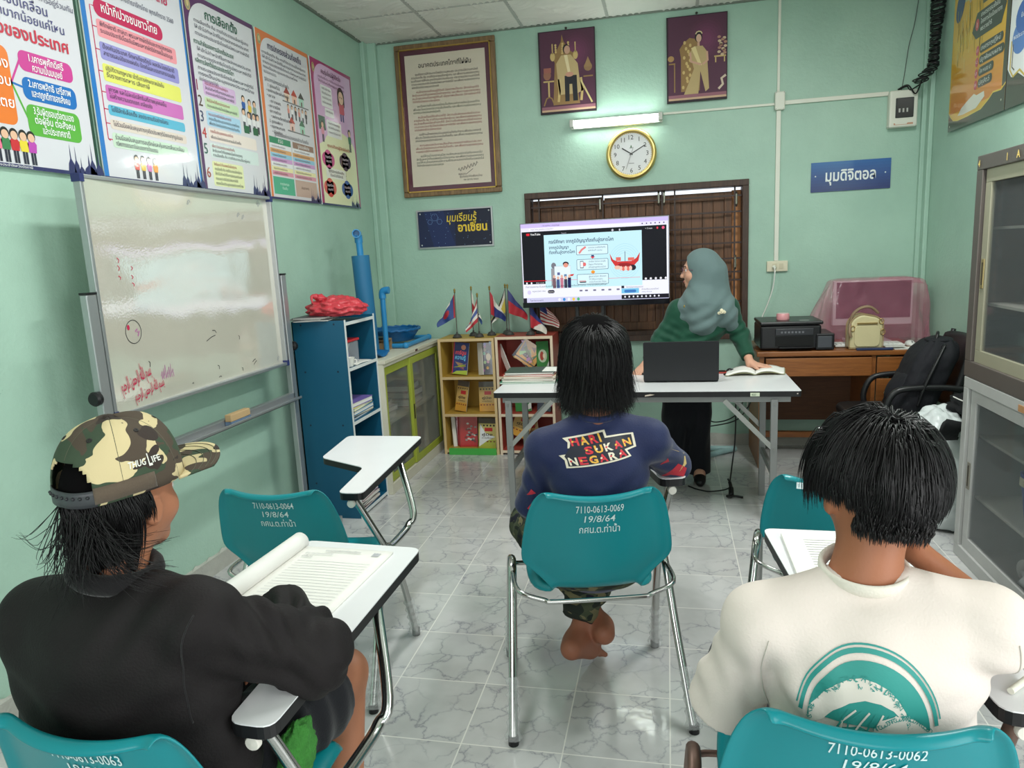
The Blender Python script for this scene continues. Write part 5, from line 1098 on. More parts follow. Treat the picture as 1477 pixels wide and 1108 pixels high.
tag(MB().tube(bez([(-.30, 4.53, ZT + .006), (-.24, 4.55, ZT + .008), (-.18, 4.53, ZT + .006), (-.13, 4.48, ZT + .006)]), .005, 8).build('laptop_cable', BLACK_PL, smooth=180), 'black cable on the table running to the left of the laptop', 'cable')

# laptop, its dark lid towards us
t = thing('laptop', 'black laptop with its lid towards the camera on the folding table', 'laptop', (.07, 4.36, ZT))
DK = mat('matt_black_lid', (22, 23, 27), .45, var=.08)
MB().box(-.142, 4.26, ZT + .002, .283, 4.545, ZT + .022).build('base', DK, t, bevel=.004)
b = MB(); b.prism(rrect(0, 0, .427, .232, .010), (-.143, 4.245, ZT + .012), (1, 0, 0), (0, -.10, 1), .010); b.build('lid', DK, t, bevel=.002)
b = MB()
for x in (-.06, .16): b.cyl((x, 4.252, ZT + .016), (x + .05, 4.252, ZT + .016), .008, n=12)
b.build('hinge', BLACK_PL, t)
MB().box(-.12, 4.28, ZT + .022, .26, 4.40, ZT + .0235).build('keyboard', BLACK_PL, t)
k = Ink(); k.ell(0, 0, .004, .004, (90, 92, 96), 1); k.build('logo_dot', (.225, 4.223, .935), (1, 0, 0), (0, -.1, 1), PRINTM, t)

# open book and odds and ends by the teacher's hand
t = thing('open_book', 'open white book on the right end of the folding table', 'book', (.52, 4.56, ZT))
b = MB()
for s_ in (-1, 1): b.grid(lambda u, v, s_=s_: (.505 + s_ * u * .17 + .03 * v, 4.44 + .20 * v + s_ * .02 * u, ZT + .008 + .022 * math.sin(math.pi * min(1, u * 1.15)) ** .7 * (1 - .3 * u)), 14, 6)
b.build('pages', PAPER, t, smooth=180, solid=.008)
b = MB()
for s_ in (-1, 1): b.grid(lambda u, v, s_=s_: (.505 + s_ * u * .175 + .03 * v, 4.438 + .205 * v + s_ * .02 * u, ZT + .004 + .016 * math.sin(math.pi * min(1, u * 1.15)) ** .7 * (1 - .3 * u)), 10, 4)
b.build('cover', mat('olive_cover', (150, 150, 110), .6), t, smooth=180, solid=.002)
k = Ink()
for s_ in (0, 1):
    for j in range(9): k.line([(.02 + s_ * .17, .03 + j * .017), (.145 + s_ * .17, .03 + j * .017)], .002, (170, 170, 170), 1)
k.build('printed_lines', (.345, 4.44, ZT), (1, 0, 0), (0, 1, 0), PRINTM, t, curve=lambda a, b_, h_: (.345 + a + .03 * b_ / .2 - .01, 4.44 + b_, ZT + .0125 + .022 * math.sin(math.pi * min(1, abs(a - .165) / .17 * 1.15)) ** .7 * (1 - .3 * abs(a - .165) / .17) + .001))
t = thing('phone', 'red cased phone lying behind the right edge of the laptop', 'phone', (.32, 4.60, ZT))
MB().box(.28, 4.52, ZT + .001, .35, 4.59, ZT + .010).build('case', mat('red_case', (170, 60, 50), .4), t, bevel=.003); MB().box(.286, 4.525, ZT + .010, .344, 4.585, ZT + .0112).build('screen', BLACK_PL, t)
tag(MB().tube(bez([(.33, 4.46, ZT + .006), (.36, 4.50, ZT + .006), (.40, 4.545, ZT + .01), (.37, 4.56, ZT + .022), (.35, 4.54, ZT + .012)]), .006, 8).build('earphone_lead', BLACK_PL, smooth=180), 'short black lead curled between laptop and open book', 'cable')

# cables under the table
def cord(label, pts, r=.0045, m=BLACK_PL, name='cable'): return tag(MB().tube(bez(pts), r, 8).build(name, m, smooth=180), label, 'cable', 'cables hanging under the folding table')
cord('black cable hanging straight to the floor right of the teacher', [(.415, 4.62, .70), (.42, 4.7, .55), (.425, 4.75, .4), (.42, 4.75, .25), (.40, 4.7, .12), (.375, 4.55, .06), (.36, 4.52, .02), (.25, 4.50, .006), (.17, 4.54, .006), (.12, 4.60, .006)])
cord('black cable looping low from the table towards the wall', [(.50, 4.61, .70), (.50, 4.9, .55), (.47, 5.1, .38), (.40, 5.2, .30), (.30, 5.3, .27), (.25, 5.35, .36), (.17, 5.4, .38)])
cord('black cable sweeping from the desk side to the floor by the wall', [(.56, 4.61, .70), (.565, 5.0, .55), (.55, 5.2, .4), (.48, 5.4, .25), (.30, 5.5, .18), (.12, 5.5, .16)])
cord('white cable drooping behind the teacher', [(.44, 4.62, .70), (.38, 5.1, .6), (.34, 5.3, .5), (.31, 5.4, .4)], .004, MATS['white_cable'])
t = thing('strap', 'short black strap dangling onto the floor by the right table leg', 'strap', (.38, 4.43, 0))
MB().tube(bez([(.36, 4.52, .085), (.372, 4.50, .06), (.375, 4.46, .035), (.372, 4.42, .012)]), [.006] * 6 + [.011] * 8 + [.016] * 11, 8).build('band', BLACK_PL, t, smooth=180)
MB().tube([(.36 + .016 * math.cos(a), 4.40 + .016 * math.sin(a), .012) for a in [i * .42 for i in range(15)]], .006, 6, True).build('loop', BLACK_PL, t, smooth=180)
MB().tube(bez([(.375, 4.41, .012), (.41, 4.41, .008), (.44, 4.40, .006)]), .007, 8).build('tail', BLACK_PL, t, smooth=180)

# brown desk with drawers
OAK = wood('orange_desk_wood', (116, 66, 30), (158, 98, 48), .38, axis=0, sc=3.0)
t = thing('desk', 'orange brown wooden desk with drawers against the back wall on the right', 'desk', (1.06, 5.32, 0))
x0, x1, y0, y1, ZD = .58, 1.62, 5.02, 5.62, .815
MB().box(x0, y0 - .01, ZD - .035, x1, y1, ZD).build('desktop', OAK, t, bevel=.006)
for x in (x0 + .02, x1 - .05): MB().box(x, y0 + .01, 0, x + .03, y1 - .01, ZD - .035).build('side_panel', OAK, t)
MB().box(1.30, y0 + .01, .30, 1.325, y1 - .01, ZD - .035).build('divider', OAK, t)
b = MB(); b.box(x0 + .05, y1 - .06, .22, 1.30, y1 - .05, .70); b.build('modesty_panel', wood('dull_brown_panel', (84, 52, 30), (108, 68, 40), .6, axis=0), t)
MB().box(x0 + .05, y1 - .2, .12, x1 - .05, y1 - .16, .16).build('foot_rail', OAK, t)
BRASS = mat('brass', (196, 160, 90), .3, .9)
KNOB = mat('pale_wood_knob', (196, 156, 104), .4)
MB().box(.64, y0 - .004, .645, 1.30, y0 + .012, .768).build('drawer', OAK, t, bevel=.004)
d = MB().box(1.33, y0 - .004, .645, 1.565, y0 + .012, .768).build('drawer', OAK, t, bevel=.004)
MB().lathe([(.006, 0), (.006, .012), (.013, .018), (.013, .026), (.0, .03)], (1.525, y0 - .004, .68), (0, -1, 0), 16).build('knob', KNOB, d, smooth=60)
MB().lathe([(.012, 0), (.012, .004), (.004, .004), (.004, .012)], (1.515, y0 - .004, .735), (0, -1, 0), 16).build('lock', BRASS, d)
d = MB().box(1.33, y0 - .004, .30, 1.565, y0 + .012, .625).build('door', OAK, t, bevel=.004)
MB().lathe([(.006, 0), (.006, .012), (.015, .018), (.015, .026), (.0, .03)], (1.385, y0 - .004, .535), (0, -1, 0), 16).build('knob', KNOB, d, smooth=60)

# printer
t = thing('printer', 'black ink tank printer on the left of the brown desk', 'printer', (.83, 5.22, ZD))
PB = mat('printer_black', (24, 24, 27), .35, var=.1)
b = MB(); b.box(.605, 5.04, ZD + .01, .99, 5.40, .985)
b.build('body', PB, t, bevel=.014, seg=3)
MB().box(.603, 5.035, .988, 1.0, 5.40, 1.012).build('scanner_lid', PB, t, bevel=.008)
MB().box(.70, 5.032, .92, .94, 5.042, .965).build('control_panel', mat('printer_panel', (46, 47, 52), .3), t, bevel=.003)
b = MB(); 
for i in range(7): b.box(.735 + i * .022, 5.03, .935, .747 + i * .022, 5.034, .947)
b.build('panel_button', mat('grey_button', (110, 112, 118), .4), t)
MB().box(.70, 5.035, .848, .94, 5.041, .912).build('paper_slot', mat('deep_black', (8, 8, 9), .7, var=0), t)
MB().box(.72, 5.0, .838, .93, 5.04, .846).build('paper_tray', PB, t)
k = MB().box(.955, 5.025, ZD + .005, 1.068, 5.30, .928).build('ink_tank', PB, t, bevel=.006)
MB().box(.965, 5.021, .835, 1.052, 5.027, .912).build('tank_window', mat('tank_grey_window', (78, 80, 86), .2), k, bevel=.003)
k = Ink(); k.rect(0, 0, .06, .03, (190, 190, 190), L=1); k.build('lid_label', (.86, 5.08, 1.0125), (1, 0, 0), (0, 1, 0), PRINTM, t)
t = thing('tape_roll', 'small pink tape roll on top of the black printer', 'tape', (.765, 5.17, 1.013))
MB().lathe([(.020, .0), (.040, .0), (.042, .006), (.042, .036), (.038, .042), (.02, .042), (.02, .0)], (.765, 5.17, 1.013), (0, 0, 1), 28).build('tape', mat('pink_tape', (226, 160, 164), .3), t, smooth=40)
MB().lathe([(.0, .026), (.02, .03), (.038, .043), (.0, .046)], (.765, 5.17, 1.013), (0, 0, 1), 24).build('paper_top', mat('pale_pink', (232, 206, 204), .6), t, smooth=40)

# covered monitor
t = thing('monitor', 'computer monitor standing under a pink plastic dust cover on the desk', 'monitor', (1.45, 5.42, ZD))
MB().box(1.13, 5.40, .935, 1.64, 5.44, 1.245).build('casing', mat('pale_grey_casing', (190, 178, 182), .4), t, bevel=.005)
MB().box(1.15, 5.396, .985, 1.625, 5.401, 1.235).build('screen', mat('dead_screen', (48, 42, 50), .2), t)
MB().box(1.30, 5.41, ZD + .02, 1.42, 5.46, .95).build('neck', mat('pale_grey_casing', (190, 178, 182), .4), t)
MB().box(1.22, 5.33, ZD + .001, 1.50, 5.52, ZD + .02).build('base', MATS['pale_grey_casing'], t, bevel=.005)
PINKC = mat('pink_clear_plastic', (206, 124, 148), .22, alpha=.30, var=.25, vs=14, bump=1.0, bs=16, spec=.6)
t = thing('dust_cover', 'translucent pink plastic sheet draped over the monitor on the desk', 'dust cover', (1.4, 5.40, ZD))
def cover(u, v):
    """ring around the monitor: v = 0 bottom, 1 top"""
    a = 2 * math.pi * u; c, s_ = math.cos(a), math.sin(a)
    sx = math.copysign(abs(c) ** .35, c); sy = math.copysign(abs(s_) ** .45, s_)
    L = .44 if c < 0 else .345; L = L * (1 - (.40 if c < 0 else .03) * v ** 1.4)
    w = 1 - .86 * max(0, (v - .9) / .1) ** 2
    z = ZD + .003 + .445 * min(1, v * 1.06) - .05 * v * (abs(c) ** 6 if c > 0 else 0)
    rp = .014 * math.sin(u * 61 + 5 * v) * (1 - v * .7) + .008 * math.sin(u * 23 + 9 * v)
    return (1.39 + sx * L * (w if v > .9 else 1) + rp * c, 5.42 + sy * (.16 * (1 - .60 * v ** 1.3) + rp) * w, z)
MB().grid(cover, 120, 40, True).build('plastic_sheet', PINKC, t, smooth=180)

# handbag
CRM = mat('cream_leather', (204, 192, 150), .42, var=.06, bump=.15, bs=120); GLD = mat('pale_gold_hardware', (190, 160, 104), .3, .8)
t = thing('handbag', 'small cream leather handbag with rounded top on the desk', 'handbag', (1.26, 5.09, ZD))
def bagp(y, g=0.0):
    x0, x1 = 1.163 - g, 1.365 + g; z0, z1 = ZD + .006, 1.035 + g
    return [(x0, z0), (x1, z0)] + [(x1 - .001, z1 - .10)] + arc(x1 - .075, z1 - .075, .074, 10, 90, 6) + arc(x0 + .085, z1 - .075, .084, 90, 170, 6) + [(x0, z1 - .10)]
b = MB(); b.prism(bagp(0), (0, 5.14, 0), (1, 0, 0), (0, 0, 1), .10); b.build('body', CRM, t, bevel=.014, seg=4, smooth=60)
for y in (5.045, 5.135): MB().tube([(p[0], y, p[1]) for p in bagp(0, .002)], .004, 8, True).build('piping', mat('tan_piping', (160, 136, 100), .5), t, smooth=180)
MB().prism(rrect(1.19, ZD + .02, 1.345, .975, .03), (0, 5.039, 0), (1, 0, 0), (0, 0, 1), .008).build('front_pocket', CRM, t, bevel=.004)
MB().box(1.205, 5.026, .982, 1.325, 5.04, .992).build('zipper', GLD, t)
MB().tube(bez([(1.17, 5.09, .97), (1.185, 5.08, 1.04), (1.23, 5.07, 1.085), (1.29, 5.07, 1.09), (1.34, 5.08, 1.05)]), .009, 8, flat=1.6).build('handle', mat('taupe_strap', (140, 116, 92), .5), t, smooth=180)
b = MB()
for q in ((1.178, .955), (1.35, 1.0), (1.36, .93)): b.tube([(q[0] + .014 * math.cos(i * .7), 5.035, q[1] + .018 * math.sin(i * .7)) for i in range(9)], .003, 6, True)
b.build('ring', GLD, t, smooth=180)
MB().tube(bez([(1.165, 5.05, .985), (1.16, 5.03, .93), (1.168, 5.03, .90)]), .010, 8).build('tassel', mat('taupe_strap', (140, 116, 92), .5), t, smooth=180)
tag(MB().box(1.20, 5.005, ZD + .0005, 1.42, 5.034, ZD + .014).build('notebook', mat('navy_cover', (40, 52, 90), .5), bevel=.003), 'navy notebook poking out in front of the cream handbag', 'notebook')

t = thing('keyboard', 'white computer keyboard behind the handbag on the desk', 'keyboard', (1.33, 5.2, ZD))
MB().box(1.10, 5.145, ZD + .004, 1.53, 5.275, ZD + .018).build('base', mat('white_plastic', (220, 220, 216), .4), t, bevel=.004)
b = MB()
for r in range(4):
    for c in range(14): b.box(1.112 + c * .029, 5.155 + r * .029, ZD + .018, 1.137 + c * .029, 5.18 + r * .029, ZD + .024)
b.build('keys', mat('key_white', (232, 232, 228), .45), t)
t = thing('mouse', 'white computer mouse at the right end of the keyboard', 'mouse', (1.57, 5.2, ZD))
b = MB(); b.ell((1.575, 5.2, ZD + .004), (.032, .055, .032)); b.v = [(p[0], p[1], max(p[2], ZD + .002)) for p in b.v]; b.build('shell', mat('white_plastic', (220, 220, 216), .4), t, smooth=180)
MB().box(1.573, 5.155, ZD + .022, 1.577, 5.18, ZD + .034).build('wheel', mat('grey_button', (110, 112, 118), .4), t)
tag(MB().box(1.43, 5.015, ZD + .0005, 1.61, 5.12, ZD + .004).build('paper', PAPER), 'white paper sheets at the right front corner of the desk', 'paper')
tag(MB().box(1.38, 5.03, ZD + .015, 1.50, 5.10, ZD + .018).build('envelope', mat('pale_envelope', (212, 212, 206), .6)), 'pale envelope beside the navy notebook', 'paper')

# black office chair with a backpack on it
BKM = mat('black_vinyl', (26, 26, 28), .42, var=.12); BKT = mat('black_frame_tube', (30, 30, 32), .35)
t = thing('office_chair', 'black armchair with tube arms in front of the desk on the right', 'chair', (1.36, 4.66, 0))
b = MB(); b.prism(rrect(1.04, 4.44, 1.55, 4.88, .10, 6), (0, 0, .45), (1, 0, 0), (0, 1, 0), .06); b.build('seat', BKM, t, bevel=.02, seg=3, smooth=50)
def bkp(u, v):
    z = .54 + .42 * v; x = 1.605 + .10 * v; w = .22 * (1 - .35 * max(0, v - .75) ** 1.2 * 2)
    return (x + .03 * (2 * u - 1) ** 2 * -1, 4.655 + (2 * u - 1) * w, z - .02 * (2 * u - 1) ** 4 * v)
MB().grid(bkp, 16, 14).build('backrest', BKM, t, smooth=180, solid=.035)
for y in (4.42, 4.90): MB().tube(bez([(1.655, y, .665), (1.5, y, .68), (1.33, y, .672), (1.26, y, .64), (1.225, y, .55), (1.235, y, .47)]), .018, 12).build('armrest', BKT, t, smooth=180)
for y in (4.44, 4.88): MB().tube(bez([(1.72, y, .96), (1.67, y, .70), (1.62, y, .47), (1.60, y, .02)]), .014, 10).build('rear_leg', BKT, t, smooth=180); MB().tube([(1.10, y, .46), (1.08, y, .02)], .014, 10).build('front_leg', BKT, t)
BPK = mat('black_nylon', (20, 20, 27), .8, var=.18, bump=.5, bs=18)
t = thing('backpack', 'black backpack propped in the black armchair', 'backpack', (1.45, 4.62, .512))
b = MB()
def bp_(u, v):
    a = 2 * math.pi * u; z = .512 + .42 * v; c, s_ = math.cos(a), math.sin(a)
    r = 1 - .45 * max(0, (v - .72) / .28) ** 2.2 - .12 * max(0, (.15 - v) / .15); lean = .16 * v
    return (1.385 + lean + .12 * math.copysign(abs(c) ** .6, c) * r, 4.60 + .165 * math.copysign(abs(s_) ** .6, s_) * r, z + .006 * math.sin(9 * a))
b.grid(bp_, 48, 24, True); b.ell((1.545, 4.60, .93), (.075, .10, .02)); b.v = [tuple(np.array(q) + .007 * vnoise(np.array(q), 38, 2)) for q in b.v]; b.build('body', BPK, t, smooth=180)
b = MB(); b.grid(lambda u, v: (1.292 + .075 * v - .045 * math.sin(math.pi * v) * math.sin(math.pi * u), 4.50 + .20 * u, .54 + .20 * v), 12, 10); b.build('front_pocket', BPK, t, smooth=180, solid=.02)
for y in (4.475, 4.56): MB().tube(bez([(1.535, y, .915), (1.47, y - .05, .80), (1.42, y - .06, .68), (1.40, y - .03, .57)]), .016, 8, flat=.5).build('strap', BKM, t, smooth=180)
MB().tube(bez([(1.52, 4.56, .935), (1.53, 4.575, .965), (1.545, 4.62, .97), (1.55, 4.65, .935)]), .009, 8).build('grab_handle', BKM, t, smooth=180)

# white sack and black clothes beside the right cabinet
t = thing('plastic_sack', 'crumpled white plastic sack on the floor beside the right cabinet', 'bag', (1.42, 4.15, 0))
blob((1.42, 4.12, .235), (.19, .23, .40), .10, 3.2, 7, 60, 44).build('sack_body', mat('white_film', (206, 212, 212), .32, var=.1, vs=12, bump=.9, bs=14), t, smooth=180)
CLOTH = mat('black_cloth', (20, 20, 23), .85, var=.2, bump=.4, bs=40)
t = thing('black_cloth', 'rolled black cloth lying on the front of the white sack', 'cloth', (1.38, 3.92, .5))
b = MB(); b.grid(lambda u, v: ((lambda a: (1.34 + .10 * v + .03 * math.cos(a), 3.86 + .05 * v + .052 * math.cos(a + .5), .575 + .056 * math.sin(a) * (1 - .2 * v) - .02 * v))(2 * math.pi * u)), 32, 10, True); b.build('roll', CLOTH, t, smooth=180, solid=.012)
t = thing('black_garment', 'black garment with a white cord stuffed between the sack and the cabinet', 'clothing', (1.54, 4.2, .5))
blob((1.56, 4.16, .63), (.09, .10, .07), .25, 5, 3, 30, 20, False).build('fabric', CLOTH, t, smooth=180)
MB().tube(bez([(1.47, 4.12, .69), (1.50, 4.09, .675), (1.54, 4.07, .66), (1.56, 4.06, .65)]), .0035, 6).build('cord', PAPER, t, smooth=180)

# right hand glass cabinets: bronze upper, white aluminium lower
def glass_cabinet(name, label, z0, z1, x0, frame, sash, fw, yA, yB, shelves, handle):
    t = thing(name, label, 'cabinet', ((x0 + XR - .01) / 2, (yA + yB) / 2, z0), group='glass cabinets on the right wall')
    x1 = XR - .01; b = MB()
    b.box(x1 - .012, yA, z0, x1, yB, z1); b.box(x0 + .021, yA, z0, x1 - .012, yA + .02, z1); b.box(x0 + .021, yB - .02, z0, x1 - .012, yB, z1); b.box(x0 + .021, yA + .02, z0, x1 - .012, yB - .02, z0 + .02); b.box(x0 + .021, yA + .02, z1 - .02, x1 - .012, yB - .02, z1)
    b.build('carcass', frame, t)
    b = MB()
    for a in ((yA, z0, yB, z0 + fw * 1.2), (yA, z1 - fw, yB, z1), (yB - fw, z0 + fw * 1.2, yB, z1 - fw), (yA, z0 + fw * 1.2, yA + fw, z1 - fw)): b.box(x0 - .012, a[0], a[1], x0 + .02, a[2], a[3])
    b.build('front_frame', frame, t, bevel=.003)
    for z in shelves: MB().box(x0 + .06, yA + .02, z - .012, x1 - .012, yB - .02, z).build('shelf_board', mat('pale_shelf', (200, 200, 190), .4), t)
    ym = (yA + yB) / 2
    for ya, yb, dx in ((ym - .03, yB - fw - .012, .0), (yA + fw, ym + .03, .024)):
        b = MB(); f = .058; X = x0 + dx; za, zb = z0 + fw * 1.2, z1 - fw
        for a in ((ya, za, yb, za + f), (ya, zb - f, yb, zb), (ya, za + f, ya + f, zb - f), (yb - f, za + f, yb, zb - f)): b.box(X, a[0], a[1], X + .018, a[2], a[3])
        d = b.build('sliding_door', sash, t, bevel=.002)
        MB().box(X + .008, ya + f, za + f, X + .012, yb - f, zb - f).build('pane', mat('cabinet_glass_right', (104, 112, 114), .05, alpha=.30, var=0, spec=.8), d)
        if dx == 0:
            zc = (z0 + z1) / 2 - .02; MB().box(X - .004, yb - .045, zc - .065, X, yb - .015, zc + .065).build('handle', handle, d, bevel=.004)
            MB().box(X - .005, yb - .035, zc - .05, X - .003, yb - .025, zc + .05).build('handle_recess', mat('dark_recess', (60, 54, 44), .6), d)
    return t
BRZ = mat('bronze_aluminium', (112, 104, 100), .42, .5, var=.06); SASH = mat('champagne_aluminium', (176, 172, 150), .42, .4, var=.05); WALU = mat('white_aluminium', (190, 190, 188), .45, .25, var=.10, vs=10)
t = glass_cabinet('glass_cabinet', 'upper brown framed glass cabinet on the right wall', .882, 1.872, 1.37, BRZ, SASH, .062, 2.25, 3.70, (1.22, 1.56), mat('brass_pull', (190, 170, 120), .35, .7))
k = Ink()
for i, y in enumerate((.02, .30, .385)): k.text('41A'[i], y, .012, .04, (226, 196, 110), bold=.03)
k.build('stuck_letters', (1.357, 3.70, 1.812), (0, -1, 0), (0, 0, 1), PRINTM, t)
k = MB(); k.box(1.358, 3.10, .765 - .0, 1.362, 3.16, .79)
t = glass_cabinet('glass_cabinet', 'lower white aluminium framed glass cabinet standing on the floor at the right', 0.0, .880, 1.37, WALU, WALU, .05, 2.25, 3.69, (.30, .60), mat('grey_pull', (150, 146, 134), .45, .5))
MB().box(1.355, 3.06, .835, 1.359, 3.14, .862).build('tape_mark', mat('brown_tape', (176, 130, 90), .5), t)
t = thing('storage_bin', 'blue plastic bin behind the glass of the lower right cabinet', 'bin', (1.56, 3.18, .30))
b = MB(); b.grid(lambda u, v: ((lambda a, r: (1.56 + r * .8 * math.copysign(abs(math.cos(a)) ** .4, math.cos(a)), 3.17 + r * math.copysign(abs(math.sin(a)) ** .4, math.sin(a)), .302 + .235 * v))(2 * math.pi * u, .12 + .03 * v)), 48, 8, True); b.build('bin_body', mat('blue_bin', (60, 90, 170), .4), t, smooth=180, solid=.004)
for y in (3.12, 3.24): MB().box(1.434, y - .02, .49, 1.437, y + .02, .525).build('label_tab', mat('cream_tab', (220, 214, 180), .6), t)
t = thing('tape_roll', 'white paper rolls at the bottom of the lower right cabinet', 'roll', (1.5, 3.18, .02))
b = MB(); b.lathe([(.02, -.03), (.05, -.03), (.05, .03), (.02, .03), (.02, -.03)], (1.50, 3.24, .115), (1, .3, 0), 24); b.build('roll', PAPER, t, smooth=40)
blob((1.5, 3.12, .085), (.08, .10, .06), .3, 5, 2, 30, 20).build('wrapper', mat('white_film', (206, 212, 212), .32), t, smooth=180)
t = thing('basket', 'brown woven pot behind the glass of the upper right cabinet', 'basket', (1.56, 3.2, .95))
MB().grid(lambda u, v: ((lambda a, r: (1.57 + r * math.cos(a), 3.22 + r * math.sin(a), .904 + .15 * v))(2 * math.pi * u, (.07 + .025 * v) * (1 + .03 * math.sin(44 * u * 6.28) * math.cos(30 * v)))), 132, 12, True).build('pot', mat('brown_wicker', (120, 84, 70), .7), t, smooth=180, solid=.004)
b = MB()
for i in range(4): b.cyl((1.57, 3.22, .93), (1.55 + .02 * i, 3.19 + .02 * i, 1.10 + .01 * i), .009, n=8)
b.build('pens', mat('pale_grey_casing', (190, 178, 182), .4), t)

# ================================================================== TABLET CHAIRS
TQ = mat('teal_chair_plastic', (10, 128, 136), .3, var=.07, vs=5, spec=.5)
RUST = mat('rusty_chrome', (112, 88, 78), .45, .5, var=.4, vs=30)
FILM = mat('clear_wrap_film', (214, 216, 216), .12, alpha=.32, var=0, bump=0, spec=.8)
CHALK = (206, 226, 226)
PROF = [(.238, .412, .19), (.228, .437, .20), (.19, .45, .21), (.05, .447, .218), (-.06, .447, .21), (-.13, .452, .185), (-.172, .465, .14), (-.192, .482, .145), (-.204, .51, .17), (-.212, .54, .20), (-.218, .57, .235), (-.224, .60, .240), (-.236, .66, .232), (-.252, .72, .221), (-.265, .765, .207), (-.272, .79, .194), (-.278, .805, .178), (-.285, .812, .166), (-.297, .809, .160), (-.305, .797, .158)]
def sstep(a, b, x):
    t = min(1, max(0, (x - a) / (b - a))); return t * t * (3 - 2 * t)
def shell_pt(s, ly, z, hw):
    b_ = sstep(.455, .53, z); e = max(0, (abs(s) - .86) / .14)
    y = ly + b_ * (.036 * s * s - .018 * e * e); zz = z + (1 - b_) * (.012 * s * s - .022 * e * e) - .014 * (1 - s * s) * sstep(.66, .8, z)
    return Vector((hw * s, y, zz))
def shell_back(x, z):
    for i in range(9, len(PROF) - 4):
        (y0, z0, w0), (y1, z1, w1) = PROF[i], PROF[i + 1]
        zt = z + .014 * sstep(.66, .8, z)
        if z0 <= zt <= z1:
            t = (zt - z0) / (z1 - z0); w = w0 + (w1 - w0) * t
            return Vector((x, shell_pt(x / w, y0 + (y1 - y0) * t, zt, w).y - .0045, z))
    return Vector((x, -.28, z))
TAB = [(0, 0), (-.02, .79), (-.385, .80), (-.355, .44), (-.115, .305), (-.092, 0)]
def rounded(poly, r=.03, n=4):
    out = []; L = len(poly)
    for i in range(L):
        a, b, c = Vector(poly[i - 1]), Vector(poly[i]), Vector(poly[(i + 1) % L]); d0 = (a - b).normalized(); d1 = (c - b).normalized()
        p, q = b + d0 * r, b + d1 * r
        for k in range(n + 1):
            t = k / n; out.append(tuple(p * (1 - t) ** 2 + b * 2 * t * (1 - t) + q * t * t))
    return out
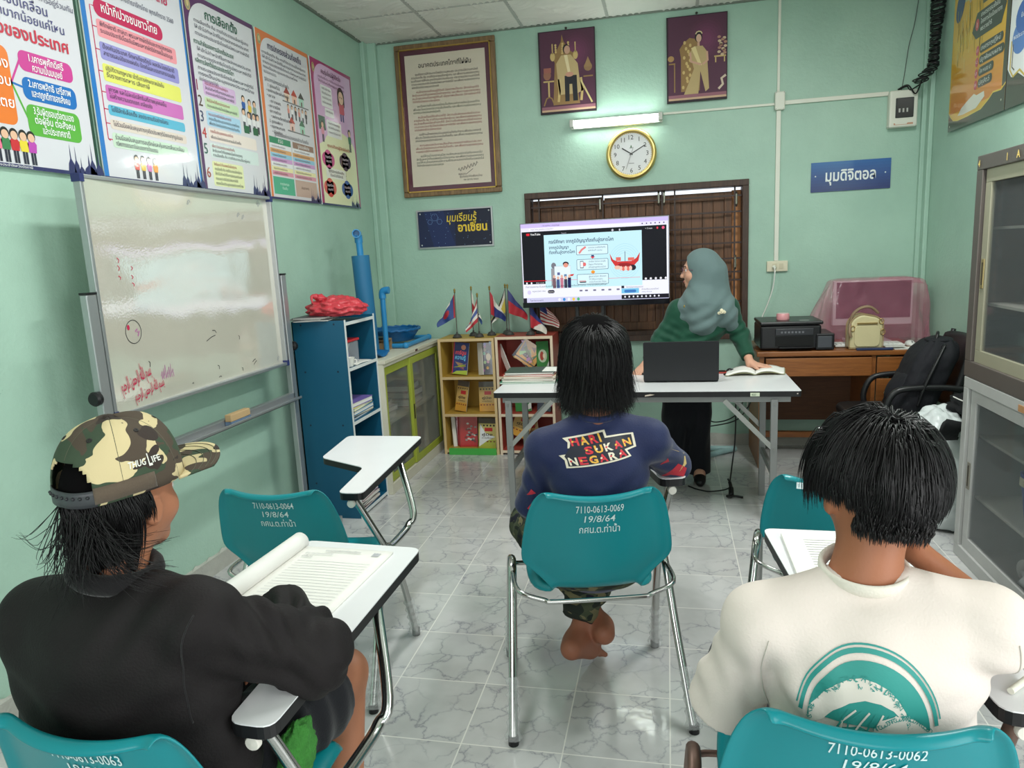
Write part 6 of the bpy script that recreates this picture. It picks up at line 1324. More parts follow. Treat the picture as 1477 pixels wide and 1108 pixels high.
def chair(label, x, y, head, num, tab, tz=.74, rot=0.0, frame=CHROME, wraps=True, sticker=False, zs=1.0):
    t = thing('tablet_chair', label, 'chair', (x, y, 0), head, 'teal tablet chairs')
    t.scale = (1, 1, zs); b = MB(); ns = 21
    b.grid(lambda u, v: shell_pt(2 * u - 1, *PROF[int(round(v * (len(PROF) - 1)))]), ns, len(PROF))
    b.build('seat_shell', TQ, t, smooth=180, solid=.006, sub=1, local=True)
    def leg(s_):
        return bez([(s_ * .292, -.255, .012), (s_ * .276, -.10, .27), (s_ * .266, -.015, .44), (s_ * .264, .02, .472), (s_ * .264, .07, .472), (s_ * .266, .105, .44), (s_ * .274, .19, .25), (s_ * .284, .262, .012)], 6)
    for s_ in (-1, 1):
        lg = MB().tube(leg(s_), .0155, 12, flat=.8).build('leg_frame', frame, t, smooth=60, local=True)
        for (fx, fy, tx, ty) in ((s_ * .292, -.255, s_ * .284, -.18), (s_ * .284, .262, s_ * .279, .215)):
            MB().cyl((fx, fy, .0), (fx, fy, .028), .017, n=14).build('rubber_foot', BLACK_PL, lg, smooth=40, local=True)
            if wraps:
                P = [(fx + (tx - fx) * q, fy + (ty - fy) * q, .012 + .17 * q) for q in [i / 14 for i in range(15)]]
                MB().tube(P, [.020 + .005 * math.sin(i * 2.1) + (.006 if i < 3 else 0) for i in range(15)], 9, cap=False).build('plastic_wrap', FILM, lg, smooth=30, local=True)
    MB().tube(bez([(-.264, -.02, .462), (-.25, -.17, .466), (-.17, -.205, .448), (-.13, -.212, .444), (.13, -.212, .444), (.17, -.205, .448), (.25, -.17, .466), (.264, -.02, .462)], 5), .008, 8).build('rear_rail', frame, t, smooth=180, local=True)
    MB().tube(bez([(-.264, .06, .462), (-.2, .12, .432), (.2, .12, .432), (.264, .06, .462)], 5), .008, 8).build('front_rail', frame, t, smooth=180, local=True)
    c, s_ = math.cos(math.radians(rot)), math.sin(math.radians(rot)); R = lambda p: (tab[0] + p[0] * c - p[1] * s_, tab[1] + p[0] * s_ + p[1] * c)
    pl = [R(p) for p in rounded(TAB)]; pl = pl if sum(pl[i - 1][0] * pl[i][1] - pl[i][0] * pl[i - 1][1] for i in range(len(pl))) > 0 else pl[::-1]
    tb = MB().prism(pl, (0, 0, tz - .003), (1, 0, 0), (0, 1, 0), .003).build('writing_tablet', WHITE_LAM, t, local=True)
    MB().prism(pl, (0, 0, tz - .028), (1, 0, 0), (0, 1, 0), .025).build('edge_band', mat('black_edging', (26, 25, 27), .45), tb, local=True)
    a, b2 = R((-.05, .05)), R((-.06, .56))
    MB().tube(bez([(a[0], a[1] - .03, tz - .045), (a[0] + .002, a[1] + .0, tz - .048), (.272, a[1] + .06, .50), (.268, a[1] + .12, .465), (.268, b2[1] - .22, .455), (.27, b2[1] - .16, .465), (.28, b2[1] - .12, .51), (b2[0], b2[1], tz - .03)], 6), .015, 12, flat=.8).build('tablet_support', frame, t, smooth=60, local=True)
    MB().lathe([(.0, 0), (.013, .001), (.015, .004), (.015, .012)], (a[0], a[1] - .044, tz - .045), (0, 1, 0), 16).build('end_cap', mat('white_cap', (230, 226, 216), .4), t, smooth=40, local=True)
    if num:
        k = Ink()
        k.text('7110-0613-' + num, 0, .07, .034, CHALK, w=.145, al='C', L=1, bold=.004); k.text('19/8/64', 0, .037, .032, CHALK, w=.095, al='C', shear=.1, L=1, bold=.004); k.text('กศน.ต.ท่าน้ำ', 0, 0, .034, CHALK, w=.125, al='C', L=1, bold=.004)
        k.build('painted_number', (0, 0, 0), (1, 0, 0), (0, 0, 1), PRINTM, t, local=True, curve=lambda p, q, h: shell_back(p + .005, .672 + q) - Vector((0, h + .0006, 0)))
    if sticker:
        k = Ink(); k.rect(-.12, 0, -.02, .02, (214, 226, 230), L=1)
        for i in range(12): k.rect(-.115 + i * .008, .004, -.111 + i * .008, .016, (150, 176, 184), L=2)
        k.build('foil_sticker', (.0, -.318, .785), (1, 0, 0), (0, .5, 1), PRINT, t, local=True)
    return t
chair('empty teal tablet chair in front of the whiteboard with number ending 0064', -1.315, 2.34, 2, '0064', (.25, -.09))
chair('teal tablet chair of the person in navy with number ending 0069', -.274, 2.32, 14, '0069', (.35, .02), zs=1.035)
chair('teal tablet chair under the person in the camouflage cap, number ending 0063', -.96, 1.16, -2, '0063', (.268, -.125))
chair('teal tablet chair of the person in the white shirt with number ending 0062', .31, 1.36, 0, '0062', (.335, -.11), frame=RUST)
chair('empty teal tablet chair half hidden behind the person in white', .57, 2.56, -12, None, (.305, -.09), sticker=True)

# exercise book with a rolled cover on the left front tablet
t = thing('exercise_book', 'open exercise book with its cover rolled back on the left front tablet', 'book', (-.88, 1.62, .7405))
def eb(u, v): return (-1.035 + .26 * u + .02 * v, 1.40 + .36 * v + .01 * u, .7425 + .010 * (1 - u) ** 2 + .004 * (1 - abs(2 * u - 1)))
MB().grid(eb, 12, 10).build('pages', PAPER, t, smooth=180, solid=.008)
MB().grid(lambda u, v: (lambda a, r: (-1.055 + .02 * v + r * math.cos(a), 1.40 + .37 * v, .768 + r * math.sin(a)))(-.9 + u * 5.6, .026 - .004 * u), 24, 10).build('rolled_cover', mat('pale_cover', (226, 224, 220), .5), t, smooth=180, solid=.002)
k = Ink(); GY = (150, 150, 154)
k.text('แบบทดสอบก่อนเรียน', .13, .325, .016, (110, 110, 116), w=.10, al='C'); k.text('เรื่อง การเมืองการปกครอง', .03, .305, .014, GY, w=.08); k.text('คำชี้แจง', .03, .285, .014, (110, 110, 116), w=.03); k.rect(.215, .318, .235, .34, (190, 190, 194), L=1); k.text('37', .225, .323, .014, GY, al='C')
for i in range(16): k.line([(.03, .268 - i * .0155), (.235, .268 - i * .0155)], .0012, (176, 176, 182), 2)
k.build('printed_page', (0, 0, 0), (1, 0, 0), (0, 1, 0), PRINTM, t, curve=lambda a, b_, h_: (lambda p: (p[0], p[1], p[2] + .0052 + h_))(eb(a / .26, b_ / .36)))
# notebook on the right front tablet
t = thing('exercise_book', 'lined white exercise book on the tablet in front of the person in white', 'book', (.42, 1.85, .7405))
MB().box(.30, 1.62, .7405, .53, 1.99, .752).build('pages', PAPER, t, bevel=.002)
k = Ink()
for i in range(20): k.line([(.05, .03 + i * .0155), (.22, .03 + i * .0155)], .002, (164, 164, 170), 2)
k.build('ruled_lines', (.30, 1.62, .7523), (1, 0, 0), (0, 1, 0), PRINTM, t)
tag(MB().cyl((.585, 1.30, .747), (.63, 1.345, .747), .006, n=10).build('eraser_stick', mat('off_white_rubber', (226, 224, 210), .6), smooth=40), 'small off white eraser stick on the right front tablet', 'eraser')
# green fluffy cloth on the seat of the left front chair
GRN = mat('green_fleece', (58, 128, 50), .9, var=.3, vs=60, bump=.8, bs=120)
t = thing('green_cloth', 'fluffy green cloth hanging beside the leg of the person in the camouflage cap', 'cloth', (-.73, 1.17, .46))
b = blob((-.765, 1.21, .545), (.026, .06, .065), .15, 5, 4, 30, 22, False)
rr_ = random.Random(3)
b.build('fleece', GRN, t, smooth=180)

# ================================================================== PEOPLE
def sdf_field(prims, h, lo, hi):
    lo = np.array(lo); n = np.ceil((np.array(hi) - lo) / h).astype(int) + 1
    ax = [lo[i] + h * np.arange(n[i]) for i in range(3)]
    D = np.full(n, .5, np.float32)
    for pr in prims:
        kind = pr[0]; k = pr[-1]; sub = kind[0] == '-'; kd = kind[-3:]
        if kd == 'cap' or kd == 'fcp':
            a, b, ra, rb = np.array(pr[1], float), np.array(pr[2], float), pr[3], pr[4]; m = max(ra, rb)
            mn, mx = np.minimum(a, b) - m, np.maximum(a, b) + m
        else:
            c, r = np.array(pr[1], float), np.array(pr[2], float); Mr = pr[3]; m = r.max(); mn, mx = c - m, c + m
        pad = k + 4 * h + .01
        i0 = np.maximum(((mn - pad - lo) / h).astype(int), 0); i1 = np.minimum(((mx + pad - lo) / h).astype(int) + 2, n)
        if (i1 <= i0).any(): continue
        sl = tuple(slice(i0[q], i1[q]) for q in range(3))
        X, Y, Z = np.meshgrid(*(ax[q][i0[q]:i1[q]] for q in range(3)), indexing='ij')
        P = np.stack([X, Y, Z], -1)
        if kd in ('cap', 'fcp'):
            ba = b - a; L2 = max(ba @ ba, 1e-9); t = np.clip(((P - a) @ ba) / L2, 0, 1)
            d = np.linalg.norm(P - a - t[..., None] * ba, axis=-1) - (ra + (rb - ra) * t)
            if kd == 'fcp': d = np.maximum(d, ((P - b) @ ba) / math.sqrt(L2))
        else:
            q = (P - c) if Mr is None else (P - c) @ np.array(Mr)
            k0 = np.linalg.norm(q / r, axis=-1); k1 = np.linalg.norm(q / (r * r), axis=-1); d = k0 * (k0 - 1) / np.maximum(k1, 1e-6)
        A = D[sl]; d = d.astype(np.float32)
        if sub:
            d = -d; hh = np.maximum(k - np.abs(A - d), 0) / k; D[sl] = np.maximum(A, d) + hh * hh * k / 4
        else:
            hh = np.maximum(k - np.abs(A - d), 0) / k; D[sl] = np.minimum(A, d) - hh * hh * k / 4
    return D, lo

def surface_net(D, lo, h):
    s = D < 0
    c = [s[i:s.shape[0] - 1 + i, j:s.shape[1] - 1 + j, k:s.shape[2] - 1 + k] for i in (0, 1) for j in (0, 1) for k in (0, 1)]
    al = c[0].copy(); an = c[0].copy()
    for q in c[1:]: al &= q; an |= q
    cells = np.argwhere(an & ~al); idx = np.full(al.shape, -1, np.int64); idx[tuple(cells.T)] = np.arange(len(cells))
    pos = np.zeros((len(cells), 3)); cnt = np.zeros(len(cells))
    offs = [(i, j, k) for i in (0, 1) for j in (0, 1) for k in (0, 1)]
    for a in range(8):
        for b in range(a + 1, 8):
            oa, ob = np.array(offs[a]), np.array(offs[b])
            if np.abs(oa - ob).sum() != 1: continue
            va = D[tuple((cells + oa).T)]; vb = D[tuple((cells + ob).T)]; m = (va < 0) != (vb < 0)
            t = np.where(m, va / np.where(m, va - vb, 1), 0)
            pos[m] += (oa + (ob - oa) * t[:, None])[m]; cnt[m] += 1
    V = lo + h * (cells + pos / cnt[:, None])
    F = []
    for ax_ in range(3):
        u, v = (ax_ + 1) % 3, (ax_ + 2) % 3
        s0 = [slice(None)] * 3; s1 = [slice(None)] * 3; s0[ax_] = slice(0, -1); s1[ax_] = slice(1, None)
        A, B = s[tuple(s0)], s[tuple(s1)]; e = np.argwhere(A != B)
        e = e[(e[:, u] > 0) & (e[:, v] > 0) & (e[:, u] < s.shape[u] - 1) & (e[:, v] < s.shape[v] - 1)]
        if not len(e): continue
        du, dv = np.zeros(3, int), np.zeros(3, int); du[u] = 1; dv[v] = 1
        q = [idx[tuple((e - x).T)] for x in (du + dv, dv, 0 * du, du)]
        q = np.stack(q, 1); inside = A[tuple(e.T)]; q[~inside] = q[~inside][:, ::-1]; F.append(q)
    return V, np.concatenate(F)

def flesh(name, prims, mats, parent, h=.006, smooth=2, disp=None, sub=0):
    """one continuous skin grown over the given limbs and masses"""
    pts = []
    for pr in prims:
        if pr[0][0] == '-': continue
        if pr[0][-3:] in ('cap', 'fcp'):
            for p, r in ((pr[1], pr[3]), (pr[2], pr[4])): pts += [np.array(p, float) - r, np.array(p, float) + r]
        else: pts += [np.array(pr[1], float) - max(pr[2]), np.array(pr[1], float) + max(pr[2])]
    P = np.array(pts); D, lo = sdf_field(prims, h, P.min(0) - .03, P.max(0) + .03)
    V, F = surface_net(D, lo, h)
    E_ = np.concatenate([F[:, [0, 1]], F[:, [1, 2]], F[:, [2, 3]], F[:, [3, 0]]])
    deg = np.bincount(E_.ravel(), minlength=len(V))[:, None]
    for _ in range(smooth):
        S = np.zeros_like(V); np.add.at(S, E_[:, 0], V[E_[:, 1]]); np.add.at(S, E_[:, 1], V[E_[:, 0]]); V = V + .5 * (S / np.maximum(deg, 1) - V)
    if disp is not None:
        n = np.cross(V[F[:, 2]] - V[F[:, 0]], V[F[:, 3]] - V[F[:, 1]]); Nn = np.zeros_like(V)
        for q in range(4): np.add.at(Nn, F[:, q], n)
        Nn /= np.maximum(np.linalg.norm(Nn, axis=1, keepdims=True), 1e-9); V = V + Nn * disp(V)[:, None]
    me = bpy.data.meshes.new(name); me.from_pydata(V.tolist(), [], F.tolist()); me.materials.append(mats)
    me.polygons.foreach_set('use_smooth', [True] * len(F)); me.update()
    return link(name, me, parent, True), V, F

def folds(V, terms, base=.0012, s=14, seed=0):
    """cloth creases: fine noise plus directed folds (centre, across, wavelength, height, reach)"""
    d = base * (vnoise(V, s, seed) + .6 * vnoise(V, s * 2.3, seed + 2))
    for c, a, wl, amp, R_ in terms:
        q = V - np.array(c); a = np.array(a, float); a /= np.linalg.norm(a)
        w = np.exp(-(q ** 2).sum(1) / (2 * R_ * R_)); ph = q @ a + .25 * wl * vnoise(V, 9, seed + 5)
        d = d + amp * w * np.sin(2 * np.pi * ph / wl)
    return d

def rotm(fwd, up=(0, 0, 1)):
    """head matrix: columns right, forward, up"""
    f = Vector(fwd).normalized(); u = Vector(up); r = f.cross(u).normalized(); u = r.cross(f)
    return np.array([[r[i], f[i], u[i]] for i in range(3)])

def head_prims(hc, M, neck, nr=(.050, .056), s=1.0):
    H = lambda x, y, z: tuple(np.array(hc) + M @ (np.array((x, y, z)) * s)); e = lambda c, r, k, kind='ell': (kind, H(*c), tuple(np.array(r) * s), M, k)
    return [e((0, -.012, .028), (.074, .093, .09), .03), e((0, .022, -.042), (.058, .066, .068), .05), e((0, .062, -.098), (.024, .022, .018), .03),
            ('cap', H(0, .086, .004), H(0, .104, -.036), .009, .0135, .012), e((0, .074, .024), (.048, .018, .012), .02), e((.036, .058, -.034), (.022, .02, .02), .03), e((-.036, .058, -.034), (.022, .02, .02), .03),
            e((0, .086, -.066), (.021, .010, .005), .006), e((0, .084, -.077), (.018, .010, .006), .006), e((.031, .090, .002), (.017, .012, .009), .01, '-ell'), e((-.031, .090, .002), (.017, .012, .009), .01, '-ell'),
            e((.076, -.004, -.018), (.010, .022, .034), .006), e((-.076, -.004, -.018), (.010, .022, .034), .006), e((.087, .004, -.012), (.007, .012, .020), .006, '-ell'), e((-.087, .004, -.012), (.007, .012, .020), .006, '-ell'),
            ('cap', H(0, -.02, -.05), tuple(neck), nr[0], nr[1], .03)]

def eyes(parent, hc, M, s=1.0):
    for sx in (-1, 1):
        c = np.array(hc) + M @ (np.array((sx * .031, .0755, .002)) * s)
        e = MB().ell(c, .0105 * s).build('eye', mat('eye_white', (232, 228, 222), .2), parent, smooth=180, local=True)
        MB().ell(c + M @ np.array((0, .0075 * s, 0)), (.0046, .0046, .0046)).build('iris', mat('dark_iris', (40, 26, 20), .15), e, smooth=180, local=True)
        b = MB(); b.tube([tuple(np.array(hc) + M @ (np.array((sx * (.014 + .034 * q), .094 - .014 * q, .022 + .006 * math.sin(q * 3))) * s)) for q in [i / 6 for i in range(7)]], .0028, 6)
        b.build('eyebrow', mat('brow_hair', (26, 22, 22), .7), parent, local=True)

def hand_prims(w, f, n, sgn, curl=.25, s=.95, spread=.06):
    """palm, four fingers, thumb; f along the hand, n out of its back, sgn picks the thumb side"""
    w = np.array(w, float); f = np.array(f, float); f /= np.linalg.norm(f); n = np.array(n, float); n -= f * (n @ f); n /= np.linalg.norm(n); sd = np.cross(f, n) * sgn
    M = np.stack([sd, f, n], 1); out = [('cap', w, w + f * .02 * s, .022 * s, .022 * s, .02), ('ell', w + f * .048 * s, (.040 * s, .050 * s, .015 * s), M, .015)]
    for i, (o, L) in enumerate(((.028, .068), (.0095, .076), (-.0095, .070), (-.028, .054))):
        p = w + f * (.082 - .004 * (i in (0, 3))) * s + sd * o * s; d = f + sd * spread * (1.5 - i); d /= np.linalg.norm(d)
        for j, q in enumerate((.45, .30, .25)):
            a = curl * (j + .4) * (1 + .15 * i); dd = d * math.cos(a) - n * math.sin(a); e = p + dd * L * q * s
            out.append(('cap', p, e, (.0090 - .0007 * j) * s, (.0084 - .0008 * j) * s, .005)); p = e
    p = w + f * .022 * s + sd * .028 * s; d = f * .75 + sd * .62 - n * .2; d /= np.linalg.norm(d); e = p + d * .036 * s; out.append(('cap', p, e, .0115 * s, .0098 * s, .012)); d2 = f * .92 + sd * .28 - n * .25; d2 /= np.linalg.norm(d2)
    out.append(('cap', e, e + d2 * .030 * s, .0096 * s, .0078 * s, .005)); return out

def foot_prims(ank, toe, up=(0, 0, 1), s=1.0):
    a, t = np.array(ank, float), np.array(toe, float); f = t - a; L = np.linalg.norm(f); f /= L; u = np.array(up, float); u -= f * (u @ f); u /= np.linalg.norm(u); sd = np.cross(f, u)
    heel = a - f * .035 * s - u * .035 * s; out = [('cap', a, heel, .034 * s, .031 * s, .03), ('cap', heel, t - f * .07 * s, .030 * s, .030 * s, .04), ('cap', a, t - f * .07 * s, .032 * s, .024 * s, .04)]
    for i in range(5):
        b = t - f * (.062 + .010 * i) * s + sd * (.028 - .0145 * i) * s - u * .008 * s; out.append(('cap', b, b + f * (.056 - .006 * i) * s - u * .004, (.0125 - .001 * i) * s, (.0105 - .001 * i) * s, .007))
    return out

def torso_prims(J, g=0.0, k=.05, w=1.0):
    up = np.array(J['chest'], float) - np.array(J['pelvis'], float); up /= np.linalg.norm(up); r = np.array(J['shR'], float) - np.array(J['shL'], float); r -= up * (r @ up); r /= np.linalg.norm(r); M = np.stack([r, np.cross(up, r), up], 1)
    pe, ch = np.array(J['pelvis'], float), np.array(J['chest'], float); mid = pe * .5 + ch * .5; mid = mid - M[:, 1] * J.get('hunch', .0)
    return [('ell', pe, (.148 * w + g, .108 + g, .115 + g), M, k), ('ell', mid, (.132 * w + g, .090 + g, .13 + g), M, k), ('ell', ch, (.148 * w + g, .096 + g, .125 + g), M, k),
            ('cap', J['shL'], J['shR'], .050 + g, .050 + g, .035), ('cap', J['neck'], J['shL'], .030 + g * .6, .044 + g, .03), ('cap', J['neck'], J['shR'], .030 + g * .6, .044 + g, .03)]

def body_mesh(root, J, hd, skin, h=.006, legs=True):
    pr = torso_prims(J, -.012) + head_prims(J['head'], hd, J['neck'])
    for s_ in 'LR':
        pr += [('cap', J['sh' + s_], J['el' + s_], .045, .037, .03), ('cap', J['el' + s_], J['wr' + s_], .037, .024, .02)]
        if 'hd' + s_ in J: f, n, sg, cu = J['hd' + s_]; pr += hand_prims(J['wr' + s_], f, n, sg, cu)
        hp = J['hip' + s_]; pr += [('cap', hp, J['kn' + s_], .074, .052, .05), ('cap', J['kn' + s_], J['an' + s_], .052, .033, .03)]
        if 'to' + s_ in J: pr += foot_prims(J['an' + s_], J['to' + s_], J.get('up' + s_, (0, 0, 1)))
    o, V, F = flesh('body', pr, skin, root, h)
    eyes(root, J['head'], hd); return o

def skin(name, col): return mat(name, col, .52, var=.10, vs=14, spec=.4, bump=.04, bs=160)

def strands(name, parent, mats, hc, M, R, n, accept, length, crown=(0, -.45, .89), lift=(.03, .16), grav=.35, stiff=1.0, seed=1, rad=.0011, S=11, swirl=.25, free=-.35, wave=.0, fly=0.0, down=None, lv=.5):
    """locks of hair laid over the skull away from the crown, then hanging"""
    rg = np.random.default_rng(seed); R = np.array(R); out = []; m = 0
    while m < n:
        d = rg.normal(size=(n * 2, 3)); d /= np.linalg.norm(d, axis=1, keepdims=True); d = d[accept(d)]; out.append(d); m += len(d)
    d = np.concatenate(out)[:n]; P = d * R; L = length(d) * rg.uniform(.8, 1.08, n); cr = np.array(crown); cr = cr / np.linalg.norm(cr)
    gl = M.T @ np.array(down if down is not None else (0, 0, -1.0)); lf = rg.uniform(lift[0], lift[1], n)
    clump = np.round(d * 5.5) ; cs = np.abs(np.sin(clump @ np.array((12.9, 78.2, 37.7))) * 43758.5) % 1.0; cs2 = np.abs(np.sin(clump @ np.array((39.3, 11.1, 83.1))) * 24634.6) % 1.0
    rgc = rg.normal(size=(n, 3)) * .05; path = np.zeros((n, S, 3)); path[:, 0] = P; step = L / (S - 1); vel = None
    for i in range(1, S):
        nn = P / (R * R); nn /= np.linalg.norm(nn, axis=1, keepdims=True)
        t = d - cr + rgc; t -= nn * (t * nn).sum(1, keepdims=True); t /= np.maximum(np.linalg.norm(t, axis=1, keepdims=True), 1e-6)
        g = gl[None, :] - nn * (nn @ gl)[:, None] * .9
        tw = np.cross(nn, t) * (swirl * (cs - .5) * 2)[:, None]
        q = t * (1 - grav) + g * (grav + .06 * i) + tw + rg.normal(size=(n, 3)) * .018 + nn * (fly * (cs2 - .3))[:, None]
        q += np.cross(nn, t) * (wave * np.sin(i * .9 + cs * 6))[:, None]
        if i > 1: q = np.where(fr[:, None], gl[None, :] * .9 + t * .34 + rg.normal(size=(n, 3)) * .06 + np.cross(nn, t) * (.25 * wave + .10 * (cs2 - .5))[:, None], q)
        q /= np.linalg.norm(q, axis=1, keepdims=True)
        vel = q if vel is None else vel * .45 + q * .55
        P = P + vel * step[:, None]; k = np.linalg.norm(P / R, axis=1); tgt = 1 + lf * min(1, i / 3) * (1 - lv + lv * cs)
        fr = P[:, 2] < free * R[2]
        P = np.where(((k < tgt) & ~fr)[:, None], P / k[:, None] * tgt[:, None], P)
        P = np.where(((k > tgt) & ~fr & (fly == 0))[:, None], P + (P / k[:, None] * tgt[:, None] - P) * .5, P)
        path[:, i] = P
    W = path @ M.T + np.array(hc)
    t = np.gradient(W, axis=1); t /= np.maximum(np.linalg.norm(t, axis=2, keepdims=True), 1e-9); o_ = W - np.array(hc); a = np.cross(t, o_); a /= np.maximum(np.linalg.norm(a, axis=2, keepdims=True), 1e-9); b = np.cross(t, a)
    rr = rad * np.linspace(1.25, .15, S)[None, :, None] * rg.uniform(.7, 1.4, n)[:, None, None]
    ring = np.stack([W + a * rr * 1.5, W - a * rr * .75 + b * rr, W - a * rr * .75 - b * rr], 2).reshape(-1, 3)
    base = np.arange(n)[:, None, None] * S * 3 + np.arange(S - 1)[None, :, None] * 3 + np.arange(3)[None, None, :]
    nx = base - np.arange(3)[None, None, :] + (np.arange(3)[None, None, :] + 1) % 3
    Fq = np.stack([base, nx, nx + 3, base + 3], -1).reshape(-1, 4)
    me = bpy.data.meshes.new(name); me.from_pydata(ring.tolist(), [], Fq.tolist()); me.materials.append(mats); me.polygons.foreach_set('use_smooth', [True] * len(Fq)); me.update()
    return link(name, me, parent, True)

def scalp(name, parent, mats, hc, M, R, accept, g=1.03):
    b = MB(); b.ell((0, 0, 0), (1, 1, 1), n=64, m=40); A = np.array(b.v); ok = accept(A); R = np.array(R)
    f = [q for q in b.f if all(ok[i] for i in q)]; W = (A * R * g) @ M.T + np.array(hc)
    me = bpy.data.meshes.new(name); me.from_pydata(W.tolist(), [], f); me.materials.append(mats); me.polygons.foreach_set('use_smooth', [True] * len(f)); me.update()
    return link(name, me, parent, True)

def refine(ink, mx):
    """split printed shapes finely so that they can lie on a curved back"""
    import bmesh
    bm = bmesh.new(); vs = [bm.verts.new(v) for v in ink.v]; cols = sorted(set(ink.c)); 
    for f, c in zip(ink.f, ink.c):
        try: q = bm.faces.new([vs[i] for i in f]); q.material_index = cols.index(c)
        except ValueError: pass
    bmesh.ops.triangulate(bm, faces=bm.faces[:])
    for _ in range(6):
        e = [x for x in bm.edges if x.calc_length() > mx]
        if not e: break
        bmesh.ops.subdivide_edges(bm, edges=e, cuts=1, use_grid_fill=False); bmesh.ops.triangulate(bm, faces=[f for f in bm.faces if len(f.verts) > 3])
    bm.verts.index_update(); ink.v = [tuple(v.co) for v in bm.verts]; ink.f = [tuple(v.index for v in f.verts) for f in bm.faces]; ink.c = [cols[f.material_index] for f in bm.faces]; bm.free(); return ink

def on_back(V, F, x0, z0, rot=0.0):
    """maps print coordinates onto the back of a shirt, seen from behind"""
    from mathutils.bvhtree import BVHTree
    tr = BVHTree.FromPolygons([tuple(v) for v in V], [tuple(int(i) for i in f) for f in F]); c, s_ = math.cos(rot), math.sin(rot)
    def cv(a, b, h):
        x, z = x0 + a * c - b * s_, z0 + a * s_ + b * c; p, n, _, _ = tr.ray_cast(Vector((x, -1.5, z)), Vector((0, 1, 0)))
        if p is None: p = tr.find_nearest(Vector((x, -.15, z)))[0]
        return tuple(p + Vector((0, -(h + .0012), 0)))
    return cv

SCALP = mat('dark_scalp', (12, 11, 12), .95, var=.1, spec=.05)
HAIR = mat('black_hair', (14, 12, 14), .46, var=.35, vs=40, spec=.4)
def camo(name, sc, cols):
    m, nt, b = nodes(name); tc = N(nt, 'TexCoord'); last = None
    mp = N(nt, 'Mapping'); mp.inputs['Scale'].default_value = (1, 1, 1.5); nt.links.new(tc.outputs['Object'], mp.inputs[0])
    for i, (c, th) in enumerate(cols):
        if i == 0:
            rgb = N(nt, 'RGB'); rgb.outputs[0].default_value = lin(c) + (1,); last = rgb.outputs[0]; continue
        nz = N(nt, 'TexNoise', noise_dimensions='4D', i_Scale=sc * (1 + .15 * i), i_Detail=1.6, i_Roughness=.45, i_Distortion=.5, i_W=i * 7.3); nt.links.new(mp.outputs[0], nz.inputs['Vector'])
        r = ramp(nt, [(0, (0, 0, 0)), (th, (255, 255, 255))], 'CONSTANT'); nt.links.new(nz.outputs['Fac'], r.inputs[0])
        mx = N(nt, 'Mix', data_type='RGBA'); nt.links.new(r.outputs[0], mx.inputs[0]); nt.links.new(last, mx.inputs[6]); mx.inputs[7].default_value = lin(c) + (1,); last = mx.outputs[2]
    nt.links.new(last, b.inputs['Base Color']); b.inputs['Roughness'].default_value = .85; b.inputs['Specular IOR Level'].default_value = .2
    w = N(nt, 'TexNoise', i_Scale=400.0); nt.links.new(tc.outputs['Object'], w.inputs['Vector']); bp = N(nt, 'Bump', i_Strength=.3, i_Distance=.001); nt.links.new(w.outputs['Fac'], bp.inputs['Height']); nt.links.new(bp.outputs['Normal'], b.inputs['Normal'])
    return m
def fabric(name, col, rough=.85, var=.08, bump=.15): return mat(name, col, rough, var=var, vs=6, bump=bump, bs=220, spec=.25, sheen=.15)

# ---------------------------------------------------------------- person in navy, middle chair
t = thing('person', 'barefoot person in a navy shirt reading HARI SUKAN NEGARA, seated on the middle chair', 'person', (-.274, 2.32, 0), 14)
SK = skin('warm_brown_skin', (148, 94, 72))
J = dict(pelvis=(.01, -.06, .545), chest=(.03, -.085, .83), shL=(-.135, -.06, .915), shR=(.198, -.06, .93), neck=(.035, -.040, 1.018), head=(.042, .015, 1.205), hunch=.03,
         elL=(-.185, .02, .70), wrL=(-.05, .20, .60), hdL=((.6, .7, -.2), (-.3, .2, .9), 1, .5), elR=(.325, .10, .785), wrR=(.20, .33, .765), hdR=((-.6, .8, 0), (0, 0, 1), -1, .35),
         hipL=(-.09, -.04, .53), hipR=(.10, -.04, .53), knL=(-.17, .36, .50), knR=(.16, .38, .50), anL=(.058, .15, .165), anR=(-.045, .11, .130), toL=(.045, .30, .035), toR=(.055, .20, .02), upL=(0, .6, .8), upR=(0, .8, .6))
HM = rotm((.05, 1, -.10)); body_mesh(t, J, HM, SK, .005)
NV = fabric('navy_sports_cloth', (34, 42, 78), .6)
pr = torso_prims(J, .016) + [('fcp', J['shL'], J['elL'], .058, .052, .03), ('fcp', J['elL'], (-.10, .13, .64), .052, .048, .03), ('fcp', J['shR'], J['elR'], .060, .056, .03), ('fcp', J['elR'], (.25, .24, .772), .055, .046, .03), ('-cap', (.036, -.028, 1.055), (.038, -.01, 1.14), .058, .075, .012)]
sh, V, F = flesh('jersey', pr, NV, t, .0055, disp=lambda V: folds(V, [((-.12, -.15, .66), (1, 0, 1.4), .06, .006, .10), ((.14, -.15, .70), (-1, 0, 1.6), .07, .005, .10), ((.25, -.02, .86), (.3, 0, 1), .05, .004, .06), ((-.17, -.06, .82), (1, 0, .4), .05, .004, .06)], .0014))
MB().tube([(.036 + .066 * math.cos(a), -.036 + .062 * math.sin(a), 1.026 + .012 * math.sin(a)) for a in [i * math.pi / 20 for i in range(40)]], .011, 8, True).build('collar', fabric('navy_rib', (38, 46, 84)), sh, smooth=180, local=True)
k = Ink(); WHT, RDD, YLW, DKN = (226, 216, 196), (206, 46, 60), (230, 176, 70), (24, 26, 44)
uv = lambda P: [((x - 192) * 3.68e-4, (748 - y) * 3.92e-4) for x, y in P]
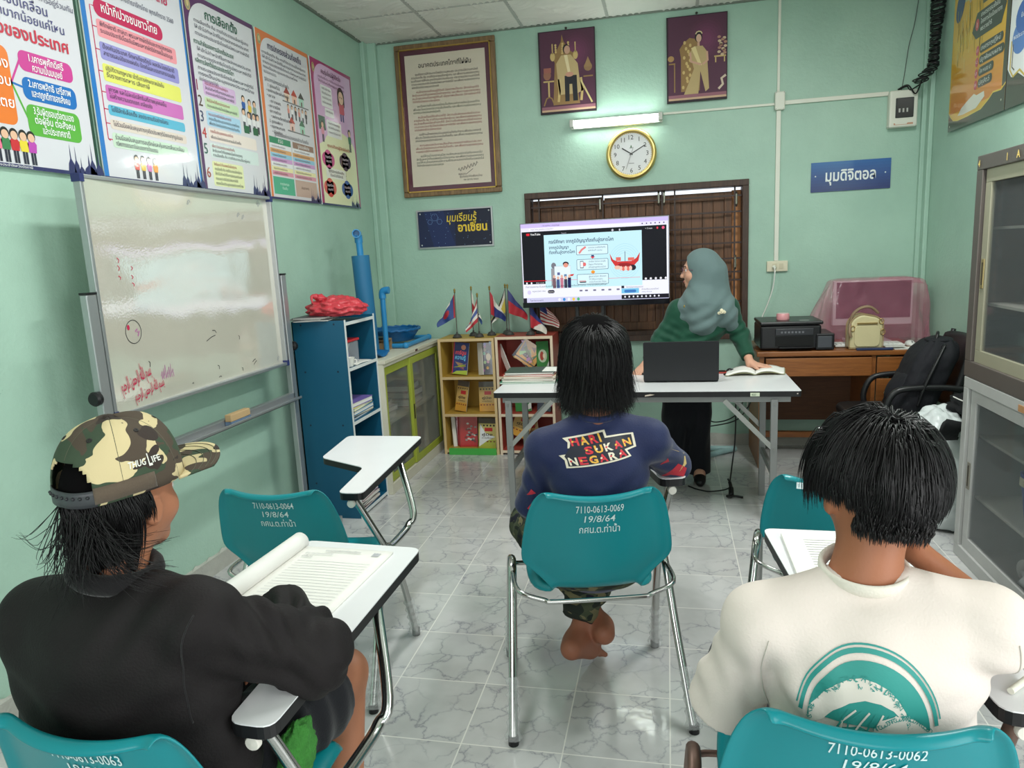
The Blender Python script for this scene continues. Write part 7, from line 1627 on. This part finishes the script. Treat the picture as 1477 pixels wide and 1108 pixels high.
k.poly(uv([(232, 385), (248, 748), (808, 635), (775, 555), (862, 535), (845, 355), (610, 375), (603, 310)][::-1] and [(232, 385), (275, 440), (270, 510), (375, 490), (392, 540), (192, 600), (238, 655), (248, 748), (808, 635), (775, 558), (862, 535), (845, 355), (610, 375), (603, 310)]), WHT, 2)
k.poly(uv([(280, 397), (297, 440), (290, 492), (392, 478), (420, 548), (238, 608), (258, 650), (266, 724), (785, 618), (750, 540), (838, 518), (826, 374), (592, 394), (584, 332)]), DKN, 5)
def motley(txt, x0, y0, x1, y1, h, cyc):
    wd = [.55 if c in 'I' else 1 for c in txt]; T = sum(wd); a = 0
    for i, ch in enumerate(txt):
        q = (a + wd[i] * .08) / T; (u, v), = uv([(x0 + (x1 - x0) * q, y0 + (y1 - y0) * q)]); w = (x1 - x0) * wd[i] / T * 3.68e-4 * .84
        k.text(ch, u, v, h, cyc[i % len(cyc)], w=w * (.45 if ch == 'I' else 1), bold=.035, rot=.17, L=8)
        c2 = cyc[(i + 1) % len(cyc)]
        if ch != 'I': k.poly([(u + w * .02, v + h * .30), (u + w * .26, v + h * .30 + w * .05), (u + w * .26, v + h * .46 + w * .05), (u + w * .02, v + h * .46)], c2, 10)
        a += wd[i]
motley('HARI', 300, 478, 588, 420, .047, (RDD, YLW, RDD, YLW)); motley('SUKAN', 408, 566, 830, 492, .045, (RDD, YLW, WHT, RDD, YLW)); motley('NEGARA', 272, 706, 775, 612, .048, (WHT, RDD, YLW, RDD, WHT, RDD))
k.v = [(a, b_ * .60, h_) for a, b_, h_ in k.v]
refine(k, .008).build('back_print', (0, 0, 0), (1, 0, 0), (0, 0, 1), PRINTM, sh, curve=on_back(V, F, -.102, .880), local=True)
k = Ink()
for pts, c in (([(0, 0), (.03, .015), (.08, .0), (.06, .04), (.09, .03), (.05, .06), (.02, .035)], (196, 44, 60)), ([(.05, .02), (.09, .045), (.085, .09), (.075, .05)], (206, 180, 120)), ([(-.02, .07), (.01, .08), (.0, .10)], (196, 44, 60))): k.poly(pts, c, 1)
refine(k, .015).build('sleeve_print', (0, 0, 0), (1, 0, 0), (0, 0, 1), PRINTM, sh, curve=on_back(V, F, .262, .765), local=True)
k = Ink(); k.poly([(0, 0), (.02, .03), (.045, .025), (.03, .0), (.045, -.03)], (196, 44, 60), 1); k.poly([(0, .05), (.03, .06), (.015, .075)], (196, 44, 60), 1)
refine(k, .015).build('sleeve_print', (0, 0, 0), (1, 0, 0), (0, 0, 1), PRINTM, sh, curve=on_back(V, F, -.205, .71), local=True)
CAMT = camo('camouflage_trousers_cloth', 13, [((70, 76, 58), 0), ((40, 46, 40), .5), ((112, 106, 78), .57), ((34, 34, 44), .6)])
pr = [('ell', J['pelvis'], (.175, .135, .12), None, .05)] + [('cap', J['hipL'], J['knL'], .098, .085, .05), ('cap', J['hipR'], J['knR'], .098, .085, .05), ('fcp', J['knL'], (.045, .165, .245), .082, .070, .04), ('fcp', J['knR'], (-.035, .125, .215), .082, .062, .04)]
flesh('camouflage_trousers', pr, CAMT, t, .006, disp=lambda V: folds(V, [((0, .15, .3), (0, .3, 1), .05, .005, .1), ((-.2, .2, .5), (0, 1, .3), .06, .005, .1)], .002))
acc = lambda d: (d[:, 2] > .30 - 1.15 * np.maximum(d[:, 1], 0)) & (d[:, 1] < .80) & ~((d[:, 1] > .35) & (d[:, 2] < .55)) | ((d[:, 1] < .22) & (d[:, 2] > -.72))
HR = (.088, .105, .106)
HC = np.array(J['head']) + HM @ np.array((0, -.010, .018))
scalp('hair_base', t, SCALP, HC, HM, HR, acc, 1.10)
strands('hair', t, HAIR, HC, HM, HR, 11000, acc, lambda d: .195 + .075 * np.clip(d[:, 2] + .3, 0, 1.3), lift=(.12, .34), grav=.42, free=-.15, seed=3, rad=.0009, swirl=.16)

# ---------------------------------------------------------------- person with the camouflage cap, left front
t = thing('person', 'person in a black shirt and camouflage cap seated at the left front', 'person', (-1.0, 1.15, 0), -2)
J = dict(pelvis=(-.02, -.06, .545), chest=(-.02, -.085, .835), shL=(-.205, -.075, .892), shR=(.168, -.09, .925), neck=(-.022, -.070, .975), head=(-.018, -.024, 1.128), hunch=.03,
         elL=(-.29, .10, .76), wrL=(.02, .13, .735), hdL=((1, -.35, -.1), (0, .2, 1), -1, .5), elR=(.292, .06, .775), wrR=(.10, .24, .765), hdR=((-1, .25, 0), (0, 0, 1), -1, .4),
         hipL=(-.11, -.04, .53), hipR=(.08, -.04, .53), knL=(-.14, .40, .50), knR=(.17, .40, .515), anL=(-.12, .30, .09), anR=(.19, .30, .09), toL=(-.12, .44, .03), toR=(.20, .44, .03))
HM = rotm((.12, 1, -.02)); body_mesh(t, J, HM, skin('tan_skin', (168, 112, 84)), .006)
BLKC = mat('black_shirt_cloth', (23, 19, 20), .72, var=.12, vs=6, bump=.15, bs=220, spec=.3)
BLKR = fabric('black_rib_cloth', (26, 24, 26), .8)
pr = torso_prims(J, .018, w=1.28) + [('cap', J['shL'], J['elL'], .062, .070, .035), ('cap', J['elL'], (-.03, .14, .745), .068, .052, .04), ('cap', J['shR'], (.225, -.03, .86), .062, .066, .03), ('cap', (.225, -.03, .86), J['elR'], .066, .072, .03), ('fcp', J['elR'], (.13, .215, .79), .070, .056, .04), ('cap', (-.19, -.085, .83), (-.17, -.07, .62), .070, .085, .05), ('cap', (.13, -.10, .83), (.15, -.07, .62), .065, .085, .05), ('ell', (-.02, -.02, .52), (.19, .13, .12), None, .06), ('-cap', (-.020, -.068, 1.012), (-.01, -.03, 1.13), .062, .08, .012)]
sh, V, F = flesh('black_shirt', pr, BLKC, t, .0065, disp=lambda V: folds(V, [((.25, .0, .84), (.6, .5, 1), .06, .010, .07), ((.30, .08, .80), (1, .2, .5), .045, .014, .06), ((.26, -.02, .90), (.5, 1, .3), .04, .008, .05), ((.10, -.16, .95), (1, 0, -.5), .08, .004, .09), ((-.15, -.2, .72), (.5, 0, 1), .09, .004, .10), ((.22, .14, .80), (1, .6, 0), .045, .010, .06), ((.1, -.15, .70), (-.6, 0, 1), .08, .004, .1)], .0016))
MB().tube([(-.018 + .074 * math.cos(a), -.070 + .066 * math.sin(a), 1.002 - .012 * math.cos(a)) for a in [i * math.pi / 22 for i in range(44)]], .0135, 10, True, flat=1.5).build('rib_collar', BLKR, sh, smooth=180, local=True)
q = lambda a: (.178 + .012 * math.sin(a * .5), -.075 + .083 * math.cos(a), .90 + .083 * math.sin(a))
from mathutils.bvhtree import BVHTree as _B
_t = _B.FromPolygons([tuple(v) for v in V], [tuple(int(i) for i in f) for f in F])
pts = []
for i in range(40):
    z = .965 - i * .0052; p = _t.ray_cast(Vector((.206 - .0022 * i + .00004 * i * i, -1.2, z)), Vector((0, 1, 0)))[0]
    if p: pts.append(tuple(p + Vector((0, -.0005, 0))))
MB().tube(pts, .0016, 6).build('sleeve_seam', BLKR, sh, smooth=180, local=True)
BSH = fabric('black_shorts_cloth', (22, 23, 28), .8)
pr = [('ell', (-.02, -.03, .545), (.185, .13, .12), None, .05), ('cap', J['hipL'], (-.13, .30, .51), .105, .10, .05), ('fcp', J['hipL'], (-.138, .37, .505), .10, .10, .03), ('cap', J['hipR'], (.14, .27, .515), .105, .10, .05), ('fcp', J['hipR'], (.152, .315, .515), .10, .10, .03)]
so, V2, F2 = flesh('black_shorts', pr, BSH, t, .007, disp=lambda V: folds(V, [((.16, .2, .55), (.3, 1, 0), .06, .006, .1)], .002))
k = Ink(); k.text('mck', 0, .0, .03, (190, 190, 190), w=.03); k.text('co', .04, .008, .03, (190, 190, 190), w=.02)
k.build('hem_lettering', (.205, .20, .612), (.45, .9, .1), (-.6, .2, .8), PRINTM, so, local=True)
# cap
CAMO = camo('camouflage_cap_cloth', 10.5, [((80, 70, 60), 0), ((62, 76, 60), .51), ((204, 188, 146), .525), ((60, 52, 48), .57)])
BRN = fabric('brown_cap_band', (92, 80, 68))
CM = rotm((.14, 1, .055)); cc = np.array(J['head']) + CM @ np.array((0, .0, .030)); CR = (.096, .118, .128)
cp = thing('tmp', None, None); bpy.data.objects.remove(cp)
C_ = lambda x, y, z: tuple(cc + CM @ np.array((x, y, z)))
def crown(u, v, g=0.0):
    a = 2 * math.pi * u; e = v ** .82 * math.pi / 2; r = math.cos(e) ** .72; seam = -.0014 * math.exp(-((((u * 6) % 1) - .5) * 2 - 1) ** 2 * 80) - .0014 * math.exp(-((((u * 6) % 1) - .5) * 2 + 1) ** 2 * 80)
    R_ = 1 + .035 * math.sin(3 * a + 1) * v * (1 - v) * 2 + seam * 8 + g
    return C_(CR[0] * r * math.sin(a) * R_, CR[1] * r * math.cos(a) * R_, CR[2] * math.sin(e) ** .9 * R_ + .002 * math.sin(a * 4) - .004 * (1 - v))
b = MB(); nu, nv = 96, 30; b.grid(lambda u, v: crown(u, v), nu, nv, True)
keep = []
for f in b.f:
    i, j = f[0] % nu, f[0] // nu; u, v = (i + .5) / nu, (j + .5) / (nv - 1); du = abs(u - .5)
    if not (du < .095 and v < .30 * math.sqrt(max(0, 1 - (du / .095) ** 2)) + (.02 if du < .09 else 0)): keep.append(f)
b.f = keep; b.m = [0] * len(keep)
cap_ = b.build('camouflage_cap', CAMO, t, smooth=180, solid=.003, local=True)
b = MB()
for i in range(6):
    u = i / 6; b.tube([crown(u + .0035 * s_, q / 24, .006) for q in range(0 if i != 3 else 8, 25) for s_ in (0,)], .0012, 6)
b.build('seam', mat('olive_thread', (88, 86, 70), .8), cap_, smooth=180, local=True)
MB().grid(lambda u, v: crown(.405 - .15 * u, .005 + .085 * v, .012), 24, 3).build('sweat_band', BRN, cap_, smooth=180, solid=.003, local=True)
MB().lathe([(.0, .008), (.008, .006), (.011, .001), (.010, -.003)], C_(0, 0, CR[2] - .002), tuple(CM[:, 2]), 20).build('button', CAMO, cap_, smooth=60, local=True)
for i in range(6):
    MB().lathe([(.0052, .0006), (.0052, .0018), (.002, .0022), (.0005, -.001)], crown((i + .5) / 6, .55, .004), tuple((np.array(crown((i + .5) / 6, .55)) - cc) / np.linalg.norm(np.array(crown((i + .5) / 6, .55)) - cc)), 14).build('eyelet', mat('dark_eyelet', (30, 27, 26), .7), cap_, smooth=180, local=True)
b = MB(); b.grid(lambda u, v: crown(.40 + .2 * u, .0 + .075 * v, .004), 24, 4); b.build('snap_strap', mat('grey_plastic_strap', (58, 60, 64), .4), cap_, smooth=180, solid=.003, local=True)
b = MB()
for i in range(9): p = np.array(crown(.42 + .02 * i, .04, .022)); b.ell(p, .0032, n=8, m=6)
b.build('snap', mat('dark_snap', (36, 38, 42), .4), cap_, smooth=180, local=True)
def bill(u, v):
    a = (u - .5) * 2.15; s0 = np.array((CR[0] * 1.0 * math.sin(a), CR[1] * 1.0 * math.cos(a), 0)); o_ = .098 * v * max(.0, math.cos(a * .9)) ** .4
    return C_(s0[0] * (1 + .16 * v), s0[1] + o_, -.004 + .010 * v - .010 * (u - .5) ** 2 * 4 * (.4 + v))
MB().grid(bill, 36, 12).build('bill', CAMO, cap_, smooth=180, solid=.006, local=True)
b = MB()
for q in (.35, .55, .75, .9): b.tube([tuple(np.array(bill(u / 30, q)) + CM[:, 2] * .0035) for u in range(31)], .0007, 5)
b.build('bill_stitching', mat('olive_thread', (88, 86, 70), .8), cap_, local=True)
k = Ink(); k.text('THUG', 0, 0, .018, (226, 226, 218), w=.034, shear=.15, bold=.02); k.text('L', .038, -.004, .036, (226, 226, 218), w=.008, shear=.1, bold=.02); k.text('IFE', .047, .0, .018, (226, 226, 218), w=.02, bold=.02)
refine(k, .012).build('embroidery', (0, 0, 0), (1, 0, 0), (0, 0, 1), PRINTM, cap_, local=True, curve=lambda a, b_, h: crown(.315 - a * 1.35, .155 + b_ * 4.2, .014 + h * 4))
HRC = (.081, .102, .108)
HC = np.array(J['head']) + HM @ np.array((0, -.012, .022))
acc = lambda d: (((d[:, 1] < .12) & (d[:, 2] < .45) | (d[:, 1] < -.3) & (d[:, 2] < .9)) & (d[:, 2] > -.85 + .9 * np.maximum(0, d[:, 1] + .5)) & ~((np.abs(d[:, 0]) > .72) & (d[:, 2] < .05) & (d[:, 1] > -.35)))
scalp('hair_base', t, SCALP, HC, HM, HRC, acc, 1.0)
strands('hair', t, HAIR, J['head'], HM, HRC, 5500, lambda d: acc(d) & (d[:, 1] < -.1), lambda d: np.where(d[:, 1] < -.45, .115 + .03 * np.sin(d[:, 0] * 9), .05), crown=(0, .2, .98), lift=(.04, .12), grav=.55, free=-.45, seed=5, rad=.0009, swirl=.7, wave=.25)
b = MB(); rw = random.Random(8)
for tgt, n_, sp in (((.150, -.12, 1.030), 22, .010), ((.105, -.13, 1.010), 36, .018), ((-.185, -.12, 1.082), 6, .006), ((-.10, -.14, 1.04), 16, .016), ((.03, -.16, 1.01), 50, .03), ((-.05, -.16, 1.0), 50, .03), ((.13, -.11, 1.085), 18, .012)):
    for i in range(n_):
        d_ = np.array((rw.uniform(-.75, .75) if abs(tgt[0]) < .1 else math.copysign(rw.uniform(.1, .8), tgt[0]), -1.0, rw.uniform(-.7, -.1))); d_ /= np.linalg.norm(d_); s0 = HC + HM @ (d_ * HRC * 1.02)
        e = np.array(tgt) + np.array([rw.gauss(0, sp), rw.gauss(0, sp * .6), rw.gauss(0, sp * .8)]); md = (s0 + e) / 2 + np.array((rw.gauss(0, .006), -.016, -.022 + rw.gauss(0, .006)))
        P_ = bez([tuple(s0), tuple(md), tuple(e)], 5); L_ = len(P_); b.tube(P_, [.0011 * (1 - .85 * q / (L_ - 1)) for q in range(L_)], 3, cap=False)
b.build('hair_wisps', HAIR, t, smooth=180, local=True)

# ---------------------------------------------------------------- person in white, right front
t = thing('person', 'bareheaded person in a white shirt with a teal wave print, cheek on hand', 'person', (.33, 1.33, 0), 0)
J = dict(pelvis=(.0, -.05, .53), chest=(.012, -.085, .80), shL=(-.172, -.085, .880), shR=(.185, -.085, .897), neck=(.0, -.062, .968), head=(.024, -.012, 1.108), hunch=.035,
         elL=(-.245, .06, .655), wrL=(-.14, .28, .72), hdL=((.5, .9, 0), (0, 0, 1), 1, .4), elR=(.30, .16, .785), wrR=(.125, .10, .955), hdR=((-.35, -.1, 1), (.9, .2, .3), 1, .6),
         hipL=(-.09, -.03, .53), hipR=(.09, -.03, .53), knL=(-.15, .40, .50), knR=(.15, .40, .50), anL=(-.14, .38, .09), anR=(.14, .38, .09), toL=(-.14, .52, .03), toR=(.14, .52, .03))
HM = rotm((-.10, 1, -.16), (.10, .0, 1)); body_mesh(t, J, HM, skin('warm_tan_skin', (156, 100, 72)), .006)
WSH = mat('white_shirt_cloth', (216, 205, 197), .8, var=.03, vs=6, bump=.12, bs=220, spec=.2)
pr = torso_prims(J, .015, w=1.10) + [('fcp', J['shL'], (-.226, .01, .655), .054, .074, .025), ('cap', J['shR'], (.235, .0, .845), .058, .064, .03), ('fcp', J['shR'], (.262, .075, .825), .060, .068, .03), ('ell', (.0, -.025, .52), (.175, .12, .11), None, .06), ('-cap', (J['neck'][0], -.056, 1.008), (.0, -.02, 1.10), .060, .085, .012)]
sh, V, F = flesh('white_shirt', pr, WSH, t, .0055, disp=lambda V: folds(V, [((-.17, -.15, .74), (1, 0, .35), .06, .009, .07), ((-.10, -.18, .68), (.8, 0, 1), .07, .005, .07), ((.17, -.13, .70), (-.6, 0, 1), .07, .007, .07), ((-.22, -.03, .74), (1, .4, .5), .06, .006, .06), ((.17, -.1, .86), (.4, 0, 1), .06, .003, .07), ((-.02, -.18, .87), (1, 0, .1), .12, .0025, .08)], .0012))
MB().tube([(.0 + .068 * math.cos(a), -.058 + .063 * math.sin(a), .978 + .012 * math.sin(a)) for a in [i * math.pi / 22 for i in range(44)]], .0065, 8, True, flat=2.2).build('neckband', fabric('white_rib', (216, 210, 198)), sh, smooth=180, local=True)
from mathutils.bvhtree import BVHTree as _B
_t = _B.FromPolygons([tuple(v) for v in V], [tuple(int(i) for i in f) for f in F])
for sx, pth in ((-1, [(-.168 - .0014 * i + .00006 * i * i, .885 - .0055 * i) for i in range(34)]), (1, [(.205 + .0016 * i - .00005 * i * i, .905 - .0055 * i) for i in range(34)])):
    pts = [tuple(h_ + Vector((0, -.0004, 0))) for h_ in (_t.ray_cast(Vector((x_, -1.2, z_)), Vector((0, 1, 0)))[0] for x_, z_ in pth) if h_]
    if len(pts) > 3: MB().tube(pts, .0013, 6).build('sleeve_seam', fabric('white_thread', (196, 190, 180)), sh, smooth=180, local=True)
# teal emblem: arches over a breaking wave (a plain wave of its own)
k = Ink(); TE, PW = (40, 140, 132), (214, 208, 198)
arch = lambda rx, ry, a0, a1, n=30: [(rx * math.cos(math.radians(a0 + (a1 - a0) * i / n)), ry * math.sin(math.radians(a0 + (a1 - a0) * i / n))) for i in range(n + 1)]
k.line(arch(.145, .150, 12, 168), .003, TE, 1); k.line(arch(.136, .141, 8, 172), .008, TE, 1); k.poly(arch(.122, .126, 6, 174), TE, 1)
rn = random.Random(4)
crest = [(-.118, .03), (-.10, .045), (-.085, .065), (-.065, .08), (-.04, .092), (-.015, .098), (.01, .094), (.035, .084), (.055, .066), (.07, .045), (.075, .03), (.06, .035), (.045, .048), (.02, .058), (-.01, .06), (-.04, .05), (-.07, .03), (-.09, .01), (-.118, .0)]
k.poly(crest, PW, 2)
for i in range(46):
    q = i / 45; a = math.radians(175 - 165 * q); x, y = .10 * math.cos(a) - .02, .094 * math.sin(a) + rn.uniform(-.012, .004); k.line([(x + .005 * math.cos(w_), y + .005 * math.sin(w_)) for w_ in [rn.random() * 6 + j * .7 for j in range(6)]], .0016, TE, 4)
for i in range(10): k.line([(-.075 + .012 * i, -.03), (-.065 + .012 * i, .0 + .02 * math.sin(i)), (-.04 + .013 * i, .04)], .0035, PW if i % 2 else TE, 3)
k.poly([(.0, .0), (.02, .03), (.05, .04), (.085, .035), (.11, .02), (.125, .0), (.10, .004), (.07, .0), (.05, -.012)], PW, 4)
for i in range(24): x = .01 + .11 * i / 23; k.line([(x + .004 * math.cos(w_), .012 + .025 * math.sin(i / 23 * 3.1) + .004 * math.sin(w_)) for w_ in [j * .8 + i for j in range(6)]], .0014, TE, 5)
k.poly([(-.13, -.05), (.13, -.05), (.125, .0), (.09, .006), (.06, -.01), (.02, .0), (-.02, .012), (-.06, .004), (-.10, -.012), (-.128, .0)], TE, 1)
k.v = [(a * .75, b_ * .95, h_ * 2) for a, b_, h_ in k.v]
refine(k, .009).build('wave_print', (0, 0, 0), (1, 0, 0), (0, 0, 1), PRINTM, sh, curve=on_back(V, F, -.018, .757), local=True)
pr = [('ell', J['pelvis'], (.18, .135, .12), None, .05), ('cap', J['hipL'], J['knL'], .098, .082, .05), ('cap', J['hipR'], J['knR'], .098, .082, .05), ('fcp', J['knL'], (-.14, .385, .13), .080, .062, .04), ('fcp', J['knR'], (.14, .385, .13), .080, .062, .04)]
flesh('dark_trousers', pr, fabric('charcoal_trouser_cloth', (40, 40, 46)), t, .008)
HRD = (.084, .104, .104); HC = np.array(J['head']) + HM @ np.array((0, -.012, .022))
# full top, tapered nape, ears free
acc = lambda d: (d[:, 2] > .10 + .9 * np.maximum(d[:, 1] - .45, 0)) & (d[:, 1] < .86) | ((d[:, 1] < .02) & (d[:, 2] > -.62)) & ~((np.abs(d[:, 0]) > .62) & (d[:, 2] < -.12))
scalp('hair_base', t, SCALP, HC, HM, HRD, acc, 1.11)
strands('hair', t, HAIR, HC, HM, HRD, 13000, acc, lambda d: (.026 + .12 * np.clip(d[:, 2] + .22, 0, .9) * (1 - .75 * np.clip(np.abs(d[:, 0]) - .35, 0, 1) * (d[:, 2] < .75))) * (.75 + .35 * np.sin(d[:, 0] * 37 + d[:, 1] * 51) ** 2), crown=(.1, -.25, .96), lift=(.17, .32), grav=.18, free=-.75, seed=11, rad=.0010, swirl=.35, wave=.05, lv=.15)
strands('fringe', t, HAIR, HC, HM, HRD, 1300, lambda d: (d[:, 2] > .35) & (np.abs(d[:, 0]) > .3) & (d[:, 1] > -.1), lambda d: np.full(len(d), .125), crown=(.1, -.35, .93), lift=(.28, .48), grav=.10, free=-.1, seed=12, rad=.0009, swirl=.5, wave=.10, fly=.12)

# ---------------------------------------------------------------- teacher behind the table
t = thing('person', 'person standing in a grey green headscarf and dark green tunic, looking at the television', 'person', (.14, 4.76, 0), 180)
SKT = skin('light_tan_skin', (206, 156, 132))
J = dict(pelvis=(.02, .0, .82), chest=(-.075, .0, 1.06), shL=(-.225, -.01, 1.135), shR=(.065, -.01, 1.125), neck=(-.075, -.01, 1.205), head=(-.055, .0, 1.385),
         elR=(.185, .02, .95), wrR=(.285, .155, .805), hdR=((.35, .55, -.28), (.1, .2, 1), -1, .25), elL=(-.315, -.02, .95), wrL=(-.355, .165, .805), hdL=((-.75, .25, -.12), (-.1, .1, 1), 1, .12),
         hipR=(.09, .0, .80), hipL=(-.06, .0, .80), knR=(.10, .02, .45), knL=(-.05, .01, .45), anR=(.10, .0, .09), anL=(-.05, .0, .09), toR=(.11, .14, .03), toL=(-.06, .14, .03))
HM = rotm((1, -.04, .0)); body_mesh(t, J, HM, SKT, .0045)
b = MB(); H = lambda x, y, z: tuple(np.array(J['head']) + HM @ np.array((x, y, z)))
b.ell(H(0, .0895, -.0715), (.019, .019, .0065), Matrix(HM.tolist()), 14, 8); 
MB().ell(H(0, .091, -.0705), (.017, .006, .0072), Matrix(HM.tolist()), 16, 10).build('lips', mat('rose_lips', (170, 90, 88), .45), t, smooth=180, local=True)
b = MB()
for s_ in (-1, 1):
    b.tube([H(s_ * .033 + .021 * math.cos(a), .104 - .006 * abs(math.cos(a)), .0 + .018 * math.sin(a)) for a in [i * .42 for i in range(15)]], .0014, 6, True); b.tube([H(s_ * .054, .100, .004), H(s_ * .074, .06, .006), H(s_ * .078, .0, .0)], .0013, 6)
b.tube([H(-.012, .107, .003), H(0, .111, .006), H(.012, .107, .003)], .0013, 6)
b.build('glasses', mat('plum_glasses_frame', (110, 70, 96), .3), t, smooth=180, local=True)
GTU = fabric('dark_green_cloth', (22, 70, 52), .6, .12)
pr = torso_prims(J, .022, w=.92) + [('ell', (.02, .01, .78), (.17, .13, .13), None, .08), ('fcp', (.02, .0, .80), (.025, .005, .66), .165, .175, .06), ('cap', J['shR'], J['elR'], .062, .058, .05), ('fcp', J['elR'], (.262, .125, .83), .056, .044, .03), ('cap', J['shL'], J['elL'], .062, .058, .05), ('fcp', J['elL'], (-.345, .125, .84), .056, .042, .03)]
flesh('green_tunic', pr, GTU, t, .0055, disp=lambda V: folds(V, [((-.05, .1, .92), (.35, 0, 1), .075, .006, .12), ((-.29, .03, .98), (.4, .3, 1), .05, .006, .07), ((.15, .05, .95), (-.5, 0, 1), .05, .005, .07), ((.02, .1, .78), (1, 0, .3), .07, .006, .12)], .0016))
GSC = fabric('grey_green_scarf_cloth', (98, 118, 118), .7, .06)
e = lambda c, r, k, kind='ell': (kind, H(*c), r, HM, k)
pr = [e((0, -.022, .030), (.093, .110, .106), .03), e((0, -.052, -.05), (.085, .085, .10), .05), ('cap', H(0, .0, -.10), (-.075, .01, 1.16), .072, .115, .06), ('cap', (-.075, .03, 1.15), (-.07, .055, 1.06), .13, .10, .06), ('cap', (-.075, .0, 1.17), (-.20, .0, 1.12), .10, .09, .05), ('cap', (-.075, .0, 1.17), (.045, .0, 1.12), .10, .075, .05), ('cap', (-.20, .03, 1.10), (-.295, -.01, .99), .075, .03, .06), ('cap', H(0, -.10, -.02), (-.19, -.02, 1.18), .07, .07, .06),
      e((0, .106, -.016), (.060, .078, .098), .012, '-ell')]
hj, V, F = flesh('headscarf', pr, GSC, t, .005, disp=lambda V: folds(V, [((-.03, .12, 1.09), (.35, 0, 1), .085, .007, .08), ((-.20, .05, 1.11), (.8, .2, 1), .075, .006, .08), ((.0, .06, 1.19), (-.6, .2, 1), .07, .004, .06), ((-.13, -.02, 1.32), (1, .3, .25), .10, .004, .08)], .0018))
b = MB(); b.ell((-.185, .137, 1.135), (.011, .006, .013)); b.ell((-.200, .135, 1.125), (.012, .006, .010)); b.ell((-.17, .138, 1.12), (.010, .006, .010)); b.tube([(-.20, .145, 1.14), (-.185, .15, 1.118), (-.168, .146, 1.128)], .003, 6)
b.build('brooch', mat('ivory_brooch', (226, 216, 186), .3), hj, smooth=180, local=True)
MB().ell((.035, .10, 1.165), (.009, .006, .011)).build('brooch', mat('old_gold', (150, 130, 66), .4, .7), hj, smooth=180, local=True)
BTR = fabric('black_trouser_cloth', (20, 21, 27), .8)
pr = [('ell', (.02, .0, .78), (.155, .115, .13), None, .05), ('cap', J['hipR'], J['knR'], .092, .08, .05), ('fcp', J['knR'], (.10, .0, .05), .080, .078, .03), ('cap', J['hipL'], J['knL'], .092, .08, .05), ('fcp', J['knL'], (-.05, .0, .05), .080, .078, .03)]
flesh('wide_trousers', pr, BTR, t, .007, disp=lambda V: folds(V, [((.02, .05, .4), (1, 0, .1), .07, .006, .2)], .001))
for x in (.105, -.055):
    flesh('shoe', [('cap', (x, -.03, .045), (x + .0, .12, .035), .042, .034, .02), ('cap', (x, .04, .035), (x, .16, .028), .038, .026, .02), ('-ell', (x, .0, -.10), (.3, .4, .10), None, .004)], mat('black_shoe', (22, 22, 24), .5), t, .005)
